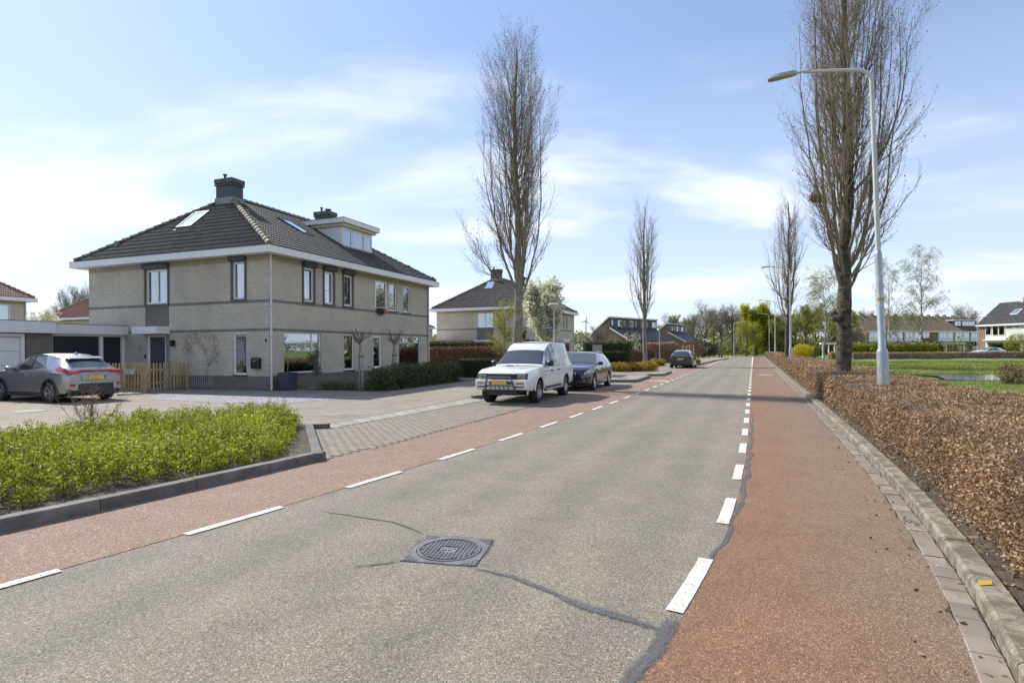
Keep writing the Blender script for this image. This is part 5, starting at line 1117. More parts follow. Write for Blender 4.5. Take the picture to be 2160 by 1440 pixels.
# ------------------------------------------------------------------ trees
def interp(P, t):
    """point and tangent on each polyline of P (m,k,3) at params t (m,n)"""
    m, k, _ = P.shape; f = t * (k - 1); i = np.minimum(f.astype(int), k - 2); a = (f - i)[..., None]; r = np.arange(m)[:, None]
    p0, p1 = P[r, i], P[r, i + 1]; return (p0 * (1 - a) + p1 * a), unit(p1 - p0)
def sprout(P, R, per, tr, L, ang, up, K, rf, rng, wob=.12, tip=.3, out=0., rmin=.002):
    """children branches; L (lo, hi) metres or fraction array; ang (lo, hi) degrees from the parent"""
    m = len(P); t = tr[0] + (tr[1] - tr[0]) * ((np.arange(per)[None] + rng.random((m, per))) / per); p, T = interp(P, t)
    rr_ = np.take_along_axis(R, np.minimum((t * (R.shape[1] - 1)).astype(int), R.shape[1] - 1), 1)
    nn = unit(np.cross(T, rng.normal(size=T.shape)));
    if out: nn = unit(nn + out * np.concatenate([unit(p[..., :2] - P[:, :1, :2].mean(0)), np.zeros(p.shape[:-1] + (1,))], -1))
    a = np.radians(rng.uniform(*ang, (m, per, 1))); d0 = T * np.cos(a) + nn * np.sin(a); d1 = unit(d0 + np.array([0, 0, up]))
    ln = rng.uniform(*L, (m, per, 1)) * (1.12 - .45 * t[..., None]); s = np.linspace(0, 1, K)[None, None, :, None]
    D = unit(d0[:, :, None] * (1 - s) + d1[:, :, None] * s) + rng.normal(size=(m, per, K, 3)) * wob
    Q = p[:, :, None] + np.cumsum(np.concatenate([np.zeros((m, per, 1, 3)), D[:, :, 1:]], 2), 2) * (ln[:, :, None] / (K - 1))
    r0 = np.maximum(rr_ * rf, rmin); RR = r0[..., None] * np.linspace(1, tip, K)[None, None]
    return Q.reshape(m * per, K, 3), np.maximum(RR.reshape(m * per, K), rmin * .6)
def wobble_line(p0, p1, K, amp, rng):
    s = np.linspace(0, 1, K)[:, None]; P = np.array(p0) * (1 - s) + np.array(p1) * s; n = np.cumsum(rng.normal(size=(K, 3)) * amp, 0); n -= s * n[-1]; n[:, 2] = 0; return P + n
def fastigiate(seed, Ht, cr_, h0, tr, nl=30, knob=None, subs=13, tw=8, tl=4, extra=()):
    rng = np.random.default_rng(seed); T = wobble_line((0, 0, -.1), (rng.normal() * .15, rng.normal() * .15, Ht * .93), 30, .035, rng)[None]
    z = T[0, :, 2]; R = (tr * (1 - np.clip(z / Ht, 0, 1)) ** .85 + .012); R *= 1 + .30 * np.exp(-np.clip(z, 0, None) / .35)
    if knob: R *= 1 + .16 * np.exp(-((z - knob) / .22) ** 2) + .08 * np.sin(z * 5) * np.exp(-((z - knob * .6) / 1.2) ** 2)
    R = R[None]; env = lambda zz: cr_ * np.sin(np.pi * np.clip((zz - h0 * .8) / (Ht * 1.02 - h0 * .8), 0, 1) ** .78) ** .68
    LP, LR = [], []; s = np.linspace(0, 1, 16)[:, None]
    for i in range(nl):
        z0 = h0 + (Ht * .72 - h0) * ((i + rng.random() * .6) / nl) ** 1.35; z1 = min(Ht * .985, z0 + (Ht - z0) * rng.uniform(.42, .82) + .6); az = i * 2.399 + rng.normal() * .3; r1 = env(np.array(z1)) * rng.uniform(.55, 1.05)
        low = max(0, 1 - (z0 - h0) / 3.); o = np.array([math.cos(az), math.sin(az), 0]); p0 = np.array([np.interp(z0, z, T[0, :, 0]), np.interp(z0, z, T[0, :, 1]), z0])
        p1 = p0 + o * r1; p1[2] = z1; c1 = p0 + o * r1 * rng.uniform(.75, 1.15) * (.8 + .3 * low); c1[2] = z0 + (z1 - z0) * rng.uniform(.18, .32)
        B = (1 - s) ** 2 * p0 + 2 * s * (1 - s) * c1 + s ** 2 * p1; n = np.cumsum(rng.normal(size=B.shape) * .035, 0); n -= s * n[-1]; LP.append(B + n)
        r0 = np.interp(z0, z, R[0]) * rng.uniform(.24, .40); LR.append(r0 * (1 - .88 * np.linspace(0, 1, 16) ** .9))
    for az, z0, r1, z1 in extra:
        o = np.array([math.cos(az), math.sin(az), 0]); p0 = np.array([0, 0, z0]); p1 = p0 + o * r1; p1[2] = z1; c1 = p0 + o * r1 * .9; c1[2] = z0 + .3 * (z1 - z0); B = (1 - s) ** 2 * p0 + 2 * s * (1 - s) * c1 + s ** 2 * p1; LP.append(B + np.cumsum(rng.normal(size=B.shape) * .03, 0)); LR.append(np.linspace(.042, .010, 16))
    LP, LR = np.array(LP), np.array(LR); k = Ht / 15.
    S1, r1_ = sprout(LP, LR, subs, (.12, .98), (.9 * k, 2.0 * k), (16, 34), .9, 8, .42, rng, .10, .3, .5, .0035)
    S1b, r1b = sprout(T[:, 12:], R[:, 12:], 24, (.1, 1), (.8 * k, 1.9 * k), (22, 42), 1.0, 8, .24, rng, .10, .3, 0, .0035)
    S1, r1_ = np.concatenate([S1, S1b]), np.concatenate([r1_, r1b]); S1[..., 2] = np.minimum(S1[..., 2], Ht + .2)
    S2, r2 = sprout(S1, r1_, tw, (.12, 1), (.40, .95), (18, 42), .7, 5, .55, rng, .16, .4, .3, .0024)
    S3, r3 = sprout(S2, r2, tl, (.2, 1), (.16, .42), (20, 50), .45, 3, .7, rng, .15, .5, 0, .0016)
    tips = S3[:, -1]; bud = tips[rng.random(len(tips)) < .30]
    trunk = [tubes(T, R, 14)]; limbs = [tubes(LP, LR, 7)]; crown = [tubes(S1, r1_, 5), tubes(S2, r2, 3), tubes(S3, r3, 3)]
    return [npmesh('columnar_trunk', *merge(trunk), True), npmesh('columnar_crown', *merge(crown)), npmesh('columnar_buds', *(lambda a: (a[0], [a[1]]))(leaves(bud, .055, rng))), npmesh('columnar_limbs', *merge(limbs), True)]
def place_tree(name, label, loc, parts, mats, rz=0., group=None, sc=1., lean=(0, 0)):
    t = thing(name, label, 'tree', loc, rz, group); t.scale = (sc,) * 3 if not hasattr(sc, '__len__') else sc; t.rotation_euler = (lean[0], lean[1], rz)
    for nm, me, mt in zip(('trunk', 'crown', 'buds', 'limbs'), parts, mats):
        if me is not None: link(nm, me, mt, t)
    return t
def meshes(trunk, crown, lv, nm):
    return [npmesh(nm + '_trunk', *merge(trunk), True), npmesh(nm + '_crown', *merge(crown)), npmesh(nm + '_leaves', lv[0], [lv[1]]) if lv is not None else None]
LANE_G = 'columnar trees lining the road'
fA = fastigiate(21, 15.2, 1.85, 3.5, .20, 29, 2.3, extra=((math.pi * .98, 4.1, 1.75, 6.3),))
fB = fastigiate(34, 15.6, 2.15, 3.2, .215, 33, 2.75, subs=13, extra=((math.pi * 1.05, 4.0, 1.5, 6.6), (.15, 3.9, 1.7, 6.4)))
fC = fastigiate(52, 15.2, 1.7, 3.3, .20, 22, 2.2, subs=9, tw=7, tl=3); fD = fastigiate(63, 15.2, 1.95, 3.2, .22, 25, 2.5, subs=9, tw=7, tl=3)
TM = ('bark_green', 'twig', 'leaf_dead', 'bark_green')
ta = place_tree('columnar_tree', 'tall bare columnar tree behind the white pickup in front of the second house', (.22, 23.7), fA, TM, 0, LANE_G)
place_tree('columnar_tree', 'bare columnar tree rising from the yellow shrubs far along the left side', (11.85, 50.6), fC, TM, 2.2, LANE_G, .98)
for me in fB[:1]: pass
tb = place_tree('columnar_tree', 'big bare columnar tree with burred dark trunk beside the near street lamp', (10.3, 17.8), fB, ('bark', 'twig', 'leaf_dead', 'bark_green'), .6, LANE_G)
place_tree('columnar_tree', 'dark bare columnar tree behind the second street lamp on the right', (22.55, 46.8), fD, ('bark', 'twig', 'leaf_dead', 'bark_green'), 3.6, LANE_G, .95)
# burrs on the near trunk
rb = random.Random(4)
for k in range(13):
    a, z = rb.uniform(0, 6.28), rb.choice((2.66, 2.72, 2.6, 2.5, rb.uniform(1.2, 2.9))); r = .22; m = MB(); m.lathe([(0, -1), (.55, -.8), (.95, -.2), (.9, .35), (.5, .8), (0, .95)], 9); s = rb.uniform(.07, .14)
    m.v = [(v[0] * s * rb.uniform(.85, 1.15) + r * math.cos(a), v[1] * s + r * math.sin(a), v[2] * s * .9 + z) for v in m.v]; m.build('burr', 'bark', tb, 60)
# crow nest
nr = np.random.default_rng(3); nd = unit(nr.normal(size=(160, 3))) * [.15, .15, .09]; npth = np.stack([nd, nd + nr.normal(size=nd.shape) * .06, nd + nr.normal(size=nd.shape) * .1], 1)
nest = mk('bird_nest', [tubes(npth, np.full((160, 3), .008), 3)], 'twig'); tag(nest, 'dark twig bird nest on the left limb of the big right-hand tree', 'bird nest'); tgt = Vector((at(1700, 17.6), 17.6, zat(435, 17.6, 1700))); mw_ = Matrix.Translation((10.3, 17.8, 0)) @ Matrix.Rotation(.6, 4, 'Z'); nest.location = min((mw_ @ v.co for v in fB[3].vertices), key=lambda p: (p - tgt).length)
def broad(seed, Ht, spread, h0, tr, up=.35, leafn=0, lsize=.2, nl=9, droop=0., tw=7, l4=4, thick=1.):
    rng = np.random.default_rng(seed); T = wobble_line((0, 0, -.1), (rng.normal() * .3, rng.normal() * .3, Ht * .62), 16, .06, rng)[None]; R = np.linspace(tr, tr * .35, 16)[None] * (1 + .35 * np.exp(-np.linspace(0, 6, 16)))[None]
    f = h0 / (Ht * .62); L1, r1 = sprout(T, R, nl, (f, 1), (Ht * .36, Ht * .50), (28, 55) if spread > .8 else (18, 35), up, 12, .55, rng, .16, .25)
    L1[..., :2] *= spread; L2, r2 = sprout(L1, r1, 9, (.25, 1), (Ht * .14, Ht * .26), (22, 50), up * .8, 8, .55, rng, .16, .3)
    L3, r3 = sprout(L2, r2, tw, (.15, 1), (Ht * .06, Ht * .14), (22, 55), up * .4 - droop, 6, .55, rng, .18, .35, 0, .006 * thick); L4, r4 = sprout(L3, r3, l4, (.1, 1), (Ht * .03, Ht * .075), (20, 60), .1 - droop * 1.6, 4, .7, rng, .18, .5, 0, .0045 * thick)
    lv = None
    if leafn: q = np.concatenate([L4[:, 1:].reshape(-1, 3), L3[:, 2:].reshape(-1, 3)]); q = q[rng.integers(0, len(q), leafn)] + rng.normal(size=(leafn, 3)) * .06; lv = leaves(q, lsize, rng)
    return [tubes(T, R, 10), tubes(L1, r1, 6)], [tubes(L2, r2, 4), tubes(L3, r3, 3), tubes(L4, r4, 3)], lv
b1 = meshes(*broad(5, 11, 1.0, 2.6, .28, .45, 2600, .13, 11, thick=2.2), 'broad_a'); b2 = meshes(*broad(9, 11, .85, 2.2, .26, .6, 0, .1, 12, tw=8, thick=2.4), 'broad_b'); b3 = meshes(*broad(14, 10, 1.15, 2.0, .24, .25, 5200, .20, 10, thick=2.), 'broad_c')
b4 = meshes(*broad(17, 9, 1.15, 1.9, .22, .3, 17000, .19, 9, tw=6, thick=1.6), 'broad_d')
def tree(parts, mats, px, Y, top, label, name='park_tree', base=11., rz=0., group='trees at the end of the street', sx=1.):
    h = zat(top, Y, px); base = max(v.co.z for v in parts[1].vertices); s = h / base; return place_tree(name, label, (at(px, Y), Y), parts, mats, rz, group, (s * sx, s * sx, s))
BM = ('bark', 'twig_pale', 'leaf_wood')
tree(b1, BM, 1488, 112, 628, 'large rounded bare tree at the far left end of the street', rz=1.0); tree(b2, ('bark', 'twig_pale', None), 1545, 124, 634, 'bare grey tree standing left behind the yellow green willow', rz=2.0)
tree(b1, ('bark', 'twig', 'leaf_wood'), 1522, 136, 648, 'brownish bare tree between the rounded tree and the willow', rz=4.1, sx=.9)
tree(b3, ('bark', 'twig', 'leaf_willow'), 1573, 103, 668, 'low spreading tree with forked dark trunk in front of the willow', base=10., rz=.4)
tree(b2, ('bark', 'twig_pale', None), 1640, 128, 655, 'thin bare tree behind the third street lamp', rz=5.0, sx=.8)
tree(b4, ('bark', 'twig', 'leaf_birch'), 1648, 108, 672, 'pale green young tree between the far street lamps', base=9., rz=1.2)
tree(b4, ('bark', 'twig', 'leaf_spring'), 1702, 98, 640, 'yellow green tree behind the dark columnar tree', base=9., rz=2.8, sx=.9)
tree(b4, ('bark', 'twig', 'leaf_birch'), 1775, 118, 655, 'light green tree hidden behind the big burred trunk', base=9., rz=4.0)
tree(b2, ('bark', 'twig_pale', None), 2036, 150, 636, 'rounded bare tree behind the right end of the long terrace', rz=.9, group='trees behind the terrace'); tree(b1, ('bark', 'twig', 'leaf_dead'), 2016, 158, 658, 'brown bushy tree left of the rounded bare tree behind the terrace', rz=2.9, group='trees behind the terrace')
tree(b2, ('bark', 'twig', None), 1828, 165, 645, 'bare tree showing above the left end of the terrace roof', rz=3.3, group='trees behind the terrace', sx=.7)
tree(b1, ('bark', 'twig', 'leaf_dead'), 1408, 185, 655, 'bare brown tree above the dormer terrace roof', rz=.2, group='trees behind the dormer terraces'); tree(b4, ('bark', 'twig', 'leaf_spring'), 1432, 190, 664, 'yellow green tree between the two dormer terraces', base=9., rz=1.9, group='trees behind the dormer terraces'); tree(b2, ('bark', 'twig_pale', None), 1458, 170, 655, 'pale bare tree right of the farther dormer terrace', rz=4.4, group='trees behind the dormer terraces', sx=.8)
tree(b2, ('bark', 'twig_pale', None), 1262, 95, 680, 'bare whitish bush tree beside the wind turbine', rz=.5, group='trees behind the dormer terraces')
tree(b2, ('bark', 'twig', None), 172, 118, 585, 'bare upright tree just left of the beige house', rz=1.5, group='bare trees behind the left houses', sx=.55); tree(b2, ('bark', 'twig', None), 150, 124, 598, 'bare tree behind the chimney of the red roofed house', rz=3.5, group='bare trees behind the left houses', sx=.6); tree(b1, ('bark', 'twig', None), 110, 130, 632, 'small bare tree left of the chimney of the red roofed house', rz=5.5, group='bare trees behind the left houses', sx=.6)
rw_ = random.Random(6); WL = 'woodland trees behind the crossing'
for i, (px, Y, top, prt) in enumerate(((1466, 128, 652, b1), (1508, 142, 646, b3), (1560, 146, 650, b1), (1618, 140, 662, b4), (1630, 150, 648, b1), (1662, 132, 660, b4), (1680, 145, 645, b3), (1722, 140, 640, b1), (1752, 134, 652, b4), (1790, 150, 648, b3), (1604, 155, 652, b2), (1700, 158, 642, b2))):
    lab = ('grey bare', 'hazy green', 'grey green', 'pale leafy', 'tall grey', 'light green', 'broad green', 'tall brown', 'fresh green', 'wide hazy', 'thin brown', 'upright brown')[i]
    tree(prt, ('bark', 'twig_pale' if i % 2 else 'twig', 'leaf_birch' if i % 3 else 'leaf_wood'), px, Y, top, lab + ' woodland tree ' + ('left of the willow' if px < 1560 else 'behind the willow' if px < 1620 else 'behind the right street lamps' if px < 1690 else 'behind the small birch'), rz=rw_.uniform(0, 6), group=WL)
rng = np.random.default_rng(61); n = 26000; X = rng.uniform(at(1440, 150), at(1900, 150), n); Yv = rng.uniform(126, 165, n); P = np.stack([X, Yv, (2.6 + 1.6 * vnoise(np.stack([X, Yv], 1), 8, .35)) * rng.random(n) ** .7], 1); v, f = leaves(P, .55, rng); tag(link('undergrowth', npmesh('undergrowth', v, [f]), 'leaf_wood'), 'green undergrowth between the trunks at the end of the street', 'undergrowth', kind='stuff')
# willow
def willow(seed=3, Ht=10.6, rad_=3.6):
    rng = np.random.default_rng(seed); T = wobble_line((0, 0, -.1), (.3, 0, Ht * .5), 10, .06, rng)[None]; R = np.linspace(.42, .22, 10)[None]; L1, r1 = sprout(T, R, 12, (.45, 1), (Ht * .38, Ht * .5), (25, 60), .8, 10, .5, rng, .12); L2, r2 = sprout(L1, r1, 8, (.35, 1), (1., 2.2), (20, 60), .3, 6, .5, rng, .15)
    n = 1700; src = np.concatenate([L2[:, 3:].reshape(-1, 3), L1[:, 6:].reshape(-1, 3)]); p = src[rng.integers(0, len(src), n)] + rng.normal(size=(n, 3)) * [.25, .25, .15]; k = 12; ln = np.minimum(rng.uniform(1.2, 6.5, n), p[:, 2] - rng.uniform(.2, 1.6, n)); ln = np.maximum(ln, .5); s = np.linspace(0, 1, k)
    o = unit(p[:, :2]); dr = rng.uniform(.1, .7, n); S_ = p[:, None] + np.stack([o[:, :1] * dr[:, None] * np.sqrt(s)[None], o[:, 1:] * dr[:, None] * np.sqrt(s)[None], (.25 * np.sin(np.pi * s * .5)[None] * (1 - s)[None] * 2 - ln[:, None] * s[None] ** 1.15)], -1) + rng.normal(size=(n, k, 3)) * .03
    q = np.repeat(S_.reshape(-1, 3), 3, 0); q = q + rng.normal(size=q.shape) * [.07, .07, .16]; return [tubes(T, R, 8), tubes(L1, r1, 5)], [tubes(L2, r2, 3), tubes(S_, np.full((n, k), .010), 3)], leaves(q, .26, rng, asp=.42, up=-.8)
wl = meshes(*willow(Ht=12.8), 'willow'); place_tree('willow_tree', 'yellow green weeping willow at the end of the street', (at(1592, 113), 113), wl, ('bark', 'leaf_willow', 'leaf_willow'))
# birches
def birch(seed, Ht, leafn):
    rng = np.random.default_rng(seed); T = wobble_line((0, 0, -.1), (.2, .1, Ht), 22, .05, rng)[None]; R = (np.linspace(1, .06, 22) * .16 * Ht / 12)[None]; L1, r1 = sprout(T, R, 46, (.20, .98), (Ht * .17, Ht * .28), (38, 62), .25, 10, .42, rng, .10, .25, 0, .008)
    L2, r2 = sprout(L1, r1, 7, (.25, 1), (.7, 1.5), (25, 60), -.5, 6, .5, rng, .12, .4, 0, .007); L3, r3 = sprout(L2, r2, 5, (.1, 1), (.5, 1.1), (15, 60), -2.2, 5, .7, rng, .10, .5, 0, .006)
    q = L3[:, 1:].reshape(-1, 3); q = q[rng.integers(0, len(q), leafn)] + rng.normal(size=(leafn, 3)) * .05; return [tubes(T, R, 9)], [tubes(L1, r1, 4), tubes(L2, r2, 3), tubes(L3, r3, 3)], leaves(q, .10, rng)
bi = meshes(*birch(4, 14, 10000), 'birch'); bj = meshes(*birch(7, 9.6, 8000), 'birch_b')
for me in (bi, bj): pass
place_tree('birch_tree', 'tall birch with white trunk and drooping twigs right of the near street lamp', (at(1943, 86), 86), bi, ('birch_bark', 'twig_pale', 'leaf_birch'), 0, 'birches across the meadow', 1.12)
place_tree('birch_tree', 'slimmer birch half hidden by the near street lamp', (at(1876, 80), 80), bi, ('birch_bark', 'twig_pale', 'leaf_birch'), 2, 'birches across the meadow', (.62, .62, .92))
place_tree('birch_tree', 'small white stemmed birch with green leaves left of the burred tree', (at(1738, 63), 63), bj, ('birch_bark', 'twig_pale', 'leaf_spring'), 1, 'birches across the meadow')
# ------------------------------------------------------------------ shrubs, hedges
def clump(c, r, n, size, rng, shell=.55, noise=.2, seed=1):
    d = unit(rng.normal(size=(n, 3))); q = (shell + (1 - shell) * rng.random((n, 1)) ** .6); p = d * q; p = p * (1 + noise * vnoise(d * 2.2, seed, 1.4)[:, None]); return np.array(c) + p * np.array(r)
def bush(name, label, c, r, n, size, mat, cat='shrub', seed=1, stem='twig', group=None, low=0.):
    rng = np.random.default_rng(seed); t = thing(name, label, cat, (c[0], c[1], c[2] if len(c) > 2 else 0), 0, group); P = clump((0, 0, r[2] + low), r, n, size, rng, .45, .28, seed); P = P[P[:, 2] > .02]
    v, f = leaves(P, size, rng); link('foliage', npmesh('foliage', v, [f]), mat, t)
    k = 9; st_ = np.stack([np.array([[0, 0, 0]] * k) + rng.normal(size=(k, 3)) * [.03, .03, 0], np.stack([rng.normal(0, r[0] * .25, k), rng.normal(0, r[1] * .25, k), np.full(k, low + r[2] * .6)], 1), np.stack([rng.normal(0, r[0] * .5, k), rng.normal(0, r[1] * .5, k), np.full(k, low + r[2] * 1.4)], 1)], 1)
    link('stems', npmesh('stems', *(lambda a: (a[0], [a[1]]))(tubes(st_, np.tile([.02, .014, .006], (k, 1)), 4))), stem, t); return t
def hedge(name, label, p0, p1, w, h, n, size, mat, seed=1, core='leaf_conifer', rough=.05, group=None, cat='hedge', z0=0.02):
    """straight clipped hedge: dark core and a skin of leaves"""
    rng = np.random.default_rng(seed); p0, p1 = np.array(p0[:2]), np.array(p1[:2]); L = np.linalg.norm(p1 - p0); a = math.atan2(*(p1 - p0)[::-1]); t = thing(name, label, cat, (p0[0], p0[1], 0), a, group)
    A = np.array([L * h, L * h, L * w, w * h, w * h]); k = rng.choice(5, n, p=A / A.sum()); u, v = rng.random(n), rng.random(n); P = np.zeros((n, 3)); x = u * L
    for f in range(5):
        q = k == f
        if f < 2: P[q] = np.stack([x[q], np.full(q.sum(), (-.5 if f == 0 else .5) * w), v[q] * h], 1)
        elif f == 2: P[q] = np.stack([x[q], (v[q] - .5) * w, np.full(q.sum(), h)], 1)
        else: P[q] = np.stack([np.full(q.sum(), 0 if f == 3 else L), (u[q] - .5) * w, v[q] * h], 1)
    P += rng.normal(size=P.shape) * rough + vnoise(P, seed, 1.1)[:, None] * rough * .8; P[:, 2] = np.maximum(P[:, 2], z0); v, f = leaves(P, size, rng); link('foliage', npmesh('foliage', v, [f]), mat, t)
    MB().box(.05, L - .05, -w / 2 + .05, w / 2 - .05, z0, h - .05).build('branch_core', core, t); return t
# long beech hedge behind the right kerb
def beech():
    rng = np.random.default_rng(77); t = thing('beech_hedge', 'long low brown beech hedge running along the right kerb', 'hedge', (0, 0, 0)); fr = lambda y: np.array([KR(v) for v in y]) + .37; W0 = 2.04; Ht = .80
    nz = lambda P: vnoise(P, 21, 1.0)
    def pts(n, y0, y1, pw, which):
        y = y0 + (y1 - y0) * rng.random(n) ** pw; x0 = fr(y); u = rng.random(n); h = Ht + .035 * nz(np.stack([x0, y], 1)) + .02 * np.sin(y * 3.1)
        if which == 'top': return np.stack([x0 + .05 + u * (W0 - .05), y, h + rng.normal(size=n) * .022 - .10 * np.clip(.18 - u, 0, 1) / .18 * rng.random(n)], 1)
        if which == 'front': z = .10 + (h - .10) * u ** .70; return np.stack([x0 + .04 * (z / Ht) + rng.normal(size=n) * .045, y, z], 1)
        return np.stack([x0 + W0 + rng.normal(size=n) * .04, y, .1 + (h - .1) * u], 1)
    LP = []
    for n, y0, y1, s in ((40000, -9, 1.5, .055), (110000, 1.5, 7, .031), (90000, 7, 14, .038), (46000, 14, 30, .062), (26000, 30, 60, .10), (12000, 60, 99, .16)):
        a = pts(int(n * .62), y0, y1, 1, 'top'); b = pts(int(n * .85), y0, y1, 1, 'front'); keep = (nz(b * [1, .9, 1.7]) * .7 + (b[:, 2] - .24) * 3.6 + np.clip((b[:, 1] - 12) / 16, 0, 1.6) > -.12 + rng.normal(size=len(b)) * .35); c = pts(int(n * .12), y0, y1, 1, 'back')
        LP.append(leaves(np.concatenate([a, b[keep], c]), s, rng))
    foliage = mk('foliage', LP, 'leaf_beech', t); tag(foliage, kind='stuff')
    n = 11000; y = 1.5 + 15 * rng.random(n) ** 1.3; x0 = fr(y); z = .06 + .72 * rng.random(n); b = np.stack([x0 + .14 + rng.normal(size=n) * .05, y, z], 1); d = unit(rng.normal(size=(n, 3)) * [.6, .9, .45] + np.array([-.55, -.1, .28])); ln = rng.uniform(.08, .24, (n, 1)); m2 = b + d * ln * .5 + rng.normal(size=(n, 3)) * .015
    e = b + d * ln; e[:, 2] = np.clip(e[:, 2], .10, .86); tw = tubes(np.stack([b, m2, e], 1), np.tile([.004, .0032, .0016], (n, 1)), 3)
    tag(mk('twigs', [tw], 'twig_pale', t), kind='stuff')
    ys = np.concatenate([np.arange(-8.9, 14, .6), np.arange(14, 99.5, 2.5)]); m = MB(); rows = []
    for y in ys: x = KR(y) + .37; rows.append([(x + .10, y, .06), (x + .16, y, Ht - .16), (x + .28, y, Ht - .07), (x + W0 - .12, y, Ht - .07), (x + W0 - .05, y, .02)])
    m.grid(rows); m.f.append((0, 1, 2, 3, 4)); m.build('branch_core', 'twig', t)
beech()
# fallen leaves and soil litter beside the near hedge
rng = np.random.default_rng(5); n = 1300; y = 1.5 + 14 * rng.random(n); P = np.stack([np.array([KR(v) for v in y]) + .19 + .26 * rng.random(n) ** 1.2, y, np.full(n, .092)], 1); k = 170; y2 = 2 + 16 * rng.random(k) ** 1.4; P = np.concatenate([P, np.stack([np.array([KR(v) for v in y2]) - .02 - .5 * rng.random(k) ** 2.5, y2, np.full(k, .016)], 1)]); v, f = leaves(P, .04, rng, flat=.85); tag(link('leaf_litter', npmesh('leaf_litter', v, [f]), 'leaf_beech'), 'fallen brown leaves on the soil strip behind the right kerb', 'leaf litter', kind='stuff')
# green shrubs in the left bed
def bed():
    rng = np.random.default_rng(31); n = 300000; x = rng.uniform(-11.5, -2.7, n); y = 2.5 + 10 * rng.random(n); P2 = np.stack([x, y], 1)
    inner = [(LL(Y) - .52 - .16 * math.sin(Y * 2.3), Y) for Y in (2.0, 3, 4, 4.6, 5.2, 5.8, 6.4, 7, 7.5)] + [(-3.30, 8.2), (-3.55, 8.9), (-3.75, 9.7), (-4.0, 10.4), (-4.3, 11.55), (-5.6, 12.2), (-7.0, 10.9), (-8.1, 9.2), (-11, 7.0), (-12, 2)]
    k = polyin(P2, inner); P2 = P2[k]; hN = vnoise(P2, 12, 1.1) * .10 + vnoise(P2, 14, 4.2) * .11 + vnoise(P2, 15, 9.) * .04; ed = np.full(len(P2), 9.)
    for (a, b) in zip(inner, inner[1:]):
        a, b = np.array(a), np.array(b); ab = b - a; t = np.clip(((P2 - a) @ ab) / (ab @ ab), 0, 1); ed = np.minimum(ed, np.hypot(*(P2 - a - t[:, None] * ab).T))
    top = (.36 + hN) * np.clip(.40 + ed / .55, .40, 1)
    k = rng.permutation(len(P2))[:5200]; C = P2[k]; hc = np.maximum(top[k] * rng.uniform(.72, 1.28, len(k)), .12); nl = 46; ln = rng.normal(size=(len(k), 2)) * .07
    u = rng.random((len(k), nl)) ** .75; z = .07 + hc[:, None] * (.18 + .82 * u); r = .075 * (1.15 - .75 * u) ; th = rng.uniform(0, 6.283, u.shape)
    P = np.stack([C[:, :1] + ln[:, :1] * u + r * np.cos(th), C[:, 1:] + ln[:, 1:] * u + r * np.sin(th), z], -1).reshape(-1, 3)
    v, f = leaves(P, .036, rng, asp=.6, up=.3); tag(link('ground_cover_shrubs', npmesh('ground_cover_shrubs', v, [f]), 'leaf_bed'), 'bright green low shrubs filling the kerbed bed on the left', 'shrubs', kind='stuff')
    b = np.column_stack([C, np.full(len(C), .06)]); e = np.column_stack([C + ln, .07 + hc]); tw = tubes(np.stack([b, (b + e) / 2 + rng.normal(size=b.shape) * .012, e], 1), np.tile([.0045, .0035, .002], (len(C), 1)), 3); tag(mk('shrub_stems', [tw], 'twig'), 'thin brown stems under the bright green bed shrubs', 'shrub stems', kind='stuff')
bed()
def bare_shrub(name, label, loc, h, n, spread, mat='twig_red', seed=2, knots=True):
    rng = np.random.default_rng(seed); t = thing(name, label, 'shrub', loc); b = rng.normal(size=(n, 3)) * [.05, .05, 0]; tip = np.stack([rng.normal(0, spread, n), rng.normal(0, spread, n), h * rng.uniform(.55, 1.0, n)], 1); s = np.linspace(0, 1, 8)[None, :, None]
    P = b[:, None] * (1 - s) + tip[:, None] * s + rng.normal(size=(n, 8, 3)) * .02 * s; R = np.tile(np.linspace(.007, .002, 8), (n, 1)); Q, rq = sprout(P, R, 7, (.3, 1), (h * .08, h * .24), (20, 55), .3, 5, .7, rng, .14, .5, 0, .002); Z, rz_ = sprout(Q, rq, 3, (.2, 1), (h * .03, h * .09), (30, 70), .1, 3, .8, rng, .15, .5, 0, .0016)
    mk('branches', [tubes(P, R, 4)], mat, t)
    mk('twigs', [tubes(Q, rq, 3), tubes(Z, rz_, 3)], mat, t); v, f = leaves(Z[:, -1], .022, rng); tag(link('buds', npmesh('buds', v, [f]), 'leaf_dead', t), kind='stuff'); return t
bare_shrub('bare_shrub', 'leafless brown shrub growing up through the green bed in front of the silver car', (-7.15, 9.65, .07), 1.28, 17, .26)
# planting in front of the house
hedge('evergreen_hedge', 'loose dark green hedge in front of the right half of the near house', H(1.5, -4.0), H(8.4, -3.85), .7, .74, 24000, .075, 'leaf_hedge', 3, rough=.11)
hedge('beech_hedge', 'tall reddish brown beech hedge right of the near house', (at(898, 37), 37.6), (at(1062, 36), 36.4), .9, 1.66, 15000, .10, 'leaf_beech_red', 4, core='twig_red')
hedge('evergreen_hedge', 'upper green hedge showing above the reddish beech hedge', (at(898, 43), 43.6), (at(1040, 43), 42.6), .9, 2.08, 9000, .12, 'leaf_box', 5)
hedge('box_hedge', 'clipped dark green box hedge left of the white pickup', (at(975, 33), 33.2), (at(1062, 32.5), 32.0), 1.0, 1.0, 9000, .06, 'leaf_box', 6, rough=.025)
hedge('conifer_hedge', 'dark clipped conifer hedge behind the blue estate car', (at(1215, 40), 40.5), (at(1318, 40.5), 40.2), 1.0, 1.33, 9000, .08, 'leaf_conifer', 7, rough=.025)
hedge('ivy_hedge', 'tall ivy covered hedge with yellowish top behind the conifer hedge', (at(1236, 46), 46.6), (at(1328, 46), 45.6), .9, 2.05, 9000, .11, 'leaf_hedge', 8, rough=.08)
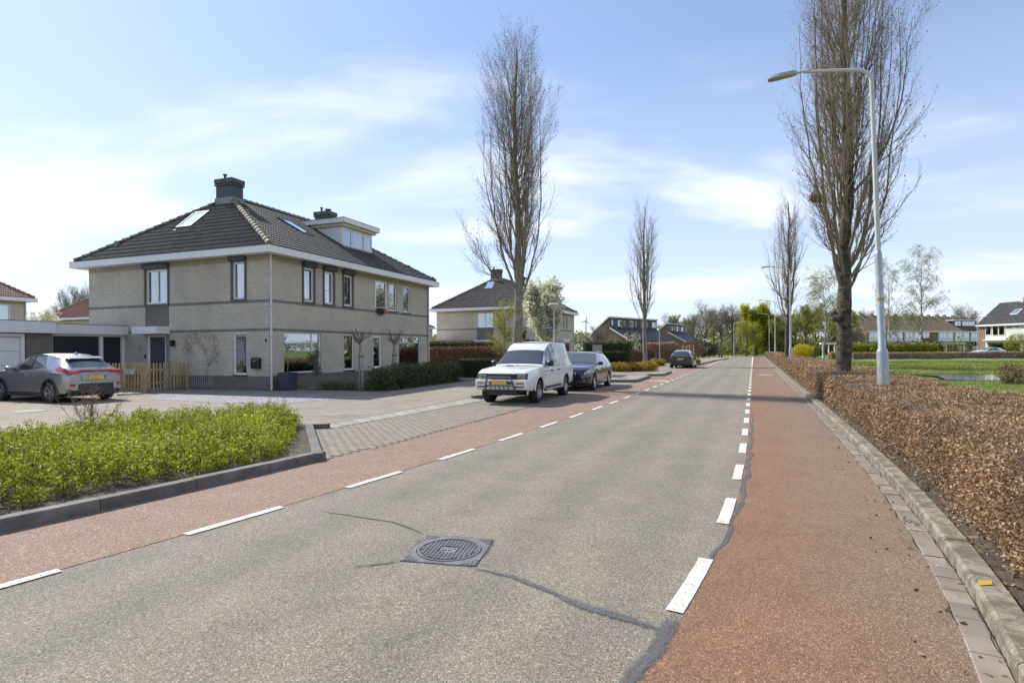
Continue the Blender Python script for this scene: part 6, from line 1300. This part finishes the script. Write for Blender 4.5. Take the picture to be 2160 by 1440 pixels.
hedge('beech_hedge', 'low brown beech hedge beside the second columnar tree', (at(1322, 52.5), 52.5), (at(1376, 54), 54.5), .8, 1.38, 6000, .11, 'leaf_beech_red', 9, core='twig_red')
hedge('beech_hedge', 'high brown beech hedge behind the post lantern and grey hatchback', (at(1368, 61), 61), (at(1424, 63), 63.5), .8, 2.1, 7000, .13, 'leaf_beech', 10, core='twig_red', rough=.08)
hedge('beech_hedge', 'long low brown hedge crossing the far side of the meadow', (at(1795, 74), 74), (at(2300, 73), 72), .9, .80, 14000, .13, 'leaf_beech', 11, core='twig')
hedge('beech_hedge', 'short brown hedge stub left of the burred tree trunk', (at(1750, 73.5), 73.5), (at(1772, 73.5), 73.4), .8, .85, 1500, .13, 'leaf_beech', 12, core='twig')
hedge('evergreen_hedge', 'clipped dark hedge in front of the white house on the right', (at(2088, 86), 86), (at(2134, 86), 85), 1.2, 2.0, 4000, .14, 'leaf_hedge', 13)
pl = thing('wooden_gate', 'grey board gate set in the ivy hedge behind the blue car', 'gate', (at(1250, 45.2), 45.2, 0))
for k in range(7): MB().box(k * .11, k * .11 + .10, 0, .03, .1, 1.9).build('plank', 'grey_wood', pl)
def shrub_row(label, pix, Y, h, n, mat, seed, size=.09, gname=None):
    x0, x1 = at(pix[0], Y), at(pix[1], Y); k = max(2, int((x1 - x0) / .9)); rng = np.random.default_rng(seed); t = thing('low_shrubs', label, 'shrubs', (x0, Y, 0)); P = []
    for i in range(k): P.append(clump(((i + .5) * (x1 - x0) / k, rng.normal() * .25, h * .5), ((x1 - x0) / k * .75, .75, h * .55 * rng.uniform(.85, 1.15)), n // k, size, rng, .5, .25, seed + i))
    P = np.concatenate(P); P = P[P[:, 2] > .03]; v, f = leaves(P, size, rng, up=.5); link('foliage', npmesh('foliage', v, [f]), mat, t); q = P[rng.integers(0, len(P), 260)]; b = q * [1, 1, 0] + [0, 0, .01]; link('stems', npmesh('stems', *(lambda a: (a[0], [a[1]]))(tubes(np.stack([b, (b + q) / 2, q], 1), np.tile([.012, .01, .006], (260, 1)), 3))), 'twig', t)
shrub_row('yellow orange low shrubs in the island around the second left tree', (1288, 1386), 39.5, .62, 9000, 'leaf_yellow', 40); shrub_row('yellow green shrubs at the foot of the lantern beside the grey hatchback', (1374, 1398), 52, .62, 2500, 'leaf_spring', 41, .1); shrub_row('orange yellow shrubs just right of the grey hatchback', (1443, 1474), 54, .62, 3000, 'leaf_yellow', 42, .1); shrub_row('small green shrub at the end of the conifer hedge', (1296, 1322), 45, .75, 2500, 'leaf_box', 43, .09)
shrub_row('bright green spreading juniper in front of the long terrace', (1790, 1972), 79, 2.1, 15000, 'leaf_spring', 44, .22)
shrub_row('dark green junipers right of the tall birch', (1930, 1985), 82, 2.2, 5000, 'leaf_box', 45, .22); shrub_row('pale shrubs along the far side of the woodland edge', (1612, 1800), 112, 2.6, 9000, 'leaf_wood', 46, .3)
bush('forsythia_bush', 'bright yellow forsythia bush beyond the right hedge', (at(1691, 79), 79), (1.55, 1.3, 1.05), 5000, .13, 'leaf_forsythia', seed=4); bush('round_shrub', 'dark green round shrub beside the forsythia', (at(1715, 84), 84), (1.3, 1.2, 1.0), 3000, .15, 'leaf_wood', seed=6); bush('round_shrub', 'golden green round shrub in front of the white house', (at(2150, 84), 84), (2.0, 1.6, 1.7), 5000, .15, 'leaf_spring', seed=7)
bush('pink_blossom_bush', 'pinkish bare bush behind the orange frame', (at(1462, 92), 92), (2.2, 1.6, 1.5), 2600, .13, 'leaf_beech_red', seed=8); bush('dark_shrub', 'dark evergreen shrubs right of the orange frame', (at(1485, 96), 96), (2.8, 1.6, 1.35), 4000, .18, 'leaf_conifer', seed=9)
bush('pond_shrub', 'brown rounded shrub on the bank right of the pond', (*G(2135, 812, -.05), -.12), (.5, .5, .5), 1600, .075, 'leaf_dead', seed=10)
def small_tree(name, label, loc, h, h0, r, n, size, mat, seed, stem='twig', tr=.06, mult=(1, 1)):
    rng = np.random.default_rng(seed); t = thing(name, label, 'tree', loc); T = wobble_line((0, 0, -.05), (.05, .02, h * .85), 12, .02, rng)[None]; R = np.linspace(tr, tr * .2, 12)[None]; f = h0 / (h * .85); L1, r1 = sprout(T, R, 18, (f, 1), (r * .8, r * 1.3), (30, 60), .35, 8, .5, rng, .12); L2, r2 = sprout(L1, r1, 7, (.2, 1), (r * .25, r * .6), (25, 60), .2, 5, .5, rng, .15, .4, 0, .004)
    mk('trunk', [tubes(T, R, 8)], stem, t, True); cr2 = mk('crown', [tubes(L1, r1, 4), tubes(L2, r2, 3)], stem, t); q = np.concatenate([L2.reshape(-1, 3), L1[:, 3:].reshape(-1, 3)]); q = q[rng.integers(0, len(q), n)] + rng.normal(size=(n, 3)) * r * .07; v, f2 = leaves(q, size, rng); link('leaves', npmesh('leaves', v, [f2]), mat, t); return t
small_tree('blossom_tree', 'tree covered in white blossom in front of the second house', (at(1142, 36), 36), 5.6, 1.6, 1.75, 22000, .14, 'blossom', 3, tr=.11); small_tree('young_tree', 'small tree with sparse yellow green leaves left of the tall columnar tree', (at(1062, 31), 31.5), 4.1, .8, 1.3, 3400, .075, 'leaf_spring', 5)
small_tree('slim_conifer', 'slim green shrub behind the tall columnar trunk', (at(1104, 40), 40), 3.2, .4, .45, 2600, .09, 'leaf_box', 6); small_tree('blossom_tree', 'small pale blossoming tree above the far left garage roofs', (at(85, 52), 52), 4.9, 2.6, 1.9, 3500, .14, 'blossom', 8); small_tree('blossom_tree', 'small white blossoming shrub by the wind turbine', (at(1238, 62), 62), 2.9, .6, .8, 1600, .12, 'blossom', 12); small_tree('blossom_tree', 'thin white blossoming tree near the far lantern', (at(1493, 99), 99), 3.0, .5, .8, 1100, .12, 'blossom', 13)
small_tree('olive_bush', 'small silvery olive shrub in front of the big ground floor window', (*G(664, 821), 0), 1.55, .45, .45, 1800, .055, 'leaf_olive', 9, stem='twig_pale', tr=.03)
for i, px in enumerate((1324, 1335, 1343)):
    t = thing('pleached_tree', ('leftmost', 'middle', 'rightmost')[i] + ' of three pleached trees with white blossom behind the low beech hedge', 'tree', (at(px, 55), 55), 0, 'pleached blossom trees'); rng = np.random.default_rng(60 + i); T = wobble_line((0, 0, 0), (0, 0, 3.25), 9, .02, rng)[None]
    mk('trunk', [tubes(T, np.full((1, 9), .07) + np.array([0] * 8 + [.07]), 7)], 'twig_pale', t, True); L1, r1 = sprout(T, np.full((1, 9), .05), 14, (.25, .9), (.3, .6), (70, 110), 0, 5, .8, rng, .25); mk('crown', [tubes(L1, r1, 4)], 'twig_pale', t); q = L1.reshape(-1, 3); v, f = leaves(q[rng.integers(0, len(q), 260)] + rng.normal(size=(260, 3)) * .08, .13, rng); link('blossom', npmesh('blossom', v, [f]), 'blossom', t)
def standard(label, loc, seed, h=2.75, stake_dx=.10):
    rng = np.random.default_rng(seed); t = thing('standard_tree', label, 'tree', loc, 0, 'young standard trees before the house'); T = wobble_line((0, 0, 0), (.03, 0, 2.0), 10, .012, rng)[None]; mk('trunk', [tubes(T, np.linspace(.045, .032, 10)[None], 8)], 'twig_pale', t, True)
    top = T[:, -3:]; L1, r1 = sprout(top, np.full((1, 3), .022), 22, (.5, 1), (.45, .95), (25, 75), .9, 8, .6, rng, .06, .3); L2, r2 = sprout(L1, r1, 6, (.25, 1), (.14, .36), (18, 45), .4, 5, .6, rng, .08, .4, 0, .003); mk('crown', [tubes(L1, r1, 4), tubes(L2, r2, 3)], 'twig_red', t)
    s = MB().tube([(stake_dx, .05, 0), (stake_dx, .05, 1.75)], .035, 7); stk = tag(s.build('tree_stake', 'stake'), 'wooden stake tied to ' + label.replace('young', 'the').replace(' with umbrella of bare twigs', ''), 'stake', 'tree stakes before the house'); stk.location = loc if len(loc) == 3 else (*loc, 0); MB().box(-.06, stake_dx + .06, -.02, .08, 1.33, 1.37).build('tie', 'black', t)
standard('young standard tree with umbrella of bare twigs left of the loose hedge', (*G(759, 823), 0), 70); standard('young standard tree with umbrella of bare twigs behind the loose hedge', (at(829, 25.2), 25.2, 0), 71)
# dry ornamental grass tufts in the front bed
rng = np.random.default_rng(9)
for i, px in enumerate((636, 690, 712, 735, 776, 786)):
    x, yv = G(px, (822, 821, 821, 822, 822, 820)[i]); n = 420 if i else 90; P = np.stack([rng.normal(0, .14, n), rng.normal(0, .14, n), np.full(n, .01)], 1); v, f = leaves(P, .36 if i else .3, rng, asp=.05, up=1.2); o = link('grass_tuft', npmesh('grass_tuft', v, [f]), 'dry_blade', None, (x, yv, .012)); tag(o, ('thin dry grass tuft left of the olive shrub', 'dry grass tuft right beside the olive shrub', 'second dry grass tuft right of the olive shrub', 'third dry grass tuft right of the olive shrub, left of the tree stake', 'dry grass tuft just right of the left standard tree', 'dry grass tuft at the left end of the loose hedge')[i], 'grass tuft', 'dry grass tufts in the front bed')
n = 90; P = np.stack([rng.normal(0, .35, n), rng.normal(0, .2, n), np.full(n, 0.)], 1); v, f = leaves(P, .55, rng, asp=.06, up=1.6); x, yv = G(2062, 797, -.46); tag(link('reed_clump', npmesh('reed_clump', v, [f]), 'blade', None, (x, yv + .4, -.5)), 'green reed clump at the water edge of the pond', 'reeds')
# far wood: closes the horizon
rng = np.random.default_rng(99); n = 60000; a = rng.uniform(-1.25, 1.35, n); Yv = rng.uniform(230, 300, n); X = np.tan(a * .9) * Yv * .9; hh = 7 + 3.0 * vnoise(np.stack([X * .05, Yv * .02], 1), 2, 1.) + 1.6 * vnoise(np.stack([X * .3, Yv * .1], 1), 4, 1.); P = np.stack([X, Yv, np.maximum(hh, 2) * rng.random(n) ** .6], 1); v, f = leaves(P, 1.1, rng); tag(link('far_wood', npmesh('far_wood', v, [f]), 'leaf_wood'), 'low far line of spring trees along the horizon', 'wood', kind='stuff')
# ------------------------------------------------------------------ street furniture and small things
def lamp(label, Y, X=None, lean=0., full=True, side=-1, Ht=7.66, arm=1.55):
    X = .425 * Y + 2.71 if X is None else X; t = thing('street_lamp', label, 'street lamp', (X, Y, 0), 0, 'tall street lamps'); t.rotation_euler = (0, lean, 0)
    MB().lathe([(.108, 0), (.108, 1.48), (.10, 1.53), (.072, 1.58), (.068, 3.5), (.064, 3.56), (.05, 3.6)], 16).build('base_pole', 'galv', t, 40)
    d = Vector((-.92, .39, 0)) * -side; pts = [(0, 0, 3.55), (0, 0, 5.2), (0, 0, Ht - .52)]
    for q in (.25, .5, .75, 1.0): a = q * math.pi / 2.25; pts.append(tuple(d * (.30 * (1 - math.cos(a))) + Vector((0, 0, Ht - .52 + .30 * math.sin(a)))))
    e = Vector(pts[-1]); pts += [tuple(e + d * .5 + Vector((0, 0, .10))), tuple(e + d * 1.0 + Vector((0, 0, .18))), tuple(e + d * arm * .58 + Vector((0, 0, .20))), tuple(e + d * arm * .75 + Vector((0, 0, .195)))]
    MB().tube(pts, [.05, .047, .042] + [.040] * 4 + [.036, .033, .03, .028], 10).build('arm_pole', 'pole_paint', t, 40)
    c = Vector(pts[-1]); s = Vector((d.y, -d.x, 0)); up = Vector((0, 0, 1)); dd = (d + Vector((0, 0, -.04))).normalized(); m = MB(); prof = [(-.02, .04, .04), (.05, .09, .05), (.30, .11, .05), (.48, .10, .04), (.55, .07, .02)]; rows = []
    for l, w, h in prof: p = c + dd * l; rows.append([p + s * w + up * -.01, p + s * w * .8 + up * h, p - s * w * .8 + up * h, p - s * w + up * -.01, p - s * w * .85 - up * .035, p + s * w * .85 - up * .035, p + s * w + up * -.01])
    m.grid(rows); hd = m.build('lamp_head', 'lamp_shell', t, 40); q = c + dd * .40 - up * .037; MB().bbox(q, dd, s, dd.cross(s), .10, .07, .006).build('lens', 'lamp_clear', hd); return t
l1 = lamp('tall grey street lamp with curved arm in the near right hedge', 11.88, 7.78, rad(-1.9))
MB().lathe([(.0685, 0), (.071, .01), (.071, .07), (.0685, .08)], 14, c=(0, 0, 2.55)).build('marker_band', 'yellow_mark', l1)
lamp('second street lamp along the right hedge beside the dark columnar tree', 42); lamp('third street lamp along the right hedge in front of the woodland', 72); lamp('farthest thin street lamp on the right near the crossing', 100)
lamp('street lamp with its arm reaching right at the left end of the street', 101, at(1548, 101), 0, side=1, Ht=6.2, arm=1.8)
lamp('low street lamp in front of the white house on the right', 84, at(2062, 84), side=1, Ht=6.0, arm=1.6)
def lantern(label, X, Y, h=4.05, sign=False):
    t = thing('post_lantern', label, 'street lamp', (X, Y, 0), 0, 'post top lanterns'); MB().lathe([(.075, 0), (.075, .9), (.05, .95), (.042, h - .32), (.05, h - .3)], 10).build('post', 'pole_paint', t, 40)
    lt = MB().lathe([(.05, h - .34), (.09, h - .30), (.30, h - .12), (.34, h - .07)], 18).build('lamp_glass', 'cream', t, 30); MB().lathe([(.36, h - .075), (.35, h - .03), (.2, h + .03), (0, h + .05)], 18).build('lamp_cap', 'lamp_shell', t, 30)
    if sign:
        sp = MB().box(-.52, -.05, -.015, .015, 2.68, 2.83).build('street_sign', 'sign_blue', t)
        for a, b in ((-.48, -.40), (-.385, -.34), (-.325, -.25), (-.235, -.19), (-.175, -.10)): MB().box(a, b, -.018, -.0155, 2.735, 2.775).build('sign_letters', 'white_trim', sp)
    return t
lantern('post lantern with blue street name sign beside the white blossom tree', at(1169, 31), 31, 4.05, True); lantern('post lantern above the dark grey hatchback', at(1391, 61), 61, 4.0); lantern('small far post lantern at the end of the street', at(1489, 103), 103, 3.2); lantern('faint far post lantern beside the bollards', at(1517, 108), 108, 3.0)
for i, (px, Y) in enumerate(((1473, 97), (1481, 95), (1517, 96), (1522, 94))):
    b = thing('bollard', ('leftmost', 'second from left', 'third from left', 'rightmost')[i] + ' of the black bollards at the left end of the street', 'bollard', (at(px, Y), Y), 0, 'black bollards'); MB().lathe([(.10, 0), (.10, .85), (.075, .88), (.10, .91), (.09, 1.0), (0, 1.02)], 10).build('post', 'black', b, 40); MB().lathe([(.103, .70), (.103, .78)], 10).build('band', 'white_trim', b)
fr = thing('climbing_rack', 'orange wooden climbing rack behind the grey hatchback', 'climbing rack', (at(1440, 84), 84, 0), rad(10))
for x in (0, .55, 1.1, 1.75): MB().box(x, x + .07, 0, .07, 0, 1.95).build('post', 'orange_wood', fr)
for z in (.35, .9, 1.9): MB().box(.07, 1.75, .01, .06, z, z + .06).build('rail', 'orange_wood', fr)
# wind turbine far off
wt_ = thing('wind_turbine', 'distant wind turbine between the second house and the terrace', 'wind turbine', (at(1236, 820), 820, 0)); hz_ = zat(677, 820, 1236); MB().lathe([(1.9, 0), (1.0, hz_)], 10).build('tower', 'white_paint', wt_, 40); MB().box(-1.2, 1.2, -2.2, 2.5, hz_ - 1, hz_ + 1).build('nacelle', 'white_paint', wt_, 0, .2)
for a in (78, 195, 318):
    d = Vector((math.cos(rad(a)), 0, math.sin(rad(a)))); s = Vector((-d.z, 0, d.x)); m = MB(); o_ = Vector((0, -2.6, hz_)); m.add([o_ + s * .4, o_ - s * .4, o_ + d * 3 - s * .5, o_ + d * 9.5, o_ + d * 3 + s * .5] + [p + Vector((0, .35, 0)) for p in (o_ + s * .4, o_ - s * .4, o_ + d * 3 - s * .5, o_ + d * 9.5, o_ + d * 3 + s * .5)], [(0, 1, 2, 3, 4), (9, 8, 7, 6, 5)] + [(i, (i + 1) % 5, 5 + (i + 1) % 5, 5 + i) for i in range(5)]); m.build('blade', 'grey_trim', wt_)
# picket fence
pf = thing('picket_fence', 'pale wooden picket fence with gate between the silver car and the house door', 'fence', (0, 0, 0)); rr = random.Random(12)
pmb = MB(); pw, ph = .042, 1.06; prof = [(-pw, 0), (pw, 0), (pw, ph - .04), (pw * .7, ph - .012), (0, ph), (-pw * .7, ph - .012), (-pw, ph - .04)]; pmb.extr(prof, 'y', -.01, .01); pme = pmb.mesh('picket'); pme.materials.append(M['picket'])
Pc = Vector((-14.12, 21.80, 0)); Pw = Vector(H(-.03, 4.4)); Pl = Pc + LV * 4.6
for a, b in ((Pw, Pc), (Pc, Pl)):
    d = (b - a); L = d.length; d.normalize(); ang = math.atan2(d.y, d.x); n = int(L / .172); nrm = Vector((d.y, -d.x, 0)); nrm = nrm if nrm.y < 0 else -nrm
    for k in range(n):
        p = a + d * (L * (k + .5) / n) + nrm * .035; o = link('picket', pme, None, pf); o.location = (p.x, p.y, .09 + rr.uniform(-.006, .006)); o.rotation_euler = (rr.uniform(-.01, .01), rr.uniform(-.012, .012), ang)
    for z in (.36, .88): c = (a + b) / 2; MB().bbox((c.x, c.y, z), d, nrm, (0, 0, 1), L / 2, .02, .035).build('rail', 'picket', pf)
for p in (Pw, Pc, Pl): MB().bbox((p.x, p.y, .57), LV, RV, (0, 0, 1), .045, .045, .57).build('post', 'picket', pf)
for i, s in enumerate((.55, 1.35)):
    c = Pc + LV * s + RV * -.16; fb = thing('flower_box', ('white flower box on the fence nearer the corner post', 'white flower box on the fence nearer the silver car')[i], 'flower box', (c.x, c.y, .72), math.atan2(LV.y, LV.x), 'flower boxes on the picket fence'); m = MB(); m.add([(x * w, y * d_, z) for z, w, d_ in ((0, .17, .06), (.19, .21, .09)) for x, y in ((-1, -1), (1, -1), (1, 1), (-1, 1))], [(3, 2, 1, 0), (0, 1, 5, 4), (1, 2, 6, 5), (2, 3, 7, 6), (3, 0, 4, 7)]); m.build('box', 'basket', fb); MB().box(-.19, .19, -.07, .07, .13, .15).build('soil', 'soil', fb); MB().box(-.2, -.17, -.16, -.06, .16, .20).box(.17, .2, -.16, -.06, .16, .20).build('hook', 'galv', fb)
# doorstep slab in the light
o = MB().prism([G(*p) for p in ((246, 834), (300, 832), (303, 827), (255, 826))], 0, .05).build('step_slab', 'slab'); tag(o, 'pale paving slab lying before the picket fence gate', 'slab')
# climber and trellis on the wall
cl = thing('climbing_plant', 'leafless climbing plant trained in an arch on the left wall', 'climber', H(-.03, 0), HROT); rng = np.random.default_rng(15); m = MB()
stems = [[(3.25, 0), (3.28, .6), (3.22, 1.1), (3.30, 1.6), (3.1, 2.0), (2.95, 2.2)], [(3.25, .9), (2.95, 1.3), (2.80, 1.75), (2.9, 2.1), (3.3, 2.25)], [(3.28, 1.4), (3.5, 1.9), (3.9, 2.2), (4.3, 2.15), (4.55, 1.8), (4.6, 1.4)], [(3.3, 1.6), (3.8, 1.95), (4.3, 1.9), (4.42, 1.6), (4.3, 1.2)], [(4.3, 1.9), (4.5, 2.1), (4.35, 2.28), (3.9, 2.3)], [(3.9, 1.45), (4.2, 1.62), (4.4, 1.6)], [(3.1, 2.0), (3.5, 2.3), (3.8, 2.1)], [(2.9, 1.9), (2.75, 1.5), (2.72, 1.2)]]
for s_ in stems:
    P = [(-.01 - .03 * rng.random(), v + rng.normal() * .02, z) for v, z in s_]; q = [Vector(P[0])]
    for a, b in zip(P, P[1:]): q += [Vector(a).lerp(Vector(b), t) + Vector((0, rng.normal() * .02, rng.normal() * .02)) for t in (.33, .66, 1)]
    MB().tube(q, [.007 - .004 * i / len(q) for i in range(len(q))], 5).build('stem', 'twig', cl)
tw = []
base = np.array([[-.03, v, z] for s_ in stems for v, z in s_[1:]]); b = base[rng.integers(0, len(base), 300)] + rng.normal(size=(300, 3)) * [.01, .16, .10]; e = b + rng.normal(size=(300, 3)) * [.02, .13, .13]; mk('twigs', [tubes(np.stack([b, (b + e) / 2 + rng.normal(size=b.shape) * .015, e], 1), np.tile([.004, .003, .002], (300, 1)), 3)], 'twig', cl)
trl = thing('wire_trellis', 'pale wire trellis on the wall below the climbing plant', 'trellis', H(-.035, 0), HROT); m = MB()
for v in np.arange(3.0, 4.35, .11): m.box(-.003, .003, v - .003, v + .003, .1, .95 if v < 4.0 else 1.3)
for z in (.25, .6, .93): m.box(.003, .008, 2.98, 4.33, z - .003, z + .003)
m.build('wires', 'white_trim', trl)
# planter with little standard
pt_ = thing('planter', 'tall dark blue square planter beside the corner downpipe', 'planter', H(.42, -.52), HROT); m = MB(); m.add([(x * w, y * w, z) for z, w in ((0, .23), (.72, .27)) for x, y in ((-1, -1), (1, -1), (1, 1), (-1, 1))], [(3, 2, 1, 0), (0, 1, 5, 4), (1, 2, 6, 5), (2, 3, 7, 6), (3, 0, 4, 7)]); m.build('pot', 'planter', pt_); MB().box(-.25, .25, -.25, .25, .64, .67).build('soil', 'soil', pt_)
t = thing('potted_tree', 'thin bare stem with small twiggy head growing in the blue planter', 'tree', H(.42, -.52, .66), HROT); rng = np.random.default_rng(16); T = wobble_line((0, 0, 0), (0, 0, 1.0), 8, .008, rng)[None]; mk('trunk', [tubes(T, np.full((1, 8), .014), 6)], 'twig', t); L1, r1 = sprout(T[:, -2:], np.full((1, 2), .012), 14, (.5, 1), (.15, .34), (25, 80), .6, 5, .6, rng, .1); L2, r2 = sprout(L1, r1, 4, (.3, 1), (.06, .14), (25, 60), .2, 3, .7, rng); mk('crown', [tubes(L1, r1, 4), tubes(L2, r2, 3)], 'twig', t)
# clothes over the upstairs sill
def cloth(name, label, u0, u1, zt_, zb_, mat, seed):
    rng = np.random.default_rng(seed); m = MB(); rows = []
    for i in range(9):
        a = i / 8; u = u0 + (u1 - u0) * a; zz = zb_ + (.06 * math.sin(a * 7 + seed)); rows.append([(u, .02, zt_ + .02), (u, -.08, zt_ + .03), (u, -.11 - .02 * math.sin(a * 9), zt_ - .02)] + [(u + .01 * math.sin(k * 2 + i), -.11 - .03 * math.sin(a * 11 + k * .5) - .01 * k, zt_ - .02 - (zt_ - .02 - zz) * k / 4) for k in range(1, 5)])
    m.grid(rows); o = m.build(name, mat, None, 60); o.location = CORN; o.rotation_euler = (0, 0, HROT); return tag(o, label, 'clothes')
cloth('black_garment', 'black garment hanging over the upstairs window sill', 7.3, 7.78, 3.74, 3.44, 'cloth_black', 1); cloth('red_garment', 'red garment hanging over the upstairs window sill', 7.79, 8.08, 3.74, 3.50, 'cloth_red', 2)
